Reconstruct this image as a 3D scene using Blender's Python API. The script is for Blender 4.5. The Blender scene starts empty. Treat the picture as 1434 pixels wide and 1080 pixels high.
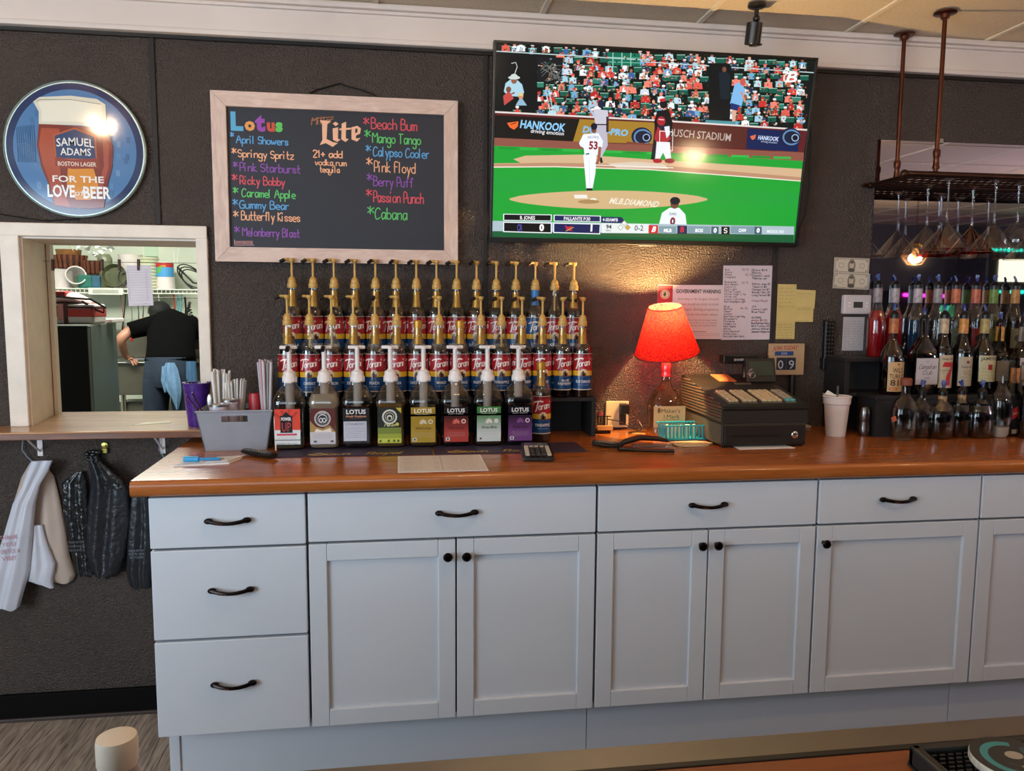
import bpy, bmesh, math, random
from mathutils import Vector, Matrix, noise
R = math.radians
PI = math.pi
random.seed(7)
scn = bpy.context.scene
col = scn.collection

# ------------------------------------------------------------ camera
CAM = (0.6098, -2.5830, 1.3405)
PITCH, YAW, ROLL, FPX = 0.10364, 0.14307, 0.00671, 1089.5
_f = Vector((math.sin(YAW)*math.cos(PITCH), math.cos(YAW)*math.cos(PITCH), -math.sin(PITCH)))
_r0 = Vector((math.cos(YAW), -math.sin(YAW), 0)); _u0 = _r0.cross(_f)
_r = _r0*math.cos(ROLL) + _u0*math.sin(ROLL); _u = -_r0*math.sin(ROLL) + _u0*math.cos(ROLL)
cam_d = bpy.data.cameras.new('camera'); cam = bpy.data.objects.new('camera', cam_d); col.objects.link(cam)
cam.matrix_world = Matrix(((_r.x, _u.x, -_f.x, CAM[0]), (_r.y, _u.y, -_f.y, CAM[1]), (_r.z, _u.z, -_f.z, CAM[2]), (0, 0, 0, 1)))
cam_d.sensor_fit = 'HORIZONTAL'; cam_d.sensor_width = 36; cam_d.lens = 36*FPX/1434
cam_d.clip_start = 0.05; cam_d.clip_end = 60
scn.camera = cam
def P(px, py, y=0.0):
    """photo pixel -> point on the upright plane at depth y"""
    d = _f + _r*(px-717)/FPX - _u*(py-540)/FPX
    return Vector(CAM) + d*(y-CAM[1])/d.y
def PZ(px, py, z):
    """photo pixel -> point on the level plane at height z"""
    d = _f + _r*(px-717)/FPX - _u*(py-540)/FPX
    return Vector(CAM) + d*(z-CAM[2])/d.z

# ------------------------------------------------------------ world, lights, exposure
w = bpy.data.worlds.new('world'); scn.world = w; w.use_nodes = True
w.node_tree.nodes['Background'].inputs[0].default_value = (0.62, 0.78, 1.0, 1)
w.node_tree.nodes['Background'].inputs[1].default_value = 1.0
def area(name, loc, target, sx, sy, power, color):
    l = bpy.data.lights.new(name, 'AREA'); l.shape = 'RECTANGLE'; l.size = sx; l.size_y = sy
    l.energy = power; l.color = color
    o = bpy.data.objects.new(name, l); col.objects.link(o); o.location = loc
    o.rotation_euler = (Vector(target)-Vector(loc)).to_track_quat('-Z', 'Y').to_euler()
    return o
def point(name, loc, power, color, rad=0.03):
    l = bpy.data.lights.new(name, 'POINT'); l.energy = power; l.color = color; l.shadow_soft_size = rad
    o = bpy.data.objects.new(name, l); col.objects.link(o); o.location = loc
    return o
# daylight through the street windows behind and to the left of the camera
area('daylight_street_window', (-0.5, -5.72, 1.35), (-0.5, 0, 1.2), 2.7, 1.6, 62, (0.72, 0.87, 1.0))
area('daylight_side_window', (-2.32, -3.2, 1.35), (0.4, -0.9, 0.9), 2.2, 1.5, 118, (0.72, 0.87, 1.0))
# fluorescent tubes of the kitchen
area('kitchen_tube_light', (-1.2, 2.3, 2.36), (-1.2, 2.3, 0), 1.6, 0.5, 85, (1.0, 1.0, 0.90))
scn.view_settings.view_transform = 'Standard'
scn.view_settings.look = 'None'
scn.view_settings.exposure = 0.0
scn.view_settings.gamma = 1.0
scn.view_settings.use_curve_mapping = False
WARM = (1.0, 0.62, 0.30)

# ------------------------------------------------------------ materials
def lin(c):
    if isinstance(c, str):
        c = c.lstrip('#'); c = [int(c[i:i+2], 16)/255 for i in (0, 2, 4)]
    return tuple((x/12.92 if x <= 0.04045 else ((x+0.055)/1.055)**2.4) for x in c[:3])
_mats = {}
def M(name, c='#888888', rough=0.5, metal=0.0, bump=None, coat=0.0, trans=0.0, emit=None, mott=None, spec=None, alpha=None):
    if name in _mats: return _mats[name]
    m = bpy.data.materials.new(name); m.use_nodes = True
    nt = m.node_tree; b = nt.nodes['Principled BSDF']
    b.inputs['Base Color'].default_value = (*lin(c), 1)
    b.inputs['Roughness'].default_value = rough
    b.inputs['Metallic'].default_value = metal
    b.inputs['Coat Weight'].default_value = coat
    b.inputs['Coat Roughness'].default_value = 0.08
    b.inputs['Transmission Weight'].default_value = trans
    if spec is not None: b.inputs['Specular IOR Level'].default_value = spec
    if emit:
        b.inputs['Emission Color'].default_value = (*lin(emit[0]), 1); b.inputs['Emission Strength'].default_value = emit[1]
    tc = None
    def coords(scale=(1, 1, 1)):
        tc = nt.nodes.new('ShaderNodeTexCoord'); mp = nt.nodes.new('ShaderNodeMapping')
        mp.inputs['Scale'].default_value = scale
        nt.links.new(tc.outputs['Object'], mp.inputs['Vector']); return mp.outputs['Vector']
    v0 = coords()
    # slight procedural mottling on everything
    amt, sc, stretch = mott if mott else (0.06, 18, (1, 1, 1))
    n = nt.nodes.new('ShaderNodeTexNoise'); n.inputs['Scale'].default_value = sc; n.inputs['Detail'].default_value = 4
    nt.links.new(coords(stretch), n.inputs['Vector'])
    mr = nt.nodes.new('ShaderNodeMapRange'); mr.inputs['From Min'].default_value = .3; mr.inputs['From Max'].default_value = .7
    mr.inputs['To Min'].default_value = 1-amt; mr.inputs['To Max'].default_value = 1+amt
    nt.links.new(n.outputs['Fac'], mr.inputs['Value'])
    vm = nt.nodes.new('ShaderNodeVectorMath'); vm.operation = 'SCALE'; vm.inputs[0].default_value = lin(c)
    nt.links.new(mr.outputs['Result'], vm.inputs['Scale'])
    nt.links.new(vm.outputs['Vector'], b.inputs['Base Color'])
    if bump:
        n2 = nt.nodes.new('ShaderNodeTexNoise'); n2.inputs['Scale'].default_value = bump[0]; n2.inputs['Detail'].default_value = 2.5
        nt.links.new(v0, n2.inputs['Vector'])
        bp = nt.nodes.new('ShaderNodeBump'); bp.inputs['Strength'].default_value = bump[1]; bp.inputs['Distance'].default_value = bump[2]
        nt.links.new(n2.outputs['Fac'], bp.inputs['Height']); nt.links.new(bp.outputs['Normal'], b.inputs['Normal'])
    _mats[name] = m
    return m
def wood(name, c1, c2, rough, coat, stretch, bumpd=0.0008, scale=6):
    if name in _mats: return _mats[name]
    m = bpy.data.materials.new(name); m.use_nodes = True; nt = m.node_tree; b = nt.nodes['Principled BSDF']
    tc = nt.nodes.new('ShaderNodeTexCoord'); mp = nt.nodes.new('ShaderNodeMapping'); mp.inputs['Scale'].default_value = stretch
    nt.links.new(tc.outputs['Object'], mp.inputs['Vector'])
    n = nt.nodes.new('ShaderNodeTexNoise'); n.inputs['Scale'].default_value = scale; n.inputs['Detail'].default_value = 6
    n.inputs['Distortion'].default_value = 1.2
    nt.links.new(mp.outputs['Vector'], n.inputs['Vector'])
    cr = nt.nodes.new('ShaderNodeValToRGB'); e = cr.color_ramp.elements
    e[0].position = .32; e[0].color = (*lin(c1), 1); e[1].position = .68; e[1].color = (*lin(c2), 1)
    nt.links.new(n.outputs['Fac'], cr.inputs['Fac']); nt.links.new(cr.outputs['Color'], b.inputs['Base Color'])
    b.inputs['Roughness'].default_value = rough; b.inputs['Coat Weight'].default_value = coat; b.inputs['Coat Roughness'].default_value = .12
    bp = nt.nodes.new('ShaderNodeBump'); bp.inputs['Strength'].default_value = .4; bp.inputs['Distance'].default_value = bumpd
    nt.links.new(n.outputs['Fac'], bp.inputs['Height']); nt.links.new(bp.outputs['Normal'], b.inputs['Normal'])
    _mats[name] = m; return m
def glass(name, c='#ffffff', refl=1.0, base=0.05):
    """thin clear glass: tinted see-through with fresnel reflections"""
    if name in _mats: return _mats[name]
    m = bpy.data.materials.new(name); m.use_nodes = True; nt = m.node_tree
    nt.nodes.remove(nt.nodes['Principled BSDF']); out = nt.nodes['Material Output']
    t = nt.nodes.new('ShaderNodeBsdfTransparent'); t.inputs[0].default_value = (*lin(c), 1)
    g = nt.nodes.new('ShaderNodeBsdfGlossy'); g.inputs['Roughness'].default_value = .04
    lw = nt.nodes.new('ShaderNodeLayerWeight'); lw.inputs[0].default_value = .35
    mr = nt.nodes.new('ShaderNodeMapRange'); mr.inputs['To Min'].default_value = base; mr.inputs['To Max'].default_value = .55*refl
    nt.links.new(lw.outputs['Facing'], mr.inputs['Value'])
    nz = nt.nodes.new('ShaderNodeTexNoise'); nz.inputs['Scale'].default_value = 25
    tc = nt.nodes.new('ShaderNodeTexCoord'); nt.links.new(tc.outputs['Object'], nz.inputs['Vector'])
    bp = nt.nodes.new('ShaderNodeBump'); bp.inputs['Distance'].default_value = .001; bp.inputs['Strength'].default_value = .3
    nt.links.new(nz.outputs['Fac'], bp.inputs['Height']); nt.links.new(bp.outputs['Normal'], g.inputs['Normal'])
    mx = nt.nodes.new('ShaderNodeMixShader')
    nt.links.new(mr.outputs['Result'], mx.inputs[0]); nt.links.new(t.outputs[0], mx.inputs[1]); nt.links.new(g.outputs[0], mx.inputs[2])
    nt.links.new(mx.outputs[0], out.inputs[0]); _mats[name] = m; return m
def colmat(name, rough=.5, emit=0.0, spec=.5):
    if name in _mats: return _mats[name]
    m = bpy.data.materials.new(name); m.use_nodes = True; nt = m.node_tree; b = nt.nodes['Principled BSDF']
    a = nt.nodes.new('ShaderNodeAttribute'); a.attribute_name = 'Col'
    b.inputs['Roughness'].default_value = rough; b.inputs['Specular IOR Level'].default_value = spec
    if emit:
        b.inputs['Base Color'].default_value = (.01, .01, .01, 1)
        nt.links.new(a.outputs['Color'], b.inputs['Emission Color']); b.inputs['Emission Strength'].default_value = emit
    else: nt.links.new(a.outputs['Color'], b.inputs['Base Color'])
    _mats[name] = m; return m
def emis(name, c, s):
    if name in _mats: return _mats[name]
    m = bpy.data.materials.new(name); m.use_nodes = True; nt = m.node_tree
    nt.nodes.remove(nt.nodes['Principled BSDF']); e = nt.nodes.new('ShaderNodeEmission')
    e.inputs[0].default_value = (*lin(c), 1); e.inputs[1].default_value = s
    nt.links.new(e.outputs[0], nt.nodes['Material Output'].inputs[0]); _mats[name] = m; return m

PRINT = colmat('print_paper', .55); PRINTG = colmat('print_gloss', .22, spec=.6); PRINTE = colmat('screen_glow', .12, emit=1.15)
CHALK = colmat('chalkboard_face', .6)
m_wall = M('charcoal_textured_paint', '#483d37', .36, bump=(180, 1.0, .0105), mott=(.14, 3, (1, 1, 1)))
m_batten = M('charcoal_batten', '#2f2a28', .55, spec=.2)
m_black = M('black_plastic', '#0c0b0b', .35); m_blackm = M('matte_black', '#100f0f', .7, bump=(300, .2, .001))
m_cream = M('cream_trim_paint', '#e2d3c2', .45); m_cornice = M('cornice_paint', '#d8ccc4', .4, mott=(.05, 4, (1, 1, 1)))
m_cab = M('cabinet_white_paint', '#cdd2da', .38, mott=(.02, 3, (1, 1, 1)))
m_cabpanel = m_cab
m_gap = M('cabinet_inner_shadow_gap', '#4a443f', .8)
m_counter = wood('varnished_orange_wood', '#96501f', '#ad632d', .27, .35, (.6, 6, 6))
m_bar = wood('orange_bar_top', '#743508', '#82400e', .35, .25, (.6, 5, 5))
m_sill = wood('worn_sill_wood', '#9c6a44', '#c79a6c', .3, .3, (1, 6, 6), scale=4)
m_sille = wood('sill_edge_wood', '#5f3520', '#7d4a2c', .3, .3, (1, 6, 6))
m_plank = wood('grey_brown_plank', '#75655a', '#c4b09c', .45, .1, (9, .8, 1), scale=9)
m_tile = M('acoustic_tile', '#d3c3ad', .9, bump=(160, .8, .004), mott=(.05, 90, (1, 1, 1)))
m_tee = M('ceiling_tee', '#d8cbb8', .5)
m_bronze = M('oil_rubbed_bronze', '#1c1310', .25, .8); m_copper = M('copper_pipe', '#5c3424', .34, .9, mott=(.25, 30, (1, 1, .3)))
m_rack = M('dark_bronze_pipe', '#3b261d', .35, .8, mott=(.25, 30, (1, 1, 1)))
m_steel = M('stainless_steel', '#b8b4ac', .3, 1.0); m_chrome = M('chrome', '#d8d8d8', .12, 1.0)
m_gold = M('gold_foil', '#b8862c', .36, .45, mott=(.08, 60, (1, 1, 1))); m_goldp = M('gold_plastic', '#c49a50', .4, .05)
m_pwhite = M('white_plastic', '#e2d8d4', .35); m_white = M('white_foam', '#ded2cc', .6)
m_glass = glass('clear_glass', '#f2f4f2'); m_glassd = glass('smoked_glass', '#c8c6c2')
m_redglass = glass('red_glass', '#d0201c', base=.08)
m_paper = M('paper_white', '#e4e2e0', .7); m_mirror = M('mirror_silver', '#d9d9e2', .02, 1.0, mott=(.0, 3, (1, 1, 1)))

# ------------------------------------------------------------ object helpers
def link(name, data, parent=None, loc=None, rot=None):
    o = bpy.data.objects.new(name, data); col.objects.link(o)
    if parent: o.parent = parent
    if loc: o.location = loc
    if rot: o.rotation_euler = rot
    return o
def tag(o, label, cat, group=None, kind=None):
    if label: o['label'] = label
    if cat: o['category'] = cat
    if group: o['group'] = group
    if kind: o['kind'] = kind
    return o
def thing(name, label, cat, loc=(0, 0, 0), rz=0, group=None):
    o = bpy.data.objects.new(name, None); col.objects.link(o); o.empty_display_size = .05
    o.location = loc; o.rotation_euler = (0, 0, rz); return tag(o, label, cat, group)

class MB:
    def __init__(s): s.v = []; s.f = []; s.m = []; s.mats = []; s.X = Matrix.Identity(4); s.sm = []; s.flat = False
    def mi(s, m):
        if m not in s.mats: s.mats.append(m)
        return s.mats.index(m)
    def add(s, vs, fs, m, X=None):
        T = s.X @ X if X is not None else s.X
        b = len(s.v); s.v += [tuple(T @ Vector(p)) for p in vs]; i = s.mi(m)
        for f in fs: s.f.append(tuple(b+k for k in f)); s.m.append(i); s.sm.append(not s.flat)
        return s
    def bm(s, bm, m, X=None):
        bm.verts.ensure_lookup_table(); bm.verts.index_update()
        s.add([v.co[:] for v in bm.verts], [[v.index for v in f.verts] for f in bm.faces], m, X); bm.free(); return s
    def box(s, a, b, m, bev=0.0, seg=2, X=None):
        a, b = [min(p, q) for p, q in zip(a, b)], [max(p, q) for p, q in zip(a, b)]
        if bev <= 0:
            x0, y0, z0 = a; x1, y1, z1 = b
            return s.add([(x0, y0, z0), (x1, y0, z0), (x1, y1, z0), (x0, y1, z0), (x0, y0, z1), (x1, y0, z1), (x1, y1, z1), (x0, y1, z1)],
                         [(0, 3, 2, 1), (4, 5, 6, 7), (0, 1, 5, 4), (1, 2, 6, 5), (2, 3, 7, 6), (3, 0, 4, 7)], m, X)
        bb = bmesh.new(); bmesh.ops.create_cube(bb, size=1)
        for v in bb.verts: v.co = Vector([(a[i]+b[i])/2 + v.co[i]*(b[i]-a[i]) for i in range(3)])
        bmesh.ops.bevel(bb, geom=bb.edges[:], offset=bev, segments=seg, profile=.5, affect='EDGES', clamp_overlap=True)
        s.flat = True; s.bm(bb, m, X); s.flat = False; return s
    def lathe(s, prof, m, seg=24, c=(0, 0, 0), X=None, sq=None, cap=True):
        """prof: [(r, z)...]; sq: superellipse exponent, r may be (rx, ry)"""
        vs = []; fs = []
        for r, z in prof:
            rx, ry = (r if isinstance(r, tuple) else (r, r))
            for i in range(seg):
                a = 2*PI*(i+.5)/seg; ca, sa = math.cos(a), math.sin(a)
                if sq:
                    k = (abs(ca)**sq + abs(sa)**sq)**(-1/sq); ca *= k; sa *= k
                vs.append((c[0]+rx*ca, c[1]+ry*sa, c[2]+z))
        n = len(prof)
        for j in range(n-1):
            for i in range(seg):
                i2 = (i+1) % seg; fs.append((j*seg+i, j*seg+i2, (j+1)*seg+i2, (j+1)*seg+i))
        if cap:
            fs.append(tuple(range(seg))[::-1]); fs.append(tuple((n-1)*seg+i for i in range(seg)))
        return s.add(vs, fs, m, X)
    def tube(s, pts, r, m, seg=8, X=None, closed=False):
        pts = [Vector(p) for p in pts]; n = len(pts); rs = r if isinstance(r, (list, tuple)) else [r]*n
        vs = []; fs = []; prev = None
        for i, p in enumerate(pts):
            if closed: t = pts[(i+1) % n]-pts[i-1]
            else: t = pts[min(i+1, n-1)]-pts[max(i-1, 0)]
            t.normalize()
            if prev is None:
                a = Vector((0, 0, 1)) if abs(t.z) < .9 else Vector((1, 0, 0)); u = t.cross(a).normalized()
            else: u = (prev - t*prev.dot(t)).normalized()
            prev = u; w_ = t.cross(u)
            for k in range(seg):
                a = 2*PI*k/seg; vs.append(tuple(p+(u*math.cos(a)+w_*math.sin(a))*rs[i]))
        m_ = n if closed else n-1
        for j in range(m_):
            j2 = (j+1) % n
            for k in range(seg):
                k2 = (k+1) % seg; fs.append((j*seg+k, j*seg+k2, j2*seg+k2, j2*seg+k))
        if not closed: fs.append(tuple(range(seg))[::-1]); fs.append(tuple((n-1)*seg+k for k in range(seg)))
        return s.add(vs, fs, m, X)
    def prism(s, poly, h0, h1, m, axis='z', X=None):
        f = {'z': lambda x, y, h: (x, y, h), 'y': lambda x, y, h: (x, h, y), 'x': lambda x, y, h: (h, x, y)}[axis]
        n = len(poly); vs = [f(x, y, h0) for x, y in poly]+[f(x, y, h1) for x, y in poly]
        fs = [tuple(range(n))[::-1], tuple(range(n, 2*n))]+[(i, (i+1) % n, n+(i+1) % n, n+i) for i in range(n)]
        return s.add(vs, fs, m, X)
    def ball(s, c, r, m, seg=12, rings=8, X=None):
        r = r if isinstance(r, (tuple, list)) else (r, r, r)
        prof = [((r[0]*math.sin(PI*(k+.02)/(rings+.04)), r[1]*math.sin(PI*(k+.02)/(rings+.04))), -r[2]*math.cos(PI*(k+.02)/(rings+.04))) for k in range(rings+1)]
        return s.lathe(prof, m, seg, c, X)
    def loft(s, rings, m, seg=16, sq=None):
        """rings: [(centre, U, V)] vectors"""
        vs = []; fs = []
        for c, U, V in rings:
            c, U, V = Vector(c), Vector(U), Vector(V)
            for i in range(seg):
                a = 2*PI*i/seg; vs.append(tuple(c+U*math.cos(a)+V*math.sin(a)))
        for j in range(len(rings)-1):
            for i in range(seg):
                i2 = (i+1) % seg; fs.append((j*seg+i, j*seg+i2, (j+1)*seg+i2, (j+1)*seg+i))
        fs.append(tuple(range(seg))[::-1]); fs.append(tuple((len(rings)-1)*seg+i for i in range(seg)))
        return s.add(vs, fs, m)
    def mesh(s, name='mesh', smooth=35):
        me = bpy.data.meshes.new(name); me.from_pydata(s.v, [], s.f)
        for m in s.mats: me.materials.append(m)
        me.polygons.foreach_set('material_index', s.m)
        bb = bmesh.new(); bb.from_mesh(me); bmesh.ops.recalc_face_normals(bb, faces=bb.faces[:]); bb.to_mesh(me); bb.free()
        if smooth:
            me.set_sharp_from_angle(angle=R(smooth)); me.polygons.foreach_set('use_smooth', s.sm)
        me.update(); return me
    def build(s, name, parent=None, loc=None, rot=None, smooth=35): return link(name, s.mesh(name, smooth), parent, loc, rot)

def homog(src, dst):
    """3x3 homography, src -> dst (4 point pairs), by Gaussian elimination"""
    A = []
    for (x, y), (u, v) in zip(src, dst):
        A.append([x, y, 1, 0, 0, 0, -u*x, -u*y, u]); A.append([0, 0, 0, x, y, 1, -v*x, -v*y, v])
    n = 8
    for i in range(n):
        p = max(range(i, n), key=lambda k: abs(A[k][i])); A[i], A[p] = A[p], A[i]
        for k in range(n):
            if k != i:
                f = A[k][i]/A[i][i]; A[k] = [a-f*b for a, b in zip(A[k], A[i])]
    h = [A[i][8]/A[i][i] for i in range(n)]+[1]
    def q(x, y):
        d = h[6]*x+h[7]*y+1; return ((h[0]*x+h[1]*y+h[2])/d, (h[3]*x+h[4]*y+h[5])/d)
    return q

# ------------------------------------------------------------ lettering
_gc = {}
def glyphs(s, bold=0.0):
    k = (s, bold)
    if k in _gc: return _gc[k]
    cu = bpy.data.curves.new('t', 'FONT'); cu.body = s; cu.resolution_u = 2; cu.offset = bold; cu.fill_mode = 'FRONT'
    o = bpy.data.objects.new('t', cu); col.objects.link(o)
    dg = bpy.context.evaluated_depsgraph_get(); me = bpy.data.meshes.new_from_object(o.evaluated_get(dg))
    vs = [(v.co.x, v.co.y) for v in me.vertices]; fs = [tuple(p.vertices) for p in me.polygons]
    bpy.data.objects.remove(o); bpy.data.curves.remove(cu); bpy.data.meshes.remove(me)
    if not vs: vs = [(0, 0), (.1, 0), (0, .1)]; fs = []
    _gc[k] = (vs, fs); return _gc[k]
SF = {'A': "033a63;1656", 'B': "030a3a49483707;3756543303", 'C': "593a190705133354", 'D': "030a2a495755442303", 'E': "4a0a0343;0737", 'F': "4a0a03;0737",
 'G': "593a190705133353564636", 'H': "0a03;5a53;0757", 'I': "0a03", 'J': "4a4433130405", 'K': "0a03;4a0743", 'L': "0a0343", 'M': "030a376a63", 'N': "030a535a",
 'O': "2a080523435558492a", 'P': "030a3a49473606", 'Q': "2a080523435558492a;3553", 'R': "030a3a49473606;2653", 'S': "492a090746442304", 'T': "0a5a;2a23",
 'U': "0a041333444a", 'V': "0a234a", 'W': "0a1338536a", 'X': "0a53;5a03", 'Y': "0a274a;2723", 'Z': "0a5a0353",
 'a': "4717051323 45;4743".replace(' ', ''), 'b': "0a03;062746442304", 'c': "462706042344", 'd': "4a43;462706042344", 'e': "05454627060423 43".replace(' ', ''), 'f': "493a2923;0737",
 'g': "462706042344;4741301001", 'h': "0a03;0627374643", 'i': "0703;090a", 'j': "27211001;292a", 'k': "0a03;370543", 'l': "0a03", 'm': "0703;06172623;26475653",
 'n': "0703;0627374643", 'o': "27060423444627", 'p': "0700;062746442304", 'q': "4740;462706042344", 'r': "0703;062737", 's': "462706442304", 't': "1a142333;0737",
 'u': "0704133344;4743", 'v': "072347", 'w': "0713364367", 'x': "0743;4703", 'y': "0723;4710", 'z': "07470343", '1': "081a13", '2': "091a3a480343", '3': "0a4a2746442304",
 '4': "333a0555", '5': "4a0a0737464423 04".replace(' ', ''), '6': "3a06042344462706", '7': "0a4a13", '8': "2a4907050423444508092a", '9': "47260829494733", '0': "2a080523435558492a",
 '*': "2b25;0a56;5a06", '+': "2824;0646", '.': "0303", ',': "1302", "'": "0a08", '-': "0636", '/': "034a", ':': "0606;0303", '$': "492a090746442304;2b22", ' ': "", '&': "4309183a0413 45".replace(' ', '')}
def hand(s, smooth=True):
    """strokes of handwritten text, cap height 7 units: list of polylines, and width"""
    out = []; x = 0
    for ch in s:
        g = SF.get(ch, ''); mx = 2
        for st in g.split(';'):
            pts = [(int(st[i], 16), int(st[i+1], 16)-3) for i in range(0, len(st)-1, 2)]
            if not pts: continue
            mx = max(mx, max(p[0] for p in pts))
            if len(pts) > 2 and smooth:
                q = []; closed = pts[0] == pts[-1]
                for i in range(len(pts)-1):
                    p1, p2 = pts[i], pts[i+1]; p0 = pts[i-1] if i else (pts[-2] if closed else p1); p3 = pts[i+2] if i+2 < len(pts) else (pts[1] if closed else p2)
                    for k in range(3):
                        t = k/3
                        q.append(tuple(.5*((2*p1[j])+(-p0[j]+p2[j])*t+(2*p0[j]-5*p1[j]+4*p2[j]-p3[j])*t*t+(-p0[j]+3*p1[j]-3*p2[j]+p3[j])*t**3) for j in (0, 1)))
                q.append(pts[-1]); pts = q
            out.append([(x+a, b) for a, b in pts])
        x += mx+1.5
    return out, x-1.5

class Print:
    """flat print built of thin coloured shapes on a w x h sheet, centre origin; quad = photo-crop corners TL TR BR BL"""
    def __init__(s, w, h, quad=None, step=4e-5):
        s.w, s.h = w, h; s.v = []; s.f = []; s.c = []; s.layer = 0; s.step = step
        if quad:
            s.q = homog(quad, [(-w/2, h/2), (w/2, h/2), (w/2, -h/2), (-w/2, -h/2)])
            s.k = h/((quad[3][1]-quad[0][1]+quad[2][1]-quad[1][1])/2)
        else: s.q = lambda x, y: (x, y); s.k = 1.0
    def raw(s, vs, fs, c, layer=None):
        if layer is None: s.layer += 1; layer = s.layer
        b = len(s.v); s.v += [(x, y, layer*s.step) for x, y in vs]; c = lin(c)
        for f in fs: s.f.append(tuple(b+i for i in f)); s.c.append(c)
    def poly(s, pts, c, layer=None): s.raw([s.q(*p) for p in pts], [tuple(range(len(pts)))], c, layer); return s
    def rect(s, x0, y0, x1, y1, c, layer=None, n=1):
        vs = []; fs = []
        for i in range(n+1):
            x = x0+(x1-x0)*i/n; vs += [s.q(x, y0), s.q(x, y1)]
        for i in range(n): fs.append((2*i, 2*i+2, 2*i+3, 2*i+1))
        s.raw(vs, fs, c, layer); return s
    def ell(s, cx, cy, rx, ry, c, n=24, layer=None, a0=0, a1=360, rot=0):
        cr, sr = math.cos(R(rot)), math.sin(R(rot)); pts = []
        for i in range(n if a1-a0 >= 360 else n+1):
            a = R(a0+(a1-a0)*i/n); x, y = rx*math.cos(a), ry*math.sin(a); pts.append((cx+x*cr-y*sr, cy+x*sr+y*cr))
        return s.poly(pts, c, layer)
    def ring(s, cx, cy, rx, ry, t, c, n=28, a0=0, a1=360, layer=None):
        vs = []; fs = []
        for i in range(n+1):
            a = R(a0+(a1-a0)*i/n)
            vs += [s.q(cx+rx*math.cos(a), cy+ry*math.sin(a)), s.q(cx+(rx-t)*math.cos(a), cy+(ry-t)*math.sin(a))]
        for i in range(n): fs.append((2*i, 2*i+2, 2*i+3, 2*i+1))
        s.raw(vs, fs, c, layer); return s
    def line(s, pts, t, c, layer=None, raw=False, nib=None):
        if layer is None: s.layer += 1; layer = s.layer
        P_ = pts if raw else [s.q(*p) for p in pts]; t = t if raw else t*s.k
        s.nrib = getattr(s, 'nrib', 0)+1; layer = layer+(s.nrib % 40)*.02
        if nib is None and len(P_) > 1:
            n = len(P_); vs = []
            for i, p in enumerate(P_):
                a = P_[max(i-1, 0)]; b = P_[min(i+1, n-1)]; d0 = (p[0]-a[0], p[1]-a[1]); d1 = (b[0]-p[0], b[1]-p[1])
                l0 = math.hypot(*d0) or 1; l1 = math.hypot(*d1) or 1
                tx, ty = d0[0]/l0*(i > 0)+d1[0]/l1*(i < n-1), d0[1]/l0*(i > 0)+d1[1]/l1*(i < n-1); L = math.hypot(tx, ty)
                if L < .3: tx, ty, L = d0[0]/l0 or 1, d0[1]/l0, 1
                tx /= L; ty /= L; e = (-t*.3 if i == 0 else t*.3 if i == n-1 else 0)
                vs += [(p[0]+tx*e-ty*t/2, p[1]+ty*e+tx*t/2), (p[0]+tx*e+ty*t/2, p[1]+ty*e-tx*t/2)]
            s.raw(vs, [(2*i, 2*i+1, 2*i+3, 2*i+2) for i in range(n-1)], c, layer); return s
        for (x0, y0), (x1, y1) in zip(P_[:-1], P_[1:]):
            dx, dy = x1-x0, y1-y0; L = math.hypot(dx, dy)
            if nib is not None:
                nx, ny = math.cos(R(nib))*t/2, math.sin(R(nib))*t/2; ex = ey = 0
                if L > 0 and abs(dx*ny-dy*nx)/L < t*.12: nx, ny = nx-dy/L*t*.12, ny+dx/L*t*.12
            else:
                if L < 1e-9: dx, dy, L = 1e-9, 0, 1e-9
                nx, ny = -dy/L*t/2, dx/L*t/2; ex, ey = dx/L*t*.3, dy/L*t*.3
            s.raw([(x0-ex+nx, y0-ey+ny), (x1+ex+nx, y1+ey+ny), (x1+ex-nx, y1+ey-ny), (x0-ex-nx, y0-ey-ny)], [(0, 1, 2, 3)], c, layer)
        return s
    def text(s, t, u, v, h, c, fit=None, align='C', slant=0.0, bold=0.0, rot=0.0, layer=None, arch=0.0):
        """(u, v): baseline anchor; h: cap height; both in sheet/photo-crop units"""
        vs, fs = glyphs(t, bold); x0 = min(p[0] for p in vs); x1 = max(p[0] for p in vs)
        k = h*s.k/.70; kx = (fit*s.k/(x1-x0)) if fit else k
        ox, oy = s.q(u, v); W = (x1-x0)*kx; sh = {'C': -W/2, 'L': 0, 'R': -W}[align]
        cr, sr = math.cos(R(rot)), math.sin(R(rot)); out = []
        for x, y in vs:
            X = (x-x0)*kx+sh; Y = y*k; X += Y*slant
            if arch: Y += arch*s.k*(1-(X/(W/2))**2)
            out.append((ox+X*cr-Y*sr, oy+X*sr+Y*cr))
        s.raw(out, fs, c, layer); return s
    def hand(s, t, u, v, h, c, th=None, fit=None, align='L', slant=0.0, rot=0.0, nib=None, smooth=True):
        st, W = hand(t, smooth); k = h*s.k/7; kx = fit*s.k/W if fit else k; ox, oy = s.q(u, v); sh = {'L': 0, 'C': -W*kx/2, 'R': -W*kx}[align]
        cr, sr = math.cos(R(rot)), math.sin(R(rot)); s.layer += 1; L = s.layer
        for pl in st:
            pts = []
            for x, y in pl:
                X = x*kx+sh+y*k*slant; Y = y*k; pts.append((ox+X*cr-Y*sr, oy+X*sr+Y*cr))
            s.line(pts, (th*s.k if th else k*.9), c, L, raw=True, nib=nib)
        return s
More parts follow.
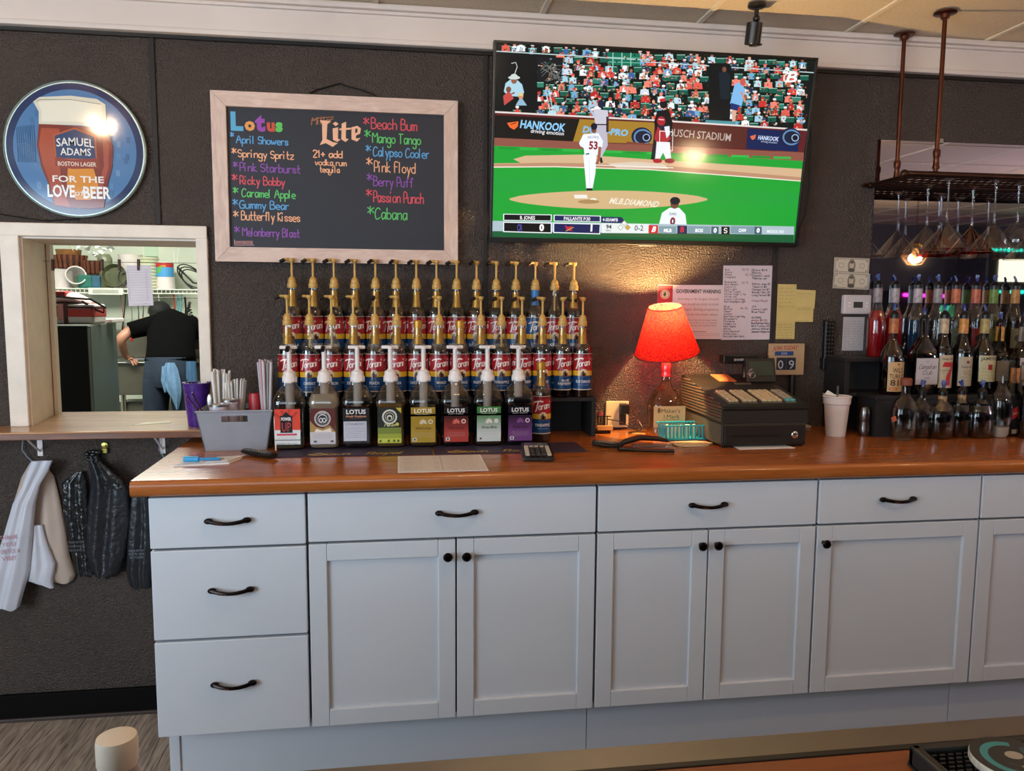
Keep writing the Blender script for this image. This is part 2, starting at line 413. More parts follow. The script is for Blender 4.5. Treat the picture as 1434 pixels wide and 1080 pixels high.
    def scribble(s, x0, x1, y, h, c, seed=0, th=None):
        """a line of small unreadable handwriting"""
        rr = random.Random(seed); x = x0; s.layer += 0; pts = []
        while x < x1:
            n = rr.randint(3, 7)
            for i in range(n*2):
                pts.append((x, y-(h if i % 2 else 0)*rr.uniform(.4, 1))); x += h*.45
                if x > x1: break
            if len(pts) > 1: s.line(pts, th or h*.25, c, s.layer)
            pts = []; x += h*.9
        return s
    def strips(s, cut=.003):
        """split wide shapes into narrow strips so that they follow a curved label"""
        F, C = [], []
        for f, c in zip(s.f, s.c):
            xs = [s.v[i][0] for i in f]; a, b = min(xs), max(xs)
            if b-a <= cut*1.2: F.append(f); C.append(c); continue
            poly = [s.v[i] for i in f]; n = int((b-a)/cut)+1
            for k in range(n):
                lo, hi = a+(b-a)*k/n, a+(b-a)*(k+1)/n; q = poly
                for lim, sg in ((lo, 1), (hi, -1)):
                    out = []
                    for i in range(len(q)):
                        p0, p1 = q[i-1], q[i]; i0, i1 = sg*(p0[0]-lim) >= 0, sg*(p1[0]-lim) >= 0
                        if i0 != i1:
                            t = (lim-p0[0])/(p1[0]-p0[0]); out.append((lim, p0[1]+(p1[1]-p0[1])*t, p0[2]))
                        if i1: out.append(p1)
                    q = out
                    if len(q) < 3: break
                if len(q) >= 3: m = len(s.v); s.v += q; F.append(tuple(range(m, m+len(q)))); C.append(c)
        s.f, s.c = F, C; return s
    def mesh(s, name, mat, mapf):
        me = bpy.data.meshes.new(name); me.from_pydata([mapf(*p) for p in s.v], [], s.f)
        ca = me.color_attributes.new('Col', 'FLOAT_COLOR', 'CORNER'); buf = []
        for p, c in zip(me.polygons, s.c): buf += [*c, 1.0]*p.loop_total
        ca.data.foreach_set('color', buf); me.materials.append(mat); me.update(); return me
    def build(s, name, mat, mapf, parent=None, loc=None, rot=None): return link(name, s.mesh(name, mat, mapf), parent, loc, rot)
wallmap = lambda x, y, o: (x, -o, y)
topmap = lambda x, y, o: (x, y, o)
def cyl(r): return lambda x, y, o: (math.sin(x/r)*(r+o), -math.cos(x/r)*(r+o), y)

# ============================================================ THE ROOM
X0, X1, Y0, ZC = -2.2, 7.4, -5.6, 2.262
WX0, WX1, WZ0, WZ1, WT = -0.528, -0.017, 0.955, 1.537, 0.29   # pass-through opening
def struct(name, mb, parent=None, label=None):
    o = mb.build(name, parent)
    if not parent: o['kind'] = 'structure'
    if label: o['label'] = label
    return o
ZF = 0.0
b = MB()
for a, c in [((X0, 0, 0), (WX0-.056, WT, 2.4)), ((WX0-.056, 0, 0), (WX0-.003, .02, 2.4)), ((WX1, 0, 0), (X1, WT, 2.4)), ((WX0-.056, .02, 0), (WX1, WT, WZ0-.022)), ((WX0-.056, .02, WZ1), (WX1, WT, 2.4)), ((WX0-.003, 0, 0), (WX1, .02, WZ0-.022)), ((WX0-.003, 0, WZ1), (WX1, .02, 2.4))]: b.box(a, c, m_wall)
wb = struct('wall_back', b, label='charcoal textured back wall behind the counter')
for x, z0, z1 in [(-0.128, 1.58, 2.143), (0.889, 1.2, 2.143), (1.902, 0.93, 2.143)]:
    MB().box((x-.008, -.006, z0), (x+.008, .001, z1), m_batten, .002).build('batten', wb)
# side walls, front wall with street windows
m_wall2 = M('dark_grey_wall_paint', '#676772', .6)
b = MB()
b.box((X0-.1, Y0, 0), (X0, -4.4, ZC+.1), m_wall2).box((X0-.1, -2.0, 0), (X0, WT, ZC+.1), m_wall2)
b.box((X0-.1, -4.4, 0), (X0, -2.0, .6), m_wall2).box((X0-.1, -4.4, 2.1), (X0, -2.0, ZC+.1), m_wall2)
struct('wall_left', b)
struct('wall_right', MB().box((X1, Y0, 0), (X1+.1, WT, ZC+.1), m_wall2))
b = MB()
b.box((X0-.1, Y0-.1, 0), (-1.9, Y0, ZC+.1), m_wall2).box((.9, Y0-.1, 0), (X1+.1, Y0, ZC+.1), m_wall2)
b.box((-1.9, Y0-.1, 0), (.9, Y0, .5), m_wall2).box((-1.9, Y0-.1, 2.15), (.9, Y0, ZC+.1), m_wall2)
struct('wall_front', b)
def street_window(n, a, c, axis):
    wd = bpy.data.objects.new('window_%d' % n, None); col.objects.link(wd); wd['kind'] = 'structure'
    x0, y0, z0 = a; x1, y1, z1 = c; t = .05
    f = MB()
    if axis == 'x':
        for p, q in [((x0, y0, z0), (x1, y1, z0+t)), ((x0, y0, z1-t), (x1, y1, z1)), ((x0, y0, z0), (x0+t, y1, z1)), ((x1-t, y0, z0), (x1, y1, z1)), (((x0+x1)/2-t/2, y0, z0), ((x0+x1)/2+t/2, y1, z1))]: f.box(p, q, m_cream)
        f.build('window_frame', wd); MB().box((x0, (y0+y1)/2-.003, z0), (x1, (y0+y1)/2+.003, z1), glass('window_glass', '#ffffff', .3, .0)).build('pane', wd)
    else:
        for p, q in [((x0, y0, z0), (x1, y1, z0+t)), ((x0, y0, z1-t), (x1, y1, z1)), ((x0, y0, z0), (x1, y0+t, z1)), ((x0, y1-t, z0), (x1, y1, z1))]: f.box(p, q, m_cream)
        f.build('window_frame', wd); MB().box(((x0+x1)/2-.003, y0, z0), ((x0+x1)/2+.003, y1, z1), glass('window_glass')).build('pane', wd)
street_window(1, (-1.9, Y0-.08, .5), (.9, Y0-.02, 2.15), 'x')
street_window(2, (X0-.08, -4.4, .6), (X0-.02, -2.0, 2.1), 'y')
# floor
fl = struct('floor', MB().box((X0-.1, Y0-.1, -.05), (X1+.1, 0.02, -.004), wood('floor_under', '#3f342b', '#6b5c4e', .5, .1, (1, 6, 1))))
rr = random.Random(3)
for i in range(12):
    x = -1.62+i*.152; off = rr.uniform(0, .9); y = -2.2-off
    while y < 0:
        y1 = min(y+1.2, -.001); ya = max(y, -2.2)
        if y1 > ya+.02:
            me = MB().box((x+.0012, ya+.0012, -.004), (x+.1508, y1-.0012, 0), m_plank).mesh('plank', 0)
            link('plank', me, fl)
        y += 1.2
# ceiling with drop tiles and tees
ce = struct('ceiling', MB().box((X0-.1, Y0-.1, ZC+.012), (X1+.1, WT, ZC+.06), m_tile))
G = .5205; gx = 2.106; gx0 = gx-9*G; tm = None
tme = MB().box((.004, .004, 0), (G-.004, G-.004, .010), m_tile, .003, 1).mesh('ceiling_tile')
nx = int((X1-gx0)/G)+1
for i in range(nx):
    for j in range(11):
        y = -.03-(j+1)*G
        if gx0+i*G < X1-.05 and gx0+i*G > X0-.5: link('ceiling_tile', tme, ce, (gx0+i*G, y, ZC+.001))
for i in range(nx+1): 
    if X0 < gx0+i*G < X1: MB().box((gx0+i*G-.008, Y0, ZC-.004), (gx0+i*G+.008, -.02, ZC+.004), m_tee).build('ceiling_tee', ce)
for j in range(11): MB().box((X0, -.03-j*G-.008, ZC-.003), (X1, -.03-j*G+.008, ZC+.004), m_tee).build('ceiling_tee', ce)
# cornice
b = MB().box((X0, -.012, 2.135), (X1, .001, 2.146), m_black)
struct('trim_1', b, label='thin black strip under the cornice')
b = MB().box((X0, -.034, 2.146), (X1, 0, 2.162), m_cornice, .004).box((X0, -.02, 2.160), (X1, 0, 2.236), m_cornice)
b.box((X0, -.032, 2.234), (X1, 0, 2.244), m_cornice, .003).box((X0, -.048, 2.243), (X1, 0, ZC-.002), m_cornice, .004)
struct('trim_2', b, label='cream stepped cornice board along the ceiling')
b = MB().box((X0, -.014, 0), (.02, 0, .088), M('black_baseboard', '#0c0a09', .7, spec=.1), .003).box((X0, -.022, 0), (.02, -.012, .012), M('baseboard_shoe', '#3b2c26', .5), .002)
struct('baseboard_back', b)
# pass-through casing and jambs
b = MB(); t = .054; d = -.016
b.box((WX0-t, d, WZ0), (WX0, .002, WZ1+t-.014), m_cream, .003).box((WX1, d, WZ0), (WX1+t-.02, .002, WZ1+t-.014), m_cream, .003).box((WX0-t, d-.001, WZ1), (WX1+t-.02, .002, WZ1+t-.014), m_cream, .003)
struct('trim_3', b, label='cream painted casing around the kitchen pass-through')
b = MB(); b.prism([(WX0-.002, 0), (WX0+.004, 0), (WX0-.043, WT), (WX0-.050, WT)], WZ0, WZ1, m_cream).box((WX1-.004, 0, WZ0), (WX1+.004, WT, WZ1), m_cream).box((WX0-.05, .001, WZ1-.006), (WX1, WT, WZ1), m_cream)
b.prism([(WX0-.034, .25), (WX0-.022, .25), (WX0-.028, WT+.002), (WX0-.044, WT+.002)], WZ0, WZ1, m_cream)
struct('trim_4', b, label='cream inner lining of the pass-through')
# sill shelf board
b = MB(); b.box((-.78, -.135, .933), (.02, WT+.03, .9555), m_sill, .006, 3)
s_ = thing('serving_shelf', 'worn wooden sill board of the kitchen pass-through on white brackets', 'shelf')
b.build('shelf_board', s_); MB().box((-.78, -.1385, .9325), (.02, -.134, .9515), m_sille, .002).build('edge_strip', s_)
for px in (56, 228):
    p = P(px, 630, -.004); bb = MB().box((p.x-.008, -.004, .86), (p.x+.008, 0, .9325), m_pwhite, .001).box((p.x-.008, -.11, .929), (p.x+.008, 0, .9325), m_pwhite, .001)
    bb.tube([(p.x, -.09, .93), (p.x, -.004, .875)], .003, m_pwhite); bb.build('bracket', s_)
o = Print(.1, .05); o.rect(-.07, -.02, .07, .02, '#e8e4c8')
b = MB(); b.X = Matrix.Rotation(R(12), 4, 'Z'); b.prism([(-.055, -.03), (.06, -.005), (.05, .03), (-.02, .022)], 0, .0012, M('receipt_paper', '#e6e4cc', .7)); p = PZ(212, 593, .956)
tag(b.build('paper_slip', None, (p.x, p.y, .9558)), 'white paper slip lying on the wooden pass-through sill', 'paper')

# ============================================================ CABINETS AND COUNTER
XS = [0, .3753, 1.119, 1.7412, 2.2365, 2.90]; FY = -.615; ZT, ZB = .868, .257
def bar_pull(parent, x, z):
    b = MB(); pts = []; 
    for i in range(13):
        t_ = i/12*2-1; pts.append((x+t_*.045, FY-.012-.012*(1-t_*t_), z-.005*(1-t_*t_)+.002))
    b.tube(pts, [.0045+.001*abs(i/6-1) for i in range(13)], m_bronze, 8)
    for sx in (-1, 1): b.ball((x+sx*.045, FY-.008, z+.001), (.0115, .008, .0075), m_bronze, 12, 6)
    b.tube([(x-.022, FY-.0275, z-.0025), (x-.008, FY-.0285, z-.0035)], .0014, m_copper, 6)
    o = b.build('handle', parent); o['label'] = 'dark bronze arched pull'
def knob(parent, x, z):
    b = MB(); X = Matrix.Translation((x, FY-.001, z)) @ Matrix.Rotation(R(90), 4, 'X')
    b.lathe([(.006, 0), (.005, .008), (.0105, .014), (.0125, .019), (.009, .024), (.002, .0255)], m_bronze, 16, X=X)
    o = b.build('knob', parent); o['label'] = 'round dark bronze knob'
def drawer(cab, x0, x1, z0, z1, hx, hz):
    d = MB().box((x0, FY-.019, z0), (x1, FY, z1), m_cab, .0025).build('drawer', cab); bar_pull(d, hx, hz); d.children[0].location.y = -.019
def door(cab, x0, x1, z0, z1, kx, kz, sw=.044):
    b = MB(); g = .0004
    b.box((x0, FY-.019, z0), (x0+sw, FY, z1), m_cab, .0018).box((x1-sw, FY-.019, z0), (x1, FY, z1), m_cab, .0018)
    b.box((x0+sw+g, FY-.0188, z0), (x1-sw-g, FY, z0+sw), m_cab, .0018).box((x0+sw+g, FY-.0188, z1-sw), (x1-sw-g, FY, z1), m_cab, .0018)
    d = b.build('door', cab); MB().box((x0+sw-.002, FY-.010, z0+sw-.002), (x1-sw+.002, FY-.003, z1-sw+.002), m_cabpanel).build('door_panel', d)
    knob(d, kx, kz); d.children[-1].location.y = -.019
def cabinet(i, label, drawers, doors):
    c = thing('base_cabinet', label, 'cabinet', (0, 0, 0), 0, 'white base cabinets under the counter')
    x0, x1 = XS[i]+.0012, XS[i+1]-.0012
    MB().box((x0, -.595, .25), (x1, -.002, .870), m_cab).box((x0+.004, FY+.001, .262), (x1-.004, -.595, .864), m_gap).build('body', c)
    kx0 = .032 if i == 0 else x0
    MB().box((XS[i] if i in (1, 3) else kx0, -.56, 0), (XS[i+1] if i in (0, 2) else x1, -.02, .25), m_cab).build('toe_kick', c)
    if i == 0: MB().box((.008, -.565, 0), (.034, -.02, .252), m_cab, .002).build('toe_kick_end', c)
    for a in drawers: drawer(c, *a)
    for a in doors: door(c, *a)
    return c
cabinet(0, 'narrow white cabinet with three stacked drawers at the left end of the counter', [(.003, .3722, .7415, ZT, .188, .808), (.003, .3722, .509, .7355, .191, .632), (.003, .3722, ZB, .5025, .19, .389)], [])
cabinet(1, 'wide white cabinet with two shaker doors and one long drawer beside the drawer stack', [(.3785, 1.116, .7445, ZT, .75, .81)], [(.3785, .7462, ZB, .7385, .726, .698), (.7505, 1.116, ZB, .7385, .774, .697)])
cabinet(2, 'white two-door cabinet with one drawer below the cash register', [(1.1225, 1.738, .7445, ZT, 1.423, .81)], [(1.1225, 1.4275, ZB, .7385, 1.407, .70), (1.4318, 1.738, ZB, .7385, 1.451, .70)])
cabinet(3, 'white single-door cabinet with one drawer below the styrofoam cup', [(1.7445, 2.2335, .7445, ZT, 1.975, .809)], [(1.7445, 2.2335, ZB, .7385, 1.762, .693)])
cabinet(4, 'white cabinet cut off by the edge of the photo at the far right end', [(2.2398, 2.897, .7445, ZT, 2.57, .809)], [(2.2398, 2.897, ZB, .7385, 2.86, .693)])
b = MB(); zc = .914; prof = []
for a in range(0, 91, 15): prof.append((-.650+.014-.014*math.sin(R(a)), zc-.014+.014*math.cos(R(a))))
prof += [(-.651, zc-.030), (-.646, .877), (-.636, .8725), (0, .8725), (0, zc)]
b.prism(prof, -.045, 2.95, m_counter, 'x')
o = b.build('countertop', smooth=40); tag(o, 'orange varnished wooden countertop running along the wall on the white cabinets', 'countertop')
bpy.context.view_layer.update()
# round the free left corner
for v in o.data.vertices:
    if v.co.x < 0 and v.co.y < -.55: v.co.x += .012
CT = .9142

# ============================================================ WALL HANGINGS
# round beer sign
t = thing('round_sign', 'round blue framed beer glass sign on the dark wall above the pass-through', 'sign', (P(109, 211, 0).x, -.002, P(109, 211, 0).z))
b = MB(); X = Matrix.Rotation(R(90), 4, 'X')
b.lathe([(.196, 0), (.2015, .004), (.2015, .016), (.1985, .0185), (.1965, .0155), (.1, .0135), (.001, .0135)], M('sign_rim_silver', '#a9bcb8', .3, .5), 72, X=X); b.build('rim', t)
pr = Print(.4, .4, [(368-333, 714-318), (368+333, 714-318), (368+333, 714+318), (368-333, 714+318)], 3e-5); pr.k = .4/650
pr.ell(368, 714, 322, 308, '#1b2c58', 72); pr.ell(368, 714, 289, 278, '#4a78a8', 72)
rr = random.Random(5)
for i in range(46):   # engraved city skyline in paler and darker blues
    a = rr.uniform(0, 2*PI); rad = rr.uniform(.55, .93); cx, cy = 368+289*rad*math.cos(a), 714+278*rad*math.sin(a)
    pr.rect(cx-9, cy-14, cx+9, cy+14, rr.choice(['#42709f', '#5583b0', '#3b6594', '#6a90b5']))
for i in range(26): pr.line([(100+i*7, 700+i*9), (150+i*6, 690+i*9)], 2, '#7fa2c4')
for i in range(9): pr.line([(100+i*10, 620-2*i), (100+i*10, 780)], 2.5, '#365f8e')
pr.poly([(205, 600), (525, 610), (548, 700), (540, 790), (515, 870), (490, 985), (420, 992), (330, 990), (255, 980), (235, 880), (205, 800), (190, 700)], '#7c2a1e')
pr.poly([(215, 620), (300, 620), (290, 760), (300, 900), (330, 985), (262, 975), (240, 870), (212, 780), (200, 700)], '#a8492c')
pr.poly([(330, 800), (450, 800), (470, 880), (430, 950), (360, 950), (320, 880)], '#d98a24'); pr.poly([(500, 640), (530, 690), (520, 800), (470, 950), (455, 930), (500, 790)], '#a34a3a')
pr.poly([(185, 500), (215, 478), (360, 466), (480, 476), (520, 500), (522, 613), (400, 602), (205, 602), (208, 545)], '#d9d6c2'); pr.poly([(205, 500), (360, 482), (500, 500), (505, 590), (400, 585), (218, 590), (222, 545)], '#e9e5d2')
pr.line([(200, 500), (215, 490), (360, 484), (500, 500)], 2.5, '#6d6a60')
pr.poly([(268, 650), (370, 612), (468, 650), (470, 765), (272, 765)], '#b5562e'); pr.poly([(276, 654), (370, 621), (461, 654), (463, 758), (279, 758)], '#2b3d66')
pr.text('SAMUEL', 370, 704, 38, '#e9e6df', fit=172, bold=.01, arch=8); pr.text('ADAMS', 370, 742, 34, '#e9e6df', fit=140, bold=.01)
pr.poly([(272, 752), (350, 764), (475, 752), (480, 800), (350, 806), (272, 795)], '#8e3020'); pr.text('BOSTON LAGER', 374, 792, 20, '#e9d9c8', fit=176, bold=.012)
pr.text('FOR THE', 376, 868, 30, '#efe9e4', fit=236, bold=.02); pr.text('LOVE', 293, 938, 56, '#f1eeea', fit=126, bold=.03); pr.hand('of', 358, 930, 28, '#f1eeea', slant=.25); pr.text('BEER', 462, 942, 56, '#f1eeea', fit=128, bold=.03)
pr.build('printed_face', colmat('print_lacquer', .10, spec=.6), lambda x, y, o: (x, -.0155-o, y), t)
# framed chalkboard
c0 = [P(295, 127, -.02), P(642, 142, -.02), P(640, 371, -.02), P(302, 366, -.02)]
W_ = .755; H_ = .516; cx_ = (c0[0].x+c0[1].x+c0[2].x+c0[3].x)/4; cz_ = (c0[0].z+c0[1].z+c0[2].z+c0[3].z)/4
t = thing('chalkboard', 'chalkboard drinks menu in a pale wooden frame', 'chalkboard', (cx_, 0, cz_))
m_pale = wood('pale_frame_wood', '#c8aa9c', '#dcc3b4', .6, 0, (2, 2, 9)); m_paleh = wood('pale_frame_wood_h', '#c8aa9c', '#dcc3b4', .6, 0, (9, 2, 2))
iw, ih = .667, .426
for n_, (p, m_) in enumerate([([(-W_/2, H_/2), (W_/2, H_/2), (iw/2, ih/2), (-iw/2, ih/2)], m_pale), ([(-W_/2, -H_/2), (-iw/2, -ih/2), (iw/2, -ih/2), (W_/2, -H_/2)], m_pale),
     ([(-W_/2, H_/2), (-iw/2, ih/2), (-iw/2, -ih/2), (-W_/2, -H_/2)], m_paleh), ([(W_/2, H_/2), (W_/2, -H_/2), (iw/2, -ih/2), (iw/2, ih/2)], m_paleh)]):
    cxp = sum(q[0] for q in p)/4; czp = sum(q[1] for q in p)/4
    p = [(cxp+(x-cxp)*.9985, czp+(z-czp)*.998) for x, z in p]
    MB().prism(p, -.028, -.004, m_, 'y').build('frame_board', t)
MB().box((-iw/2-.01, -.016, -ih/2-.01), (iw/2+.01, -.006, ih/2+.01), M('board_backing', '#23252e', .6)).build('board', t)
pr = Print(iw, ih, [(138, 147), (1293, 193), (1293, 913), (162, 888)], 2e-5)
pr.poly([(138, 147), (1293, 193), (1293, 913), (162, 888)], '#22242e')
BL, OR, PU, RE, GR = '#5aa6dc', '#f2b084', '#8e4aac', '#dc4c5a', '#5cc866'
for t_, u, v, h, c in [('*', 160, 312, 24, BL), ('April Showers', 192, 338, 36, BL), ('*', 168, 402, 30, OR), ('Springy Spritz', 202, 412, 36, OR), ('*', 176, 472, 28, PU), ('Pink Starburst', 212, 486, 40, PU),
    ('*', 170, 545, 34, RE), ('Ricky Bobby', 212, 556, 40, RE), ('*', 176, 612, 32, GR), ('Caramel Apple', 222, 622, 40, GR), ('*', 174, 674, 32, BL), ('Gummy Bear', 210, 682, 38, BL), ('*', 178, 736, 32, OR), ('Butterfly Kisses', 220, 744, 42, OR),
    ('*', 184, 818, 32, PU), ('Melonberry Blast', 226, 828, 40, PU), ('*', 864, 250, 38, RE), ('Beach Bum', 906, 262, 52, RE), ('*', 870, 318, 40, GR), ('Mango Tango', 912, 336, 48, GR), ('*', 876, 392, 34, BL), ('Calypso Cooler', 916, 408, 46, BL),
    ('*', 880, 466, 40, OR), ('Pink Floyd', 922, 492, 52, OR), ('*', 882, 548, 38, PU), ('Berry Puff', 918, 566, 46, PU), ('*', 878, 630, 38, RE), ('Passion Punch', 918, 652, 54, RE), ('*', 886, 728, 44, GR), ('Cabana', 926, 742, 56, GR)]:
    fw = {'April Showers': 266, 'Springy Spritz': 286, 'Pink Starburst': 310, 'Ricky Bobby': 230, 'Caramel Apple': 276, 'Gummy Bear': 254, 'Butterfly Kisses': 304, 'Melonberry Blast': 296, 'Beach Bum': 244, 'Mango Tango': 258, 'Calypso Cooler': 300, 'Pink Floyd': 220, 'Berry Puff': 212, 'Passion Punch': 270, 'Cabana': 172}.get(t_)
    pr.hand(t_, u, v, h*1.06, c, th=5.2, fit=fw, rot=-.8)
for i, (ch, c, h, u) in enumerate([('L', '#58a9cf', 92, 196), ('o', '#e09a52', 66, 263), ('t', '#9445a8', 88, 318), ('u', '#d34a33', 62, 374), ('s', '#5cc45a', 66, 417)]):
    pr.text(ch, u, 268+i*2, h*.95, c, bold=.055); pr.text(ch, u, 268+i*2, h*.9, '#22242e', bold=-.028)
    pr.text(ch, u, 268+i*2, h*.93, c, bold=.0)
pr.hand('Miller', 588, 244, 36, '#a5683f', th=5, slant=.3, rot=8, fit=112); pr.line([(590, 222), (620, 208), (705, 200)], 4, '#a5683f')
LT = '#f0b894'   # blackletter 'Lite'
pr.poly([(632, 218), (690, 222), (672, 240), (668, 318), (700, 334), (728, 340), (700, 360), (664, 340), (632, 350), (646, 322), (644, 240)], LT)
pr.poly([(700, 236), (716, 226), (732, 238), (716, 250)], LT); pr.poly([(700, 262), (730, 256), (728, 316), (742, 322), (724, 334), (702, 322)], LT)
pr.poly([(748, 236), (772, 226), (770, 314), (786, 320), (768, 334), (746, 320)], LT); pr.poly([(736, 262), (800, 258), (796, 268), (736, 272)], LT)
pr.poly([(800, 256), (832, 248), (850, 262), (846, 290), (824, 300), (824, 316), (848, 312), (830, 332), (800, 320)], LT); pr.poly([(820, 264), (832, 262), (832, 282), (820, 288)], '#22242e')
pr.hand('21+ add', 598, 414, 36, OR, th=6, fit=152); pr.hand('vodka,rum', 608, 456, 30, OR, th=5, fit=164); pr.hand('tequila', 634, 494, 30, OR, th=5, fit=102); pr.line([(676, 502), (686, 512), (694, 500)], 4, OR)
pr.rect(186, 856, 280, 874, '#9b6a6a'); pr.scribble(190, 270, 872, 12, '#22242e', 1, 3); pr.line([(184, 850), (184, 878), (286, 878)], 3, '#c9a59b')
pr.build('chalk_writing', CHALK, lambda x, y, o: (x, -.0165-o, y), t)
b = MB(); pts = [(P(u, v, -.004)-Vector((cx_, 0, cz_)))[:] for u, v in [(434, 131), (444, 126), (462, 121), (476, 117), (486, 121), (505, 126), (526, 134)]]
b.tube([(p[0], -.006, p[2]) for p in pts], .0022, m_black, 6); b.build('hanging_cord', t)

# television
tl, tr, bl, br = P(691.5, 56.4, -.15), P(1145.4, 81, -.15), P(685, 340, -.06), P(1114, 345.5, -.06)
xa = (tl.x+bl.x)/2; xb = (tr.x+br.x)/2; TW = xb-xa; zt_ = (tl.z+tr.z)/2; zb_ = (bl.z+br.z)/2; TH = math.hypot(zt_-zb_, .09)
t = thing('television', 'large wall television showing a baseball game', 'television', ((xa+xb)/2, -.105, (zt_+zb_)/2)); t.rotation_euler = (math.atan2(.09, zt_-zb_), 0, 0)
b = MB().box((-TW/2, 0, -TH/2), (TW/2, .022, TH/2), m_black, .004).box((-TW*.36, .02, -TH*.45), (TW*.36, .048, TH*.2), m_black, .01)
b.build('housing', t)
bz = .0085
b = MB().box((-TW/2, -.006, -TH/2), (TW/2, 0, -TH/2+.016), m_black, .0015).box((-TW/2, -.006, TH/2-bz), (TW/2, 0, TH/2), m_black, .0015).box((-TW/2, -.006, -TH/2), (-TW/2+bz, 0, TH/2), m_black, .0015).box((TW/2-bz, -.006, -TH/2), (TW/2, 0, TH/2), m_black, .0015)
b.build('bezel', t); MB().box((-.03, -.0075, -TH/2-.004), (.03, -.001, -TH/2+.004), m_steel, .001).build('badge', t)
MB().box((-.15, .04, -.12), (.15, .075, .12), m_black, .004).build('wall_mount', t)
Qd = [(45, 64), (1404, 133), (1318, 918), (32, 893)]
pr = Print(TW-2*bz, TH-bz-.016, Qd, 4e-6); rr = random.Random(11)
pr.poly(Qd, '#0b120f')
def dv(u): return .052*(u-40)
# seats and crowd
REDS = ['#c8302c', '#e0574c', '#b52a2a', '#f08070', '#d8413a']; BLU = ['#9fc9de', '#6ea6cf', '#b9d8e6', '#3a5f9a', '#20304f']; WH = ['#e6eaf0', '#d0d8e4', '#f5f5f5']; SK = ['#c98e6f', '#a8694c', '#d9a283', '#8c5238']
def dark(u, v): return (55 < u < 215 and 108 < v < 355) or (215 < u < 300 and 110 < v < 230 and rr.random() < .75) or (520 < u < 600 and 90 < v < 150) or (955 < u < 1045 and 150 < v < 400)
for k in range(11):
    v0 = 78+k*30
    for i in range(34):
        u = 30+i*44+(k % 2)*22+rr.uniform(-13, 13); v = v0+dv(u)+rr.uniform(-5, 5)
        if dark(u, v) or u < 64 or u > 1378-.08*v or v > 352+dv(u): continue
        L = 3+k*6+(i % 2)*3
        pr.rect(u-18, v-4, u+18, v+16, '#175748' if rr.random() < .9 else '#2c7c68', L); pr.rect(u-18, v-6, u+18, v-3, '#8fc4b0', L+.4)
        if rr.random() < .80:
            c = rr.choice(REDS*3+BLU*3+WH*2+['#1a1c28']); s_c = rr.choice(SK); h = rr.uniform(.75, 1.45)
            pr.poly([(u-15*h, v+19), (u-13*h, v-2), (u-5, v-9), (u+5, v-9), (u+13*h, v-2), (u+15*h, v+19)], c, L+1)
            if rr.random() < .5: pr.poly([(u-8, v+19), (u-3, v-3), (u+7, v+3), (u+9, v+19)], rr.choice(WH+BLU+SK), L+1.3)
            pr.ell(u+rr.uniform(-2, 2), v-15, 6.4, 8, s_c, 9, L+1.6)
            if rr.random() < .75: pr.ell(u, v-19, 8, 5, rr.choice(WH*2+REDS+['#27406f']), 8, L+2)
            for _ in range(2): pr.ell(u+rr.uniform(-14, 14), v+rr.uniform(4, 18), 3.5, 4.5, rr.choice(SK), 6, L+2.2)
pr.layer = 90
pr.poly([(60, 112), (215, 118), (222, 352), (150, 352), (150, 260), (60, 250)], '#0d0f10'); pr.poly([(215, 120), (330, 124), (318, 236), (222, 226)], '#15161a')
for i in range(26): pr.line([(225+rr.uniform(0, 90), 140+rr.uniform(0, 90)), (235+rr.uniform(0, 90), 142+rr.uniform(0, 90))], 2, '#6e726e')
pr.line([(110, 150), (128, 146), (134, 165), (120, 205)], 3, '#c9d0d0'); pr.poly([(78, 270), (85, 235), (120, 208), (155, 240), (164, 275), (140, 292), (96, 290)], '#a6cddd'); pr.ell(121, 222, 13, 16, '#8c5a44', 12); pr.ell(121, 211, 25, 8, '#c7d3d0'); pr.ell(121, 204, 14, 9, '#c7d3d0'); pr.line([(92, 262), (100, 285), (122, 276)], 7, '#8c5a44'); pr.poly([(75, 290), (100, 268), (120, 300), (80, 330)], '#c04a44'); pr.ell(98, 262, 11, 13, '#7a4a38'); pr.poly([(128, 330), (150, 292), (176, 330)], '#8fb4cc'); pr.ell(150, 290, 11, 13, '#c98e6f'); pr.ell(150, 283, 11, 7, '#d8c48a')
pr.poly([(516, 100), (655, 106), (655, 160), (520, 154)], '#0d6b52'); [pr.line([(540+i*38, 104), (540+i*38, 160)], 4, '#9ec9b9') for i in range(3)]; [pr.line([(520, 122+i*20), (655, 126+i*20)], 3, '#6fb8a0') for i in range(2)]
pr.line([(40, 98), (300, 112), (700, 135)], 4, '#b9cdd0'); pr.line([(660, 140), (1400, 185)], 4, '#b9cdd0')
for u in (255, 268, 1000, 1012): pr.line([(u, 262 if u < 500 else 300), (u+20 if u < 500 else u-12, 362 if u < 500 else 402)], 4, '#9fd4dc')
pr.poly([(950, 150), (1045, 156), (1040, 400), (950, 395)], '#0c1012'); pr.poly([(990, 190), (1020, 175), (1040, 200), (1036, 300), (1000, 300)], '#15202a'); pr.ell(1015, 172, 9, 11, '#7a4b38')
pr.poly([(1060, 235), (1085, 225), (1105, 260), (1090, 330), (1040, 320)], '#7db4e4'); pr.ell(1094, 226, 12, 16, '#c4564a'); pr.poly([(1044, 316), (1080, 326), (1072, 350), (1042, 344)], '#1e2f6b'); pr.poly([(1048, 344), (1068, 350), (1062, 400), (1050, 398)], '#d6a690'); pr.line([(1088, 270), (1106, 312)], 8, '#c98e6f')
pr.line([(940, 398), (1060, 404)], 16, '#4d8e98')
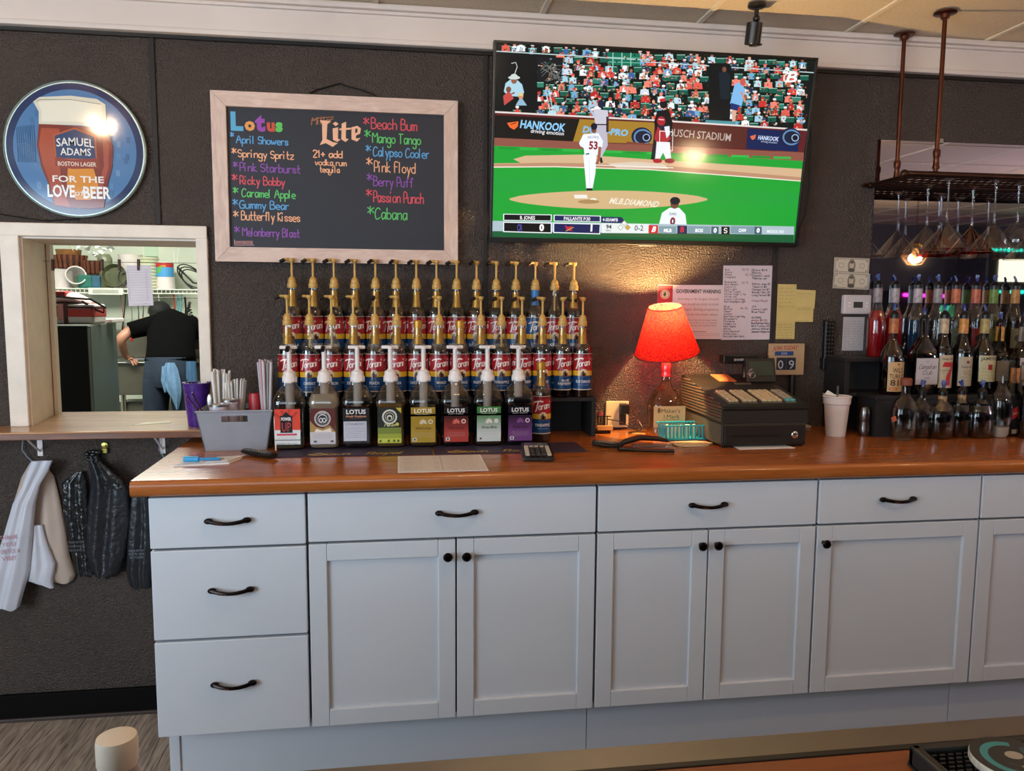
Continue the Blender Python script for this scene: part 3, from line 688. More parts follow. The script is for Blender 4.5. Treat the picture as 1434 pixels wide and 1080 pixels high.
for i in range(900):
    u, v = rr.uniform(60, 1370), rr.uniform(75, 350); v += dv(u)
    if v > 350+dv(u) or (u < 225 and 108 < v < 355) or (950 < u < 1110 and v > 150): continue
    pr.ell(u, v, rr.uniform(2, 6), rr.uniform(2, 5), rr.choice(['#101418', '#101418', '#1a1f26', '#3a2a26']+SK+['#1a4a40', '#7a2424', '#5a7f9a', '#c8ccd0']), 6, 120+i*.03)
pr.layer = 160
# outfield wall
pr.poly([(40, 357), (1372, 430), (1358, 530), (38, 470)], '#5b1e20'); pr.line([(40, 358), (720, 392), (1374, 432)], 7, '#dcd3cf')
pr.poly([(42, 372), (400, 388), (372, 483), (38, 468)], '#17130f'); pr.poly([(400, 388), (720, 402), (712, 494), (372, 484)], '#a07a2a'); pr.poly([(790, 405), (1112, 425), (1104, 512), (800, 498)], '#54261f'); pr.poly([(1116, 426), (1340, 440), (1332, 526), (1110, 514)], '#10204f')
pr.poly([(92, 405), (140, 398), (138, 420), (122, 434), (104, 424)], '#e8682a'); pr.line([(108, 412), (130, 404)], 3, '#17130f'); pr.text('HANKOOK', 242, 433, 32, '#8cc6f2', fit=200, bold=.03, slant=.12, rot=-2.5); pr.text('driving emotion', 262, 452, 16, '#e6e6ea', fit=148, bold=.01, slant=.15, rot=-2.5)
pr.text('DURA-PRO', 508, 452, 26, '#7fb8dd', fit=206, bold=.04, slant=.15, rot=-2.5)
for ux, c in ((664, '#2a3550'), (1300, '#2a4f8a')): pr.ell(ux, 462, 44, 40, '#1a2038', 24); pr.ring(ux+4, 464, 38, 34, 7, '#5f86b4'); pr.ell(ux+20, 466, 22, 22, '#11162a', 18); pr.ring(ux+20, 466, 16, 16, 4, '#9bb4d8')
pr.poly([(600, 484), (720, 494), (720, 520), (600, 510)], '#7a4030'); pr.poly([(1240, 522), (1356, 528), (1356, 545), (1240, 540)], '#7a4030')
pr.text('BUSCH STADIUM', 912, 470, 32, '#b5a29c', fit=292, bold=.01, rot=-2.5); pr.poly([(1126, 460), (1152, 452), (1148, 470), (1136, 476)], '#d86a4a'); pr.text('HANKOOK', 1204, 477, 18, '#c4d2ee', fit=100, bold=.03, slant=.12, rot=-2.5); pr.text('driving emotion', 1208, 488, 8, '#c4d2ee', fit=78, rot=-2.5)
# field
G1, G2, D1, D2 = '#1c9c32', '#1f9a38', '#a8705a', '#cfae88'
pr.poly([(38, 468), (1358, 530), (1356, 568), (700, 530), (38, 508)], '#8a5244'); pr.poly([(38, 503), (700, 528), (1354, 566), (1318, 918), (32, 893)], G1)
pr.poly([(120, 560), (170, 545), (400, 540), (700, 560), (1350, 600), (1345, 650), (1000, 625), (700, 604), (300, 592), (37, 596), (37, 578), (150, 576)], D2)
pr.poly([(37, 580), (260, 575), (500, 578), (800, 590), (1346, 636), (1344, 652), (1000, 628), (700, 606), (300, 594), (37, 597)], '#b78a6c'); pr.line([(37, 594), (300, 592), (700, 604), (1000, 626), (1344, 652)], 4, '#efe6da')
pr.poly([(520, 578), (640, 570), (760, 580), (780, 600), (560, 596)], '#d9c7b4'); pr.line([(470, 584), (800, 596)], 3, '#f2eee6')
for i in range(14): pr.line([(60+i*90, 512+i*3), (130+i*90, 514+i*3)], 10, '#2bb044' if i % 2 else '#178f31')
pr.poly([(37, 640), (400, 640), (900, 690), (1336, 700), (1334, 760), (37, 700)], G2)
pts = [(105+840*(i/20), 728-34*math.sin(PI*i/20)**.6) for i in range(21)]+[(945-840*(i/20), 735+38*math.sin(PI*i/20)**.7) for i in range(21)]
pr.poly(pts, '#cdae80'); pr.poly([(378, 712), (432, 712), (436, 728), (380, 728)], '#e8e4dc'); pr.ell(460, 732, 14, 6, '#e8e4dc', 12); pr.text('MLB.DIAMOND', 630, 757, 26, '#e9e2d0', fit=230, bold=.02, slant=.4, rot=-3); pr.ell(440, 742, 46, 9, '#a98658', 16)
def player(u, v, k, top, pant, cap, skin='#8c5a42', face=1):   # standing figure, v: feet, k: height in crop px
    h = k
    pr.poly([(u-.13*h, v), (u-.15*h, v-.25*h), (u-.16*h, v-.52*h), (u+.1*h, v-.52*h), (u+.07*h, v-.25*h), (u+.02*h, v)], pant)
    pr.poly([(u-.2*h, v-.5*h), (u-.2*h, v-.72*h), (u-.12*h, v-.85*h), (u+.08*h, v-.85*h), (u+.17*h, v-.74*h), (u+.12*h, v-.5*h)], top)
    pr.poly([(u-.21*h, v-.66*h), (u-.27*h, v-.72*h), (u-.16*h, v-.83*h), (u-.12*h, v-.7*h)], top); pr.line([(u+.15*h, v-.72*h), (u+.19*h, v-.58*h), (u+.15*h, v-.46*h)], .055*h, skin)
    pr.ell(u-.03*h, v-.91*h, .05*h, .065*h, skin, 14); pr.ell(u-.03*h, v-.95*h, .058*h, .045*h, cap, 14)
# batter
pr.poly([(470, 410), (515, 410), (520, 500), (490, 560), (478, 500)], '#b9b4c4'); pr.poly([(458, 345), (520, 350), (522, 412), (466, 412)], '#c6c3d0'); pr.line([(462, 372), (438, 340), (470, 322)], 12, '#a9bcd8'); pr.ell(490, 322, 14, 18, '#1c2440', 14); pr.line([(518, 380), (518, 440)], 11, '#3a2a2c'); pr.line([(466, 411), (518, 411)], 5, '#22202a'); pr.line([(490, 556), (494, 572)], 12, '#22202a')
pr.poly([(398, 490), (416, 452), (480, 448), (500, 482), (496, 508), (484, 512), (484, 542), (422, 545), (418, 512), (402, 502)], '#e9edf6'); pr.poly([(416, 540), (472, 540), (468, 620), (456, 688), (430, 690), (424, 620)], '#eceff8'); pr.line([(486, 510), (482, 560), (474, 578)], 13, '#9c5b42'); pr.ell(460, 432, 11, 15, '#7a4434', 14); pr.ell(461, 419, 14, 15, '#14182a', 14)
pr.text('53', 458, 516, 32, '#8e2330', fit=40, bold=.04); pr.text('PALLANTE', 458, 474, 11, '#333a66', fit=50, arch=5); pr.line([(428, 538), (440, 536)], 5, '#1c2440'); pr.poly([(430, 684), (456, 684), (456, 694), (430, 694)], '#18181c')
pr.line([(440, 560), (446, 680)], 2, '#c2c9dc')
# umpire and catcher
pr.poly([(716, 400), (730, 350), (780, 350), (796, 402), (788, 470), (730, 470)], '#101114'); pr.ell(756, 322, 16, 20, '#1a1416', 14); pr.ell(752, 305, 14, 7, '#cc2233', 10); pr.line([(724, 470), (712, 556)], 18, '#1b1c24'); pr.line([(780, 470), (778, 550)], 16, '#1b1c24')
pr.poly([(718, 470), (732, 418), (770, 416), (786, 470), (770, 492), (730, 492)], '#a82833'); pr.poly([(728, 414), (748, 404), (770, 420), (752, 440)], '#1c2036'); pr.ell(747, 395, 18, 20, '#a8222e', 14); pr.line([(736, 388), (758, 390)], 4, '#e8c8c8'); pr.poly([(728, 484), (784, 486), (790, 560), (770, 564), (756, 530), (740, 562), (722, 560)], '#e6e8f2'); pr.poly([(760, 420), (782, 416), (784, 452), (770, 470)], '#dfe3f0')
pr.ell(732, 566, 20, 10, '#a8222e', 12); pr.ell(784, 566, 22, 11, '#8e1e28', 12); pr.line([(741, 438), (797, 442), (795, 523), (740, 520), (741, 438)], 3, '#f4f4f4'); pr.text('B', 1300, 226, 44, '#f6f6f6', fit=50, bold=.02, slant=.3); pr.ring(1296, 210, 28, 24, 4, '#f6f6f6', a0=120, a1=300)
# second base runner / fielder near the camera
pr.poly([(740, 838), (752, 790), (784, 768), (826, 768), (852, 796), (858, 840), (838, 842), (832, 906), (764, 906), (762, 840)], '#e4ecf4'); pr.ell(806, 752, 18, 20, '#6e4436', 14); pr.ell(808, 738, 22, 17, '#121826', 14); pr.text('0', 797, 842, 34, '#b3202e', bold=.05); pr.text('0', 797, 838, 26, '#1d2340', bold=.02); pr.text('SIRI', 798, 800, 12, '#23284a', fit=34)
# score graphics
pr.poly([(32, 824), (1318, 848), (1317, 888), (32, 872)], '#a8bcc4'); pr.poly([(32, 868), (1317, 884), (1316, 918), (32, 893)], '#1a5a34')
pr.poly([(78, 794), (284, 797), (283, 826), (78, 823)], '#e8ecf0'); pr.poly([(82, 797), (280, 800), (279, 823), (82, 820)], '#0e0f14'); pr.poly([(78, 828), (284, 832), (284, 878), (78, 872)], '#e8ecf0'); pr.poly([(82, 832), (280, 836), (280, 874), (82, 868)], '#0a0a0c')
pr.poly([(292, 798), (492, 802), (492, 830), (292, 826)], '#e8ecf0'); pr.poly([(296, 801), (488, 805), (488, 827), (296, 823)], '#1a2458'); pr.poly([(290, 832), (492, 836), (490, 882), (290, 876)], '#e8ecf0'); pr.poly([(294, 836), (488, 840), (486, 878), (294, 872)], '#141c52')
pr.text('B. JONES', 181, 818, 15, '#f0f0f0', fit=68, bold=.02); pr.text('0', 241, 866, 28, '#ffffff', bold=.05); pr.text('PALLANTE P:30', 391, 822, 15, '#f0f0f0', fit=122, bold=.02); pr.text('1', 452, 868, 28, '#ffffff', bold=.05)
pr.text('CR', 148, 866, 28, '#4a4a9c', fit=24, bold=.03); pr.poly([(340, 842), (352, 850), (372, 846), (362, 858), (374, 868), (356, 866), (346, 860)], '#c02a3a'); pr.line([(344, 868), (376, 852)], 3, '#e0b040')
pr.poly([(494, 806), (580, 808), (602, 834), (494, 832)], '#18205a'); pr.text('4-SEAMFB', 532, 826, 14, '#e8ecf0', fit=72, bold=.02); pr.poly([(494, 834), (700, 838), (698, 878), (494, 876)], '#dfe6e6'); pr.text('94', 526, 858, 18, '#22242c', bold=.03); pr.text('MPH', 524, 870, 8, '#22242c'); pr.text('0-2', 654, 866, 24, '#3a3e44', fit=42, bold=.01)
for u, v, c in ((576, 852, '#f4f4ec'), (592, 834, '#e8ecec'), (606, 852, '#d0a238')): pr.poly([(u, v-13), (u+13, v), (u, v+13), (u-13, v)], '#8a8a7c'); pr.poly([(u, v-10), (u+10, v), (u, v+10), (u-10, v)], c)
pr.poly([(696, 842), (736, 843), (736, 878), (695, 877)], '#c8202c'); pr.text('B', 716, 871, 24, '#ffffff', bold=.03, slant=.3)
for a, c_, t_ in ((740, 814, 'MLB'), (862, 960, 'BOS'), (1046, 1146, 'CHW')): pr.poly([(a, 846), (c_, 848), (c_, 880), (a, 878)], '#7c97a4'); pr.text(t_, (a+c_)/2, 872, 15, '#f4f8f8', fit=38, bold=.04)
pr.poly([(818, 844), (860, 845), (860, 880), (818, 879)], '#14204c'); pr.text('B', 839, 872, 24, '#c8283a', bold=.03); pr.poly([(1006, 848), (1042, 849), (1042, 882), (1006, 881)], '#101214'); pr.hand('S', 1018, 876, 22, '#e8e8e8', th=4)
for u in (979, 1163): pr.poly([(u-16, 848), (u+16, 849), (u+16, 882), (u-16, 881)], '#44606c'); pr.text('0', u, 874, 20, '#ffffff', bold=.05)
pr.text('MIDDLE 3RD', 1238, 876, 13, '#eaf2f2', fit=86, bold=.02)
pr.build('screen_picture', PRINTE, lambda x, y, o: (x, -.0008-o, y+(.016-bz)/2), t)
b = MB(); b.tube([(P(u, v, -.02))[:] for u, v in [(1133, 150), (1136, 200), (1134, 260), (1128, 300), (1120, 318), (1117, 345)]], .003, m_black, 6)
tag(b.build('power_cable'), 'thin black cable hanging down the wall beside the television', 'cable')

# papers on the wall
def sheet(name, label, cat, x0, z0, x1, z1, quad, paint, c='#d8d2d0', y=-.0012, mat=None, rot=0, group=None):
    t = thing(name, label, cat, ((x0+x1)/2, y, (z0+z1)/2), 0, group); t.rotation_euler = (0, R(rot), 0)
    W, H = abs(x1-x0), abs(z1-z0)
    MB().box((-W/2, -.0004, -H/2), (W/2, .0006, H/2), M('sheet_'+c, c, .6)).build('sheet', t)
    pr = Print(W, H, quad, 1e-5); paint(pr); pr.build('print', mat or PRINT, lambda x, y_, o: (x, -.0007-o, y_), t); return t
def pw(pr):
    pr.rect(375, 148, 718, 430, '#cfc0c2'); pr.rect(375, 150, 452, 242, '#a02a34'); pr.ell(413, 197, 24, 24, '#d8c8a0'); pr.ring(413, 197, 20, 20, 3, '#6b6a40'); pr.poly([(402, 200), (412, 182), (420, 196), (412, 210)], '#38543c')
    pr.text('GOVERNMENT WARNING', 585, 190, 19, '#201e24', fit=244, bold=.03)
    for i, s in enumerate(['According to the Surgeon General,', 'women should not drink alcoholic', 'beverages during pregnancy', 'because of the risk of birth defects.']): pr.text(s, 585, 226+i*27, 12, '#6e5058', fit=226)
    for i, s in enumerate(['Consumption of alcoholic beverages impairs', 'your ability to drive a car or operate', 'machinery and may cause health problems']): pr.text(s, 590, 334+i*14, 8, '#5a4450', fit=200)
    pr.line([(520, 392), (630, 392)], 2.5, '#2a2228'); pr.line([(520, 402), (700, 403)], 1.2, '#6a5a60'); pr.line([(520, 411), (700, 412)], 1.2, '#6a5a60')
sheet('warning_notice', 'printed government warning notice with red corner, pinned behind the lamp', 'notice', 1.483, 1.226, 1.722, 1.411, [(375, 148), (718, 150), (718, 430), (375, 430)], pw, '#cfc0c2')
def pp(pr):
    pr.rect(712, 46, 974, 432, '#cdbfc6')
    L = ['Bud', 'Coors', 'Shots', 'Longneck', '', 'Budweiser', 'Bud Select', 'Coors Lt', 'Bud Light', 'Miller Light', 'Miller High Life', 'Miller 64', 'Coors Light Keg', 'Bud Champagne Light', '', 'Blue', 'Bottle', 'Mason', 'Corona', 'Bud Moon Light Keg', 'Strawberry', 'Michelob', 'Modelo Lt', 'Red Apple', 'White', 'Rita Bacardi', 'White Claw', 'Bud Light Next Seltz']
    for i, s in enumerate(L):
        if s: pr.hand(s, 722, 72+i*12.8, 8.5, '#201a24', th=1.6, fit=min(116, len(s)*7.4))
    for u, v, s in [(812, 72, '$3.50'), (830, 100, '$2.75'), (812, 142, '$3.75'), (808, 275, '$4.00')]: pr.hand(s, u, v, 10, '#7a4a58', th=1.4)
    Rr = ['Coors $5.8', 'Malibu', 'Captain Jack', 'Madras Jar', '', 'Patron Jose $7', 'Tequila $6', 'Margarita $7', 'Bloody Mary $7', 'Long Island $8', '', 'Crown Royal', '', 'Jim', 'Coors Light', 'Blue Moon', '', 'ALCOHOL', 'shots $5.00', 'Bud Bottled Many', 'Wild Turkey 101', 'Johnny Walker', 'Jameson Reserve']
    for i, s in enumerate(Rr):
        if s: pr.hand(s, 866, 74+i*14.6, 9, '#8a3040' if i in (11, 18) else '#201a24', th=1.8, fit=min(100, len(s)*8))
    pr.line([(862, 60), (862, 84)], 2, '#201a24'); pr.line([(872, 60), (866, 100), (880, 118)], 2, '#201a24')
sheet('price_list', 'tall white handwritten drinks price list beside the warning notice', 'paper', 1.716, 1.226, 1.895, 1.477, [(714, 50), (972, 53), (964, 430), (712, 428)], pp, '#cdbfc6', -.003)
NY = '#c9b472'
def notep(n, seed, dark_='#6a5c3c'):
    def f(pr):
        for i in range(n): pr.scribble(-pr.w*.42, pr.w*.38, pr.h*(.36-.74*i/max(1, n-1))-.003, .005, dark_, seed+i, .0008)
    return f
def sticky(label, px0, py0, px1, py1, n, seed, y, rot=0):
    a, c = P(px0, py0, 0), P(px1, py1, 0); sheet('sticky_note', label, 'note', a.x, c.z, c.x, a.z, None, notep(n, seed), NY, y, None, rot, 'yellow notes stuck to the wall')
sticky('top left yellow note of the cluster on the wall right of the price list', 1089, 398, 1114, 425, 5, 1, -.002)
sticky('blank-looking yellow note below the top left one and above the lowest', 1088, 424, 1114, 450, 1, 9, -.0016)
sticky('lowest yellow note with a column of dark writing', 1087, 449, 1112, 475, 6, 20, -.0012)
sticky('upper right yellow note with a folded corner in the wall cluster', 1114, 406, 1140, 432, 2, 30, -.004, 2)
sticky('lower right yellow note partly under the folded one', 1114, 428, 1138, 451, 2, 40, -.0012)
def bill(pr):
    w, h = pr.w, pr.h
    pr.rect(-w/2, -h/2, w/2, h/2, '#b7aea0'); pr.rect(-w*.48, -h*.45, w*.48, h*.45, '#8f897c'); pr.rect(-w*.46, -h*.4, w*.46, h*.4, '#c3baa9')
    pr.ell(-.0, 0, w*.11, h*.42, '#7d7568'); pr.ell(0, .001, w*.06, h*.25, '#b9ac98'); pr.ell(0, -h*.3, w*.1, h*.13, '#4a4640'); pr.ell(0, h*.22, w*.055, h*.1, '#5a544a')
    pr.ring(w*.3, 0, w*.07, w*.07, .0015, '#6f6a60'); pr.ring(-w*.3, 0, w*.07, w*.07, .0015, '#6f6a60')
    for sx in (-1, 1):
        for sz in (-1, 1): pr.text('20', sx*w*.42, sz*h*.33-.003, .006, '#57524a', bold=.02)
    for i in range(4): pr.line([(-w*.25, h*(.3-.18*i)), (-w*.14, h*(.3-.18*i))], .0006, '#6f6a60')
a, c = P(1168, 361, 0), P(1216, 383, 0); sheet('banknote', 'framed banknote on the wall above another, by the mirror edge', 'banknote', a.x, c.z, c.x, a.z, None, bill, '#b7aea0', -.002, None, 1, 'banknotes on the wall')
a, c = P(1167, 382, 0), P(1216, 405, 0); sheet('banknote', 'lower of the two banknotes on the wall, above the thermostat', 'banknote', a.x, c.z, c.x, a.z, None, bill, '#b7aea0', -.0012, None, 2, 'banknotes on the wall')
a, c = P(1181, 444, 0), P(1208, 491, 0)
def lp(pr):
    for i in range(12): pr.scribble(-pr.w*.44, pr.w*.4, pr.h*(.40-.075*i)-.002, .005, '#4a444a', 60+i, .0007)
sheet('handwritten_list', 'small white handwritten list below the thermostat', 'paper', a.x, c.z, c.x, a.z, None, lp, '#bdb6b8', -.0012)
# thermostat
a, c = P(1180, 413, 0), P(1217, 440, 0)
t = thing('thermostat', 'white thermostat with small grey display on the wall by the mirror', 'thermostat', ((a.x+c.x)/2-.006, 0, (a.z+c.z)/2)); w2, h2 = (c.x-a.x)/2, (a.z-c.z)/2
MB().box((-w2, -.022, -h2), (w2, -.0005, h2), M('thermostat_white', '#c9c2c4', .4), .005).build('case', t)
MB().box((-w2*.32, -.0235, -h2*.35), (w2*.35, -.0215, h2*.28), M('lcd', '#3c3c38', .2), .001).build('display', t)
for sx, sz in ((-.62, .15), (-.62, -.2), (.66, .15), (.66, -.2)): MB().box((sx*w2-.005, -.024, sz*h2-.003), (sx*w2+.005, -.0215, sz*h2+.003), m_pwhite, .001).build('button', t)
# remote mounted on wall
a, c = P(1150, 449, 0), P(1163.5, 511, 0)
t = thing('remote_control', 'long black remote hanging upright on the wall left of the thermostat', 'remote', ((a.x+c.x)/2, 0, (a.z+c.z)/2)); w2, h2 = .019, .082
MB().box((-w2, -.022, -h2), (w2, -.004, h2), m_black, .006).build('body', t); MB().box((-w2-.003, -.026, -h2-.012), (w2+.003, -.0005, -h2+.03), M('holder_black', '#161414', .3), .003).build('holder', t)
b = MB()
for i in range(9):
    for j in (-1, 0, 1): b.ball((j*.011, -.0225, h2-.014-i*.014), (.0035, .002, .0035), M('remote_button_grey', '#3a3736', .5), 8, 4)
b.build('buttons', t)['kind'] = 'stuff'
# mirror
MX0, MX1, MZ0, MZ1 = 2.262, 3.6, 1.0, 1.921
t = thing('wall_mirror', 'large frameless bar mirror behind the liquor bottles', 'mirror')
MB().box((MX0, -.006, MZ0), (MX1, -.0008, MZ1), m_mirror).build('mirror_glass', t)
for x in (2.505, 3.2): MB().box((x-.008, -.010, MZ1-.006), (x+.008, -.001, MZ1+.012), m_chrome, .002).build('clip', t)
# security camera on ceiling
p = PZ(1060, 6, ZC-.004)
t = thing('security_camera', 'small black security camera hanging from the ceiling above the television', 'camera', (p.x, p.y, ZC-.004))
MB().lathe([(.027, 0), (.027, -.008), (.018, -.012)], m_black, 24).build('mount', t)
b = MB().tube([(0, 0, -.01), (0, 0, -.04)], .007, m_black).ball((0, 0, -.042), .011, m_black); b.build('arm', t)
b = MB(); b.X = Matrix.Rotation(R(12), 4, 'X'); b.lathe([(.018, -.05), (.024, -.052), (.024, -.112), (.022, -.114), (.017, -.110)], m_black, 24); b.box((-.002, -.03, -.118), (.02, .02, -.112), m_black, .002); b.build('camera_body', t)

# ============================================================ SYRUP DISPLAY
t = thing('bottle_riser', 'black stepped riser on the counter holding the syrup bottles', 'riser')
RZ1, RZ2 = 1.043, 1.158
for nm, a, c in [('side_board', (1.222, -.147, CT), (1.236, -.004, RZ1-.0125)), ('side_board', (.24, -.147, CT), (.254, -.004, RZ1-.0125)), ('shelf_board', (.236, -.147, RZ1-.012), (1.238, -.004, RZ1)),
                 ('back_board', (.256, -.012, CT), (1.22, -.005, RZ1-.0125)), ('upper_step', (.24, -.078, RZ1+.0003), (1.22, -.004, RZ2)), ('side_board', (.985, -.14, CT), (.999, -.013, RZ1-.0125))]:
    MB().box(a, c, m_blackm, .0015).build(nm, t)

def pump_mesh(col_, cap_, white=False):
    """returns meshes of pump and nozzle cap; z=0 is the bottle mouth, nozzle points to +x"""
    b = MB()
    if not white:
        b.lathe([(.0138, -.010), (.0146, -.008), (.0146, .004), (.0120, .006), (.0122, .012), (.0112, .017), (.0075, .023), (.004, .026)], col_, 20)
        b.lathe([(.0036, .024), (.0034, .074)], col_, 10); b.lathe([(.0036, .068), (.008, .073), (.0095, .078), (.0085, .0815), (.001, .082)], col_, 16)
        b.tube([(0, 0, .078), (.018, 0, .0785), (.026, 0, .075)], [.0045, .0042, .0038], col_, 8)
        c = MB().tube([(.022, 0, .077), (.036, 0, .070)], [.0062, .0055], cap_, 10)
    else:
        b.lathe([(.0200, -.004), (.0208, .0), (.0208, .012), (.0180, .016), (.0172, .027), (.010, .031), (.0085, .034)], col_, 28)
        for i in range(14): a = 2*PI*i/14; b.box((.0195*math.cos(a)-.0012, .0195*math.sin(a)-.0012, -.003), (.0195*math.cos(a)+.0022, .0195*math.sin(a)+.0022, .012), col_, .0005, 1)
        b.lathe([(.0068, .03), (.0068, .096)], col_, 12); b.box((-.026, -.0085, .094), (.024, .0085, .104), col_, .003, 2)
        b.lathe([(.0125, -.085), (.0125, -.004)], col_, 16); b.tube([(0, 0, .099), (.0, -.026, .0985)], [.006, .005], col_, 10)
        c = MB().tube([(0, -.022, .0985), (.0, -.038, .092)], [.0072, .006], cap_, 10)
    return b.mesh('pump'), c.mesh('nozzle_cap')
gp, gc = pump_mesh(m_goldp, m_black); bp_, bc = pump_mesh(M('blue_plastic', '#2466a8', .35), m_black)
wp, wc = pump_mesh(m_pwhite, m_black, True)
RB = .0312
def syrup_body(c, rough=.12):
    b = MB(); m_ = M('syrup_'+c, c, rough, coat=.6)
    b.lathe([(.026, 0), (.0305, .003), (RB-.0005, .010), (RB-.0005, .146), (.029, .158), (.026, .163)], m_, 28); return b.mesh('syrup')
bodyg = MB().lathe([(RB+.0002, .004), (RB+.0002, .146), (.0305, .158), (.024, .172), (.0155, .186), (.0130, .2), (.0118, .238)], m_glass, 28, cap=False).mesh('glass_body')
foil = MB().lathe([(.0140, .172), (.0132, .185), (.0120, .2), (.0118, .222), (.0118, .223)], m_gold, 24).mesh('neck_foil')
foilb = MB().lathe([(.0140, .180), (.0128, .195), (.0128, .228), (.0132, .232)], M('blue_foil', '#2a6fb0', .4), 24).mesh('neck_foil')
syr = {c: syrup_body(c) for c in ('#160c09', '#2a120a', '#3a1a0e', '#10141c')}
def syrup_label(flavor, blue=False):
    pr = Print(.18, .114); h = .114; ARC = PI*RB*.92
    red = '#a51f26' if not blue else '#1c4f86'
    pr.rect(-ARC, -.004, ARC, h, '#c9b8a0', 1, 36); pr.rect(-ARC, .056, ARC, h-.0015, red, 2, 36); pr.rect(-ARC, .042, ARC, .0585, '#d9a92a', 3, 36); pr.rect(-ARC, -.001, ARC, .0425, '#16406f', 4, 36); pr.rect(-ARC, h-.010, ARC, h-.0015, '#7a1a20' if not blue else '#15406e', 3, 36)
    pr.rect(-ARC, .0405, ARC, .0418, '#0e2444', 5, 36)
    for s_ in (-1, 0, 1):
        cx = s_*.066
        pr.ell(cx, .052, .0125, .0125, '#d9c4a0', 20, 6); pr.poly([(cx-.009, .040), (cx-.0085, .050), (cx-.004, .058), (cx+.003, .058), (cx+.0075, .052), (cx+.010, .040)], '#7a4a2c', 7); pr.poly([(cx-.004, .04), (cx-.003, .054), (cx+.003, .054), (cx+.004, .04)], '#2c1a12', 8); pr.ell(cx+.004, .055, .0028, .0035, '#e2c49c', 10, 9)
        pr.layer = 10; u = cx-.027
        pr.line([(u-.004, .0930), (u+.004, .0965), (u+.018, .0985), (u+.025, .0970)], .0040, '#efe4dc', 11); pr.line([(u+.011, .096), (u+.005, .070), (u+.0015, .0655)], .0038, '#efe4dc', 11)
        pr.hand('orani', u+.0125, .0715, .0205, '#efe4dc', th=.0026, fit=.040, slant=.22, rot=9)
        if flavor:
            ws = flavor.split('|')
            for i, w_ in enumerate(ws): pr.text(w_, cx, .0195+(.009*(len(ws)-1-2*i))/2*1.1, .0085 if len(ws) == 1 else .0065, '#e6e2dc', fit=min(.05, .0062*len(w_)), bold=.015, layer=12)
            pr.line([(cx-.017, .0125), (cx+.017, .0125)], .0008, '#9fb4cc', 12)
    return pr.strips().mesh('label', PRINTG, lambda x, y, o: cyl(RB+.0006)(x, y+.028, o))
def syrup_bottle(x, y, z, label, flavor, group, rot=0, top='gold', ang=180, body='#160c09', lrot=0, blue=False):
    t = thing('syrup_bottle', label, 'bottle', (x, y, z), 0, group)
    link('glass_body', bodyg, t); link('syrup', syr[body], t); link('label', syrup_label(flavor, blue), t, rot=(0, 0, R(lrot)))
    if top in ('gold', 'capped'): link('neck_foil', foil, t)
    if top == 'blue': link('neck_foil', foilb, t)
    if top == 'capped':
        MB().lathe([(.0140, .222), (.0142, .226), (.0142, .244), (.012, .246)], m_gold, 24).build('cap', t)
    else:
        pm = link('pump', gp, t, (0, 0, .240), (0, 0, R(ang))); link('nozzle_cap', gc, pm)
        if top == 'clear': MB().tube([(0, 0, 0), (0, 0, -.16)], .0035, m_goldp).build('dip_tube', pm)
    return t
ORD = ['first', 'second', 'third', 'fourth', 'fifth', 'sixth', 'seventh', 'eighth', 'ninth', 'tenth', 'eleventh', 'twelfth', 'thirteenth', 'fourteenth', 'fifteenth']
mid = [(405, '', 'gold', 188), (435, 'CHERRY', 'clear', 195), (466, 'WATERMELON', 'clear', 190), (495, 'STRAWBERRY', 'gold', 182), (525, 'PEACH', 'gold', 262), (555, 'GUAVA', 'gold', 185), (585, 'CANTALOUPE', 'capped', 0), (614, 'MANGO', 'gold', 190),
       (644, 'ORANGE', 'capped', 0), (673, 'RASPBERRY', 'gold', 200), (705, 'PINEAPPLE', 'clear', 210), (730, 'BLUEBERRY', 'gold', 200), (758, 'LIME', 'gold', 190), (787, 'BLUE|RASPBERRY', 'gold', 300), (816, 'BLUE CURACAO', 'gold', 215)]
for i, (px, fl_, top, ang) in enumerate(mid):
    x = P(404, 520, -.113).x+i*(P(815, 520, -.113).x-P(404, 520, -.113).x)/14
    what = {'gold': 'with gold pump', 'clear': 'with bare glass neck', 'capped': 'with gold cap, no pump'}[top]
    lb = 'syrup bottle %s, %s, %s in the middle row' % (what, fl_.replace('|', ' ').title(), ORD[i]) if fl_ else 'syrup bottle with gold pump at the left end of the middle row'
    syrup_bottle(x, -.113, RZ1+.0005, lb, fl_, 'syrup bottles in the middle row', 0, top, ang, rr.choice(list(syr)), rr.uniform(-14, 14)+(18 if i in (0, 11) else 0), False)
rear = [411, 439, 469, 498, 527, 556, 585, 614, 642, 670, 697, 724, 752, 778, 804]
rfl = ['VANILLA', 'HAZELNUT', 'CARAMEL', 'COCONUT', 'ALMOND', 'CARAMEL', 'PASSION', 'KIWI', 'VANILLA', 'BLACKBERRY', 'BANANA', 'LAVENDER', 'BLUE|CURACAO', 'HAZELNUT', 'COCONUT']
for i, px in enumerate(rear):
    x = P(410, 445, -.042).x+i*(P(803, 445, -.042).x-P(410, 445, -.042).x)/14; top = 'blue' if i == 12 else ('clear' if i == 13 else 'gold')
    lb = 'syrup bottle with blue label and blue neck in the rear row' if i == 12 else 'red labelled syrup bottle with gold pump, %s from left in the rear row' % ORD[i]
    syrup_bottle(x, -.042, RZ2+.0005, lb, rfl[i], 'syrup bottles in the rear row', 0, top, [200, 205, 212, 222, 235, 240, 225, 210, 190, 230, 205, 195, 212, 190, 195][i], rr.choice(list(syr)), rr.uniform(-22, 22), i == 12)
p = PZ(757, 616, CT+.003)
syrup_bottle(1.044, -.205, CT+.0035, 'gold capped pineapple syrup bottle at the right end of the front row', 'PINEAPPLE', 'bottles in the front row', 0, 'capped', 0, '#3a1a0e', 4)

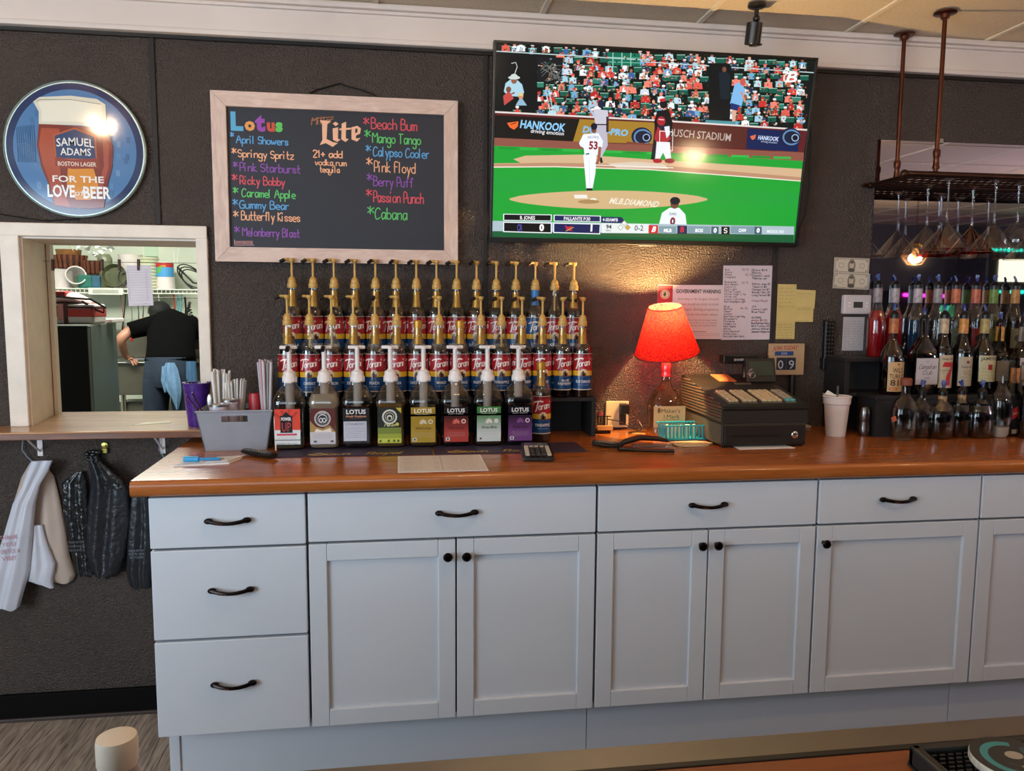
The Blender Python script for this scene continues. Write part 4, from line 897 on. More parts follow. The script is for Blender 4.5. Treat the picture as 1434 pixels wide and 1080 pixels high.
# bar runners
m_mat = M('purple_rubber_mat', '#2a1f38', .6, bump=(400, .3, .001))
for k, (a, c) in enumerate([((.262, -.392, CT), (.700, -.243, CT+.003)), ((.704, -.397, CT), (1.147, -.245, CT+.003))]):
    t = thing('bar_mat', 'dark purple bar runner with yellow lettering under the %s bottles' % ('left four white pump' if k == 0 else 'right'), 'mat', (0, 0, 0), 0, 'purple bar runners')
    MB().box(a, c, m_mat, .0012).build('rubber_sheet', t)
    pr = Print(1, 1); x0 = a[0]+(.19 if k == 0 else .14)
    pr.hand('Crown', x0-.09, -.384, .034, '#caa53c', th=.0045, fit=.10, slant=.3); pr.hand('Royal', x0+.06, -.384, .034, '#caa53c', th=.0045, fit=.10, slant=.3)
    pr.ell(x0-.075, -.372, .028, .012, '#caa53c'); pr.ell(x0-.075, -.372, .017, .006, '#2a1f38'); pr.line([(x0-.05, -.378), (x0+.15, -.374)], .003, '#8a5a5c')
    pr.build('lettering', PRINT, lambda x, y, o: (x, y, CT+.0032+o), t)

# half-gallon concentrate bottles with white pumps
def jug_body(m_, scale=0.0, z0=0, z1=.2):
    prof = [(.036, 0), (.0425, .004), (.0445, .012), (.0440, .020), (.0425, .026), (.0425, .118), (.0455, .124), (.0460, .134), (.0440, .146), (.0380, .160), (.0280, .175), (.0190, .184), (.0178, .196)]
    pf = []
    for r, z in prof:
        if z < z0: continue
        if z > z1: break
        pf.append((r-scale, z+(.001 if scale and z == 0 else 0)))
    return MB().lathe(pf, m_, 36, sq=5 if True else None).mesh('bottle_body', 40)
jugg = jug_body(m_glassd)
def lotus(pr, bg, band, fl_c, name, top='#14110f', txt='#d9d4cf'):
    pr.rect(-.036, 0, .036, .105, bg); 
    if band:
        n = 12
        for i in range(n):
            f = i/(n-1); c1, c2 = lin(bg), lin(band); mixc = [a+(b_-a)*min(1, f*1.3) for a, b_ in zip(c1, c2)]
            srgb = '#%02x%02x%02x' % tuple(int(255*max(0, min(1, (1.055*v**(1/2.4)-.055) if v > .0031 else v*12.92))) for v in mixc)
            pr.rect(-.036, .078*(1-f)-.0, .036, .078*(1-f)+.0072 if f < 1 else .007, srgb, 1+i)
        pr.layer = 20
    pr.text('LOTUS', 0, .089, .0115, txt, fit=.052, bold=.03); pr.text('PLANT ENERGY', 0, .0835, .0024, txt, fit=.046)
    for k in range(7):
        a = R(90+(k-3)*27); L = .0165-abs(k-3)*.0012; pr.poly([(.002*math.cos(a+PI/2), .056+.002*math.sin(a+PI/2)), (L*.6*math.cos(a+.28), .056+L*.6*math.sin(a+.28)), (L*math.cos(a), .056+L*math.sin(a)), (L*.6*math.cos(a-.28), .056+L*.6*math.sin(a-.28))], fl_c)
    pr.ell(.022, .062, .0068, .0068, '#ddd2c8', 16); pr.ell(.022, .062, .0048, .0048, band or bg, 14)
    pr.hand(name, 0, .040, .007, '#3a1f26' if bg != '#14110f' else '#5a2a30', th=.0008, align='C', slant=.3, fit=.045)
    for i in range(4): pr.scribble(-.026, .026, .030-i*.004, .0016, '#b9aaa6', i, .0004)
    pr.rect(-.031, .004, -.019, .014, '#cfc8c4'); pr.rect(-.028, .006, -.022, .012, '#5a5456')
def lab_power(pr):
    pr.rect(-.036, 0, .036, .105, '#d9dada'); pr.rect(-.036, .044, .036, .105, '#d2452f')
    for k in range(14):
        a = R(k*360/14); pr.poly([(0, .062), (.05*math.cos(a), .062+.042*math.sin(a)), (.05*math.cos(a+.18), .062+.042*math.sin(a+.18))], '#b5362a') if (-.036 < .05*math.cos(a) < .036 and .042*math.sin(a) > -.02) else None
    pr.rect(-.020, .036, .014, .086, '#181416'); pr.poly([(-.014, .086), (-.003, .098), (.008, .086)], '#181416'); pr.text('POWER', -.003, .072, .009, '#e6dede', fit=.028, bold=.04); pr.text('UP', -.003, .040, .027, '#c23a3a', fit=.025, bold=.0)
    pr.rect(-.030, .028, .026, .034, '#c2405a'); pr.scribble(-.03, .028, .022, .003, '#8a8a90', 3, .0006); pr.rect(-.036, .014, .036, .016, '#20262e'); pr.rect(-.036, 0, .036, .002, '#20262e'); pr.scribble(-.03, .028, .006, .004, '#33383e', 5, .001)
def lab_cream(pr):
    pr.rect(-.036, 0, .036, .105, '#c3bcc0'); pr.rect(-.036, .036, .036, .105, '#55201a')
    pr.poly([(-.036, .036), (-.036, .07), (-.02, .052), (0, .046), (.02, .056), (.036, .036)], '#a08048')
    pr.ell(0, .075, .023, .023, '#d9d0cc', 32); pr.ell(0, .075, .021, .021, '#3a3a3e', 32); pr.ring(0, .075, .0195, .0195, .001, '#d9d0cc'); pr.ell(0, .075, .0135, .0135, '#d9d0cc', 26); pr.ell(0, .074, .0118, .0118, '#2e2c30', 24)
    for sx in (-1, 1): pr.ring(sx*.0045, .071, .005, .007, .002, '#e6e0dc')
    pr.text('LOTUS', 0, .0895, .0045, '#e6e0dc', fit=.018, bold=.02)
    pr.poly([(-.024, .036), (-.018, .046), (0, .040), (.022, .048), (.026, .036)], '#e2d6c6'); 
    for i in range(3): pr.scribble(-.028, .028, .030-i*.005, .002, '#6a646c', i+8, .0005)
    for u in (-.026, .022): pr.rect(u, .006, u+.009, .011, '#4a464e')
def lab_fruit(pr):
    pr.rect(-.038, 0, .038, .105, '#120e10'); pr.text('LOTUS', 0, .088, .0125, '#dcd6d4', fit=.056, bold=.03); pr.text('Fruit Fusions', 0, .078, .006, '#c98a6a', fit=.058, bold=.03, slant=.2); pr.text('MADE WITH FRUIT', 0, .0725, .002, '#8a7a78', fit=.035)
    pr.rect(-.036, .008, .030, .066, '#b9bac6'); pr.hand('STRAWBERRY', -.003, .055, .006, '#4a4858', th=.0007, align='C', fit=.056)
    for i in range(6): pr.scribble(-.032, .027, .047-i*.0055, .0022, '#4a4a58', i+30, .0006)
def lab_wreath(pr):
    pr.rect(-.034, 0, .034, .105, '#20241a'); pr.rect(-.034, .0, .034, .04, '#8f9a20'); pr.rect(-.034, .028, .034, .046, '#6c7a22'); pr.rect(-.034, 0, .034, .014, '#b9bf3a')
    for k in range(16): a = 2*PI*k/16; pr.ell(.017*math.cos(a), .078+.017*math.sin(a), .0055, .0055, '#cfccc0', 10)
    pr.ell(0, .078, .017, .017, '#2e3428', 26); pr.ring(0, .078, .013, .013, .0015, '#cfccc0'); pr.ell(0, .076, .008, .008, '#cfccc0'); pr.ell(0, .074, .005, .005, '#2e3428')
    pr.hand('Melon', 0, .050, .009, '#d8dca8', th=.0012, align='C', fit=.03, slant=.3); pr.poly([(.018, .105), (.034, .105), (.034, .088)], '#b9a63a'); pr.ell(.022, .056, .005, .005, '#c9b84a')
    for u in (-.03, -.006, .010, .022): pr.rect(u, .003, u+.006, .010, '#50581c')
jugs = [(406, '#6f6548', 'clear', lab_power, 'clear jug with red POWER UP label and white pump, leftmost of the front row', .085),
        (454, '#cbb9a2', 'full', lab_cream, 'cream filled jug with brown round emblem label and white pump in the front row', .16),
        (500, '#1e0c10', 'full', lab_fruit, 'dark red jug with black and white STRAWBERRY label and white pump', .125),
        (546, '#8a6c3c', 'full', lab_wreath, 'amber jug with dark green wreath label and white pump in the front row', .145),
        (592, '#5a4426', 'full', lambda p: lotus(p, '#9a7a22', '#a88a30', '#cfc0a0', 'Gold Lotus', txt='#e6dcc0'), 'jug with mustard gold lotus flower label and white pump', .095),
        (636, '#1c1010', 'full', lambda p: lotus(p, '#1d1214', '#a83a34', '#d0665a', 'Red Lotus'), 'jug with black and red lotus flower label and white pump', .09),
        (681, '#4a3a22', 'full', lambda p: lotus(p, '#3f7a40', '#c9cdc9', '#d9d0c8', 'Skinny White'), 'jug with green and white lotus flower label and white pump', .09),
        (724, '#120d16', 'full', lambda p: lotus(p, '#17121c', '#6f3f78', '#7a4a80', 'Purple Lotus'), 'dark jug with black and purple lotus flower label and white pump', .15)]
for i, (px, lc, kind, paint, label, lv) in enumerate(jugs):
    x = P(px, 600, -.245).x+.003
    t = thing('concentrate_jug', label, 'bottle', (x, -.245 if px != 406 else -.25, CT+.0035), 0, 'bottles in the front row')
    link('bottle_body', jugg, t)
    mm = M('liquid_'+lc, lc, .15, coat=.5); lm = jug_body(mm, .0022, 0, lv); link('liquid', lm, t)
    pr = Print(.076, .105); paint(pr); pr.build('label', PRINTG, lambda x, y, o: (x-(.003 if px < 600 else 0), -.0443-o, y+.014), t)
    pm = link('pump', wp, t, (0, 0, .196), (0, 0, R([20, 12, 200, -30, 190, 175, 30, 30][i]) if False else 0))
    if i in (0, 1): link('nozzle_cap', wc, pm)
    elif i in (6, 7): link('nozzle_cap', wc, pm, (0, 0, 0), (0, 0, R(75 if i == 7 else -110)))
p0 = PZ(371, 590, .95)
b = MB().tube([(.253, -.30, CT+.003), (.245, -.262, 1.012)], .0022, m_pwhite)
tag(b.build('straw'), 'single white straw leaning against the red labelled jug', 'straw')

# things lying on the counter front
def place(px, py, z=CT): p = PZ(px, py, z); return (p.x, p.y, z)
t = thing('menu_sheet', 'printed white menu card lying on the counter front', 'menu', (.717, -.517, CT)); 
MB().box((-.116, -.105, 0), (.116, .108, .0008), m_paper).build('sheet', t)
pr = Print(.23, .21); pr.rect(-.112, -.10, .112, .104, '#d5cdc8'); pr.line([(.0, -.09), (0, .1)], .0012, '#7a6a68')
for i in range(12):
    if i % 4 != 3: pr.scribble(-.10, -.05, .088-i*.0155, .006, '#4a4040', i+5, .0012); pr.scribble(-.02, -.008, .088-i*.0155, .006, '#4a4040', i+50, .0012)
    pr.scribble(.015+.006*(i % 3), .098-.005*(i % 2), .088-i*.0155, .006, '#9a4a50' if i % 3 else '#4a3a3a', i+80, .0012)
pr.build('print', PRINT, lambda x, y, o: (x, y, .001+o), t)
t = thing('calculator', 'black pocket calculator with pale keys on the counter edge mat', 'calculator', (.994, -.425, CT+.003), R(-7))
b = MB(); b.X = Matrix.Rotation(R(2), 4, 'X'); b.box((-.043, -.10, 0), (.043, .10, .012), m_black, .004); b.build('case', t)
MB().box((-.034, .052, .0125), (.034, .088, .0165), M('calc_display', '#5a5458', .2), .002).build('display', t)
b = MB(); c_ = MB(); dk = MB()
for i in range(6):
    for j in range(5):
        (c_ if j in (0, 4) or i == 0 else dk).box((-.036+j*.0150, .036-i*.0235, .0125), (-.036+j*.0150+.0115, .036-i*.0235-.015+.001, .0172), M('calc_key_pale', '#b9aa96', .5) if (j in (0, 4) or i == 0) else M('calc_key_dark', '#2c2a2a', .4), .001, 1)
c_.build('pale_keys', t)['kind'] = 'stuff'; dk.build('dark_keys', t)['kind'] = 'stuff'
# notepad and pen, remote
p = place(290, 648); t = thing('notepad', 'small white notepad with curled sheets at the left end of the counter', 'notepad', p, R(4))
b = MB(); b.prism([(-.075, -.045), (.06, -.03), (.085, .045), (-.05, .035)], 0, .004, m_paper); b.prism([(-.07, -.04), (.055, -.025), (.078, .043), (-.046, .034)], .0045, .0055, M('pad_sheet', '#cfc9cc', .7)); b.prism([(.0, -.03), (.055, -.022), (.09, .05), (.02, .038)], .006, .0075, m_paper); b.build('pages', t)
q = place(284, 645, CT+.011); t = thing('pen', 'bright blue pen lying on the white notepad', 'pen', (q[0], q[1], q[2]+.0035), R(2))
MB().tube([(-.012, 0, 0), (.045, -.002, 0)], .0042, M('pen_blue', '#2d86c0', .3), 10).build('barrel', t); MB().tube([(-.048, .003, .001), (-.010, 0, 0)], .0075, M('pen_cap_blue', '#3aa0d8', .3), 10).build('cap', t); MB().tube([(.045, -.002, 0), (.055, -.002, 0)], [.003, .001], m_steel).build('tip', t)
def remote(name, label, p, rz, L, W):
    t = thing(name, label, 'remote', p, rz); b = MB()
    b.loft([((s*L/2, 0, .008+.003*abs(s)), (0, W/2*k, 0), (0, 0, .008*k2)) for s, k, k2 in [(-1, .5, .5), (-.95, .85, .9), (-.5, .95, 1), (0, .85, 1), (.6, .95, 1), (.95, .95, 1), (1, .7, .6)]], m_black, 16); b.build('body', t)
    k_ = MB()
    for i in range(8):
        for j in (-1, 0, 1): k_.ball((-L*.36+i*L*.09, j*W*.24, .0165), (.0042, .0038, .0015), M('remote_key_grey', '#77736e', .5), 8, 4)
    k_.build('keys', t)['kind'] = 'stuff'; return t
p = place(362, 640); remote('remote_control', 'dark remote control lying on the counter in front of the grey bin', (p[0]+.002, p[1], CT), R(-42), .125, .036)
p = place(852, 627); remote('remote_control', 'small black remote control lying left of the stapler', (p[0]-.004, p[1], CT), R(-38), .095, .036)

# grey bin with straws, cans
bx, by = .1335, -.195; t = thing('storage_bin', 'grey plastic open bin with slotted handle on the counter left end', 'bin', (bx, by, CT), R(2))
m_bin = M('grey_bin_plastic', '#8d9098', .4)
b = MB(); Wt, Wb, Dt, Db, H = .105, .086, .085, .070, .116; th = .003
def quad_wall(p0, p1, p2, p3, n): # thick slab between 4 points, offset n
    n = Vector(n)*th; v = [Vector(q) for q in (p0, p1, p2, p3)]; vs = [q[:] for q in v]+[(q+n)[:] for q in v]
    b.add(vs, [(0, 1, 2, 3), (7, 6, 5, 4), (0, 4, 5, 1), (1, 5, 6, 2), (2, 6, 7, 3), (3, 7, 4, 0)], m_bin)
def fx(z, s): return s*(Wb+(Wt-Wb)*z/H)
def fy(z): return -(Db+(Dt-Db)*z/H)
# front wall with handle hole, built from strips
za, zc1 = .085, .103; hx = .036
for s in (1, -1):
    Y_ = lambda z: s*fy(z)
    for (xa_, xb_, z0, z1) in [(None, None, 0, za), (None, None, zc1, H)]: quad_wall((fx(z0, -1), Y_(z0), z0), (fx(z0, 1), Y_(z0), z0), (fx(z1, 1), Y_(z1), z1), (fx(z1, -1), Y_(z1), z1), (0, s, 0))
    quad_wall((fx(za, -1), Y_(za), za), (-hx, Y_(za), za), (-hx, Y_(zc1), zc1), (fx(zc1, -1), Y_(zc1), zc1), (0, s, 0)); quad_wall((hx, Y_(za), za), (fx(za, 1), Y_(za), za), (fx(zc1, 1), Y_(zc1), zc1), (hx, Y_(zc1), zc1), (0, s, 0))
    quad_wall((fx(0, s), -Db, 0), (fx(0, s), Db, 0), (fx(H, s), Dt, H), (fx(H, s), -Dt, H), (-s, 0, 0))
b.box((-Wb, -Db, 0), (Wb, Db, .003), m_bin); b.build('tub', t, smooth=0)
rim = [(Wt, -Dt, H), (Wt, Dt, H), (-Wt, Dt, H), (-Wt, -Dt, H)]; MB().tube(rim, .0032, m_bin, 8, closed=True).build('rim', t)
def can(px, y, label, top):
    z0 = CT+.0035; p = P(px, 570, y); t = thing('can', label, 'can', (p.x, y, z0), 0, 'cans in the grey bin')
    MB().lathe([(.024, 0), (.0255, .003), (.0255, top-.004), (.025, top-.002)], M('can_label', '#b9aebc', .4, mott=(.25, 60, (1, 1, 1))), 28).build('body', t)
    MB().lathe([(.0265, top-.006), (.0268, top), (.024, top), (.023, top-.004)], m_steel, 28).build('lid', t)
can(306, -.232, 'pale labelled tin can at the left inside the grey bin', .128); can(322, -.185, 'pale labelled tin can at the right inside the grey bin', .136)
m_straw = M('paper_straw', '#d8d2cc', .5); m_straww = M('wrapped_straw', '#d2c8c6', .5)
for i in range(60):
    g = i % 2; px = 309+rr.uniform(-8, 9) if g == 0 else 330+rr.uniform(-9, 10); y = -.135+rr.uniform(-.014, .016)
    p = P(px, 560, y); top = (P(309, 516 + rr.uniform(0, 10), y) if g == 0 else P(330, 530+rr.uniform(0, 6), y)); lean = (px-(309 if g == 0 else 330))*.0011
    b = MB().tube([(p.x-lean*.7, y, CT+.0045), (p.x+lean*1.1, y+rr.uniform(-.004, .004), top.z)], .0028, m_straw, 6)
    tag(b.build('straw'), 'plain white straw standing in the %s in the grey bin' % ('taller bundle' if g == 0 else 'shorter right bundle'), 'straw', 'straws in the grey bin, %s bundle' % ('taller' if g == 0 else 'shorter'))
for i in range(24):
    y = -.165+rr.uniform(-.016, .016); px = 371+rr.uniform(-6, 8); p = P(px, 560, y); lean = (px-372)*.0013
    c_ = rr.choice(['#cbb6be', '#c9a2aa', '#b9b4bc', '#c9c4c2', '#8f8a90'])
    b = MB().tube([(.208+(px-371)*.0012, y-.0, CT+.0045), (p.x+lean*.9, y, P(370, 503+rr.uniform(0, 7), y).z)], .0036, M('film_wrap_'+c_, c_, .35), 6)
    tag(b.build('wrapped_straw'), 'pink and white wrapped wide straw in the bundle at the right of the grey bin', 'straw', 'wrapped wide straws in the grey bin')
b = MB(); b.lathe([(.020, 0), (.020, .135), (.017, .15)], M('red_tube', '#a8262c', .4), 20); tag(b.build('seasoning_tube', None, (.172, -.145, CT+.0035)), 'red can behind the straws in the grey bin', 'can')
b = MB(); p = P(293, 560, -.23); b.tube([(p.x+.004, -.225, .945), (p.x+.003, -.23, 1.03)], .0022, m_steel, 8); b.ball((p.x+.002, -.231, 1.053), (.009, .003, .024), m_steel, 12, 8); tag(b.build('spoon'), 'steel spoon standing handle down in the grey bin', 'spoon')
for k, (px, py) in enumerate([(261, 553), (269, 550)]):
    p = P(px, py, -.27); b = MB().tube([(p.x, -.262, p.z), (.062, -.235, CT+.06)], .0018, m_copper, 6).ball(p[:2]+(p.z,), (.003, .003, .003), m_chrome, 8, 5) if False else MB().tube([(p.x, -.27, p.z), (.065, -.235, CT+.055)], .002, m_copper, 6)
    tag(b.build('bar_spoon'), 'thin copper stirrer leaning over the %s left rim of the grey bin' % ('lower' if k == 0 else 'upper'), 'stirrer', 'copper stirrers in the grey bin')
# purple tumbler on the sill
p = P(275, 588, -.045); t = thing('purple_tumbler', 'tall translucent purple plastic tumbler on the pass-through sill', 'cup', (-.022, -.045, .9558))
m_purp = M('purple_plastic', '#4a2580', .25, coat=.3, mott=(.35, 60, (1, 1, 1)), trans=.15)
b = MB(); b.lathe([(.0285, 0), (.0295, .004), (.041, .135), (.0385, .135), (.027, .006)], m_purp, 32)
b.build('cup_body', t)
b = MB()
for k in range(22): a = 2*PI*k/22; b.ball((.0398*math.cos(a), .0398*math.sin(a), .1345), (.0030, .0030, .0025), m_purp, 6, 4)
b.build('scalloped_rim', t)

# ============================================================ LAMP, REGISTER AND NEIGHBOURS
lx, ly = 1.484, -.105
t = thing('table_lamp', 'bottle lamp with tilted red shade glowing on the counter', 'lamp', (lx, ly, CT))
b = MB(); prof = [(.050, 0), (.0575, .006), (.0585, .075), (.057, .098), (.050, .122), (.036, .143), (.0225, .158), (.0155, .172), (.0145, .195), (.0145, .202)]
gl = [((r_*1.0, r_*.75), z) for r_, z in prof]; b.lathe(gl, glass('lamp_bottle_glass', '#efe6c8', .8, .06), 32, sq=3); b.build('glass_bottle', t)
MB().lathe([(.0165, .192), (.0172, .2), (.0158, .205), (.0172, .212), (.0165, .232), (.0145, .238)], M('red_wax', '#c8262c', .25, coat=.5, mott=(.1, 60, (1, 1, .4))), 24).build('wax_neck', t)
pr = Print(.11, .075); pr.rect(-.054, -.034, .054, .036, '#c9a274'); pr.text("Maker's", .004, .014, .0130, '#2a1810', fit=.064); pr.text('Mark', .013, -.005, .0130, '#2a1810', fit=.044); pr.hand('&', -.020, -.003, .010, '#8a4a30', th=.0012)
pr.line([(-.022, -.0085), (.034, -.0085)], .001, '#2a1810'); pr.text('WHISKY', .008, -.0215, .0085, '#2a1810', fit=.05, bold=.02); pr.ell(-.036, .022, .0055, .009, '#7a4a2c')
pr.build('label', PRINT, lambda x, y, o: (x, -.0445-o, y+.062), t)
b = MB().tube([(.0, .0, .235), (0, 0, .262)], .010, m_gold); b.build('socket', t)
def redshade():
    m = bpy.data.materials.new('red_fabric_shade'); m.use_nodes = True; nt = m.node_tree; nt.nodes.remove(nt.nodes['Principled BSDF'])
    tcn = nt.nodes.new('ShaderNodeTexCoord'); n = nt.nodes.new('ShaderNodeTexNoise'); n.inputs['Scale'].default_value = 260; nt.links.new(tcn.outputs['Object'], n.inputs['Vector'])
    cr = nt.nodes.new('ShaderNodeValToRGB'); cr.color_ramp.elements[0].position = .35; cr.color_ramp.elements[0].color = (.22, .003, .008, 1); cr.color_ramp.elements[1].position = .7; cr.color_ramp.elements[1].color = (.60, .024, .012, 1)
    nt.links.new(n.outputs['Fac'], cr.inputs[0]); d = nt.nodes.new('ShaderNodeBsdfDiffuse'); tr_ = nt.nodes.new('ShaderNodeBsdfTranslucent'); mx = nt.nodes.new('ShaderNodeMixShader'); mx.inputs[0].default_value = .13
    nt.links.new(cr.outputs[0], d.inputs[0]); nt.links.new(cr.outputs[0], tr_.inputs[0]); nt.links.new(d.outputs[0], mx.inputs[1]); nt.links.new(tr_.outputs[0], mx.inputs[2]); nt.links.new(mx.outputs[0], nt.nodes['Material Output'].inputs[0]); return m
SZ = .315; tilt = R(-8.5)
b = MB(); b.lathe([(.107, -.068), (.054, .088)], redshade(), 48, cap=False)
so = b.build('lamp_shade', t, (-.004, 0, SZ+.022), (R(12), tilt, 0), smooth=60)
b = MB(); m_edge = M('shade_trim', '#5a0c10', .6)
for r_, z in ((.107, -.068), (.054, .088)): b.tube([(r_*math.cos(2*PI*i/40), r_*math.sin(2*PI*i/40), z) for i in range(40)], .0016, m_edge, 6, closed=True)
b.build('shade_trim', so)
b = MB().ball((0, 0, .030), (.017, .017, .022), emis('bulb_glow', '#ffdca0', 22), 16, 10); b.build('bulb', so)
point('lamp_bulb_light', (lx-.010, ly-.026, CT+SZ+.080), 30, (1.0, .66, .26), .012)
b = MB().tube([(.016, .01, .235), (.022, .012, .21), (.021, .012, .18)], .0016, m_black, 6); b.build('switch_cord', t)
# outlet with adapter and cords
a, c = P(846, 561, 0), P(882, 603, 0)
t = thing('wall_outlet', 'cream double wall outlet plate behind the bottle lamp cords', 'outlet', ((a.x+c.x)/2, 0, (a.z+c.z)/2+.004))
MB().box((-.042, -.006, -.045), (.040, -.0003, .047), M('outlet_cream', '#d9c7a4', .4), .003).build('plate', t)
MB().box((.006, -.010, -.036), (.030, -.005, .040), M('outlet_dark', '#2a1d16', .5), .002).build('socket_insert', t)
t = thing('plug_adapter', 'black plug adapter pushed into the right socket of the wall outlet', 'adapter', ((a.x+c.x)/2+.018, -.011, (a.z+c.z)/2+.026))
MB().box((-.016, -.026, -.017), (.016, 0, .017), m_black, .004).build('body', t)
b = MB().tube([((a.x+c.x)/2+.02, -.016, .975), (1.41, -.03, .955), (1.425, -.055, .925), (1.40, -.08, .9185), (1.36, -.10, .918)], .0022, m_black, 6).ball(((a.x+c.x)/2+.018, -.018, .975), (.010, .012, .009), m_black, 12, 8)
lc_ = b.build('plug_cord', bpy.data.objects['table_lamp'], (-lx, -ly, -CT)); lc_['label'] = 'black lamp cord with plug in the lower socket'
b = MB().tube([(1.298, -.05, .958), (1.34, -.07, .952), (1.378, -.09, .93), (1.41, -.10, .9185)], .0018, m_black, 6); tag(b.build('charger_cord'), 'thin dark cord hanging from the small clip rack left of the outlet', 'cord')
t = thing('clip_rack', 'small black wire rack with clips and packets right of the bottle riser', 'rack', (1.275, -.065, CT))
b = MB(); b.box((-.018, -.02, 0), (.030, .02, .012), m_black, .003)
for i in range(4): b.tube([(-.012+i*.011, 0, .01), (-.012+i*.011, -.004, .058)], .0018, m_black, 6)
b.tube([(-.016, -.003, .055), (.034, -.003, .055)], .002, m_black, 6); b.build('wire_rack', t)
MB().box((-.012, -.012, .058), (.004, .0, .072), M('clip_pink', '#b04a5a', .4), .002).build('pink_clip', t)
MB().box((-.02, -.03, .012), (.034, -.021, .028), M('packet_tan', '#c08a4e', .6), .002).build('tan_packet', t)
b = MB(); b.X = Matrix.Rotation(R(-14), 4, 'Z'); b.prism([(-.028, -.008), (.012, -.020), (.022, .004), (-.006, .010)], 0, .001, M('tan_card', '#c99a5a', .6)); tag(b.build('paper_tag', None, (1.40, -.10, CT+.0003)), 'small tan paper tag on the counter left of the bottle lamp', 'tag')
# long-arm stapler / hole punch
p = place(900, 632)
t = thing('stapler', 'black long stapler lying open on the counter', 'stapler', p, R(-12))
b = MB().loft([((-.075, .0, .012), (0, .010, 0), (0, 0, .008)), ((-.05, .034, .022), (0, .014, 0), (0, 0, .009)), ((.0, .066, .03), (0, .013, 0), (0, 0, .010)), ((.055, .082, .024), (0, .012, 0), (0, 0, .008)), ((.085, .080, .018), (0, .006, 0), (0, 0, .005))], m_black, 14); b.build('upper_arm', t)
b = MB().loft([((-.07, -.006, .008), (0, .012, 0), (0, 0, .007)), ((0, -.012, .006), (0, .010, 0), (0, 0, .005)), ((.088, -.020, .007), (0, .009, 0), (0, 0, .006))], m_black, 14); b.build('base_arm', t)
b = MB(); b.X = Matrix.Translation((.015, .018, .012)) @ Matrix.Rotation(R(8), 4, 'Z'); b.box((-.045, -.007, -.003), (.055, .007, .004), m_steel, .001); b.build('staple_track', t)
# blue basket with tubes of paper
t = thing('basket', 'small turquoise plastic slotted basket in front of the bottle lamp', 'basket', (1.508, -.205, CT))
m_blue = M('turquoise_plastic', '#1e90a4', .35); b = MB(); W1, D1, H1 = .072, .042, .048
b.box((-W1*.88, -D1*.85, 0), (W1*.88, D1*.85, .002), m_blue)
b.tube([(-W1, -D1, H1), (W1, -D1, H1), (W1, D1, H1), (-W1, D1, H1)], .003, m_blue, 6, closed=True); b.tube([(-W1*.9, -D1*.87, .004), (W1*.9, -D1*.87, .004), (W1*.9, D1*.87, .004), (-W1*.9, D1*.87, .004)], .0035, m_blue, 6, closed=True)
b.build('basket_frame', t)
slat = MB().box((-.0022, -.0012, .002), (.0022, .0012, H1), m_blue).mesh('slat', 0)
for s in (-1, 1):
    for i in range(12): x = -W1*.92+i*W1*1.84/11; link('slat', slat, t, (x, s*D1*.93, 0), (R(-4*s)*-1, 0, 0))
    for i in range(5): link('slat', slat, t, (s*W1*.96, -D1*.75+i*D1*.375, 0), (0, R(6*s), R(90)))
for i in range(9):
    b = MB(); b.X = Matrix.Rotation(R(rr.uniform(-4, 4)), 4, 'Y'); b.box((-.0042, -.004, 0), (.0042, .004, rr.uniform(.038, .044)), M('sweetener_packet', '#cfc8b8', .6), .001, 1)
    tag(b.build('packet', None, (1.462+i*.0115, -.205+(-.006 if i % 2 else .008), CT+.0035)), 'narrow white packet standing in the turquoise basket', 'packet', 'packets in the turquoise basket')
p = place(966, 621); t = thing('paper_stack', 'few creased cream receipts lying between basket and cash register', 'paper', (p[0]+.0, p[1]-.02, CT), R(8))
for k, (dx, rz, c_) in enumerate([(0, 0, '#c9b088'), (.006, 10, '#d8c49a'), (-.004, -7, '#cdb890')]):
    b = MB(); b.X = Matrix.Translation((dx, 0, .0005+k*.0016)) @ Matrix.Rotation(R(rz), 4, 'Z'); b.prism([(-.062, -.030), (.02, -.045), (.064, -.012), (.03, .035), (-.055, .028)], 0, .0012, M('receipt_'+c_, c_, .7)); b.build('sheet', t)

# cash register
rx0, rx1, ryf, ryb = 1.566, 1.836, -.383, -.022
m_reg = M('register_black', '#1c1815', .42, bump=(500, .15, .001)); m_regs = M('register_side_brown', '#4a4034', .45, mott=(.08, 20, (1, 1, 12)))
t = thing('cash_register', 'black electronic cash register with cream key blocks on the counter', 'cash register', (rx0, ryf, CT))
RW, RD = rx1-rx0, ryb-ryf
b = MB().box((0, 0, .006), (RW, RD, .074), m_reg, .003); 
for x in (.02, RW-.02): b.box((x-.012, .004, 0), (x+.012, .03, .006), m_black); b.box((x-.012, RD-.03, 0), (x+.012, RD-.004, .006), m_black)
b.build('drawer_box', t)
MB().box((.006, -.004, .012), (RW-.006, .001, .070), m_reg, .002).build('drawer_front', t)
MB().box((.03, -.0055, .034), (RW*.68, -.003, .0375), m_black).build('groove', t)
b = MB(); b.lathe([(.011, 0), (.011, .004), (.008, .006), (.001, .0062)], m_chrome, 20, X=Matrix.Translation((RW-.040, -.004, .038)) @ Matrix.Rotation(R(90), 4, 'X')); b.build('lock', t)
b = MB(); prof = [(.000, .0745), (RD, .0745), (RD, .186), (RD-.02, .192), (.006, .1300), (-.002, .126), (-.002, .118), (.004, .112)]
b.prism(prof, .002, RW+.004, m_reg, 'x'); b.build('body', t, smooth=20)
b = MB()
for i in range(11):
    z = .081+i*.0095
    ymin = max(.012, (z-.128)/.062*(RD-.03)+.02)
    if ymin < RD-.02: b.box((-.0008, ymin, z), (.003, RD-.008, z+.006), m_regs, .001, 1)
b.build('ribbed_side', t)
b = MB().box((-.001, .004, .010), (.001, RD-.004, .070), m_regs); b.build('side_cover', t)
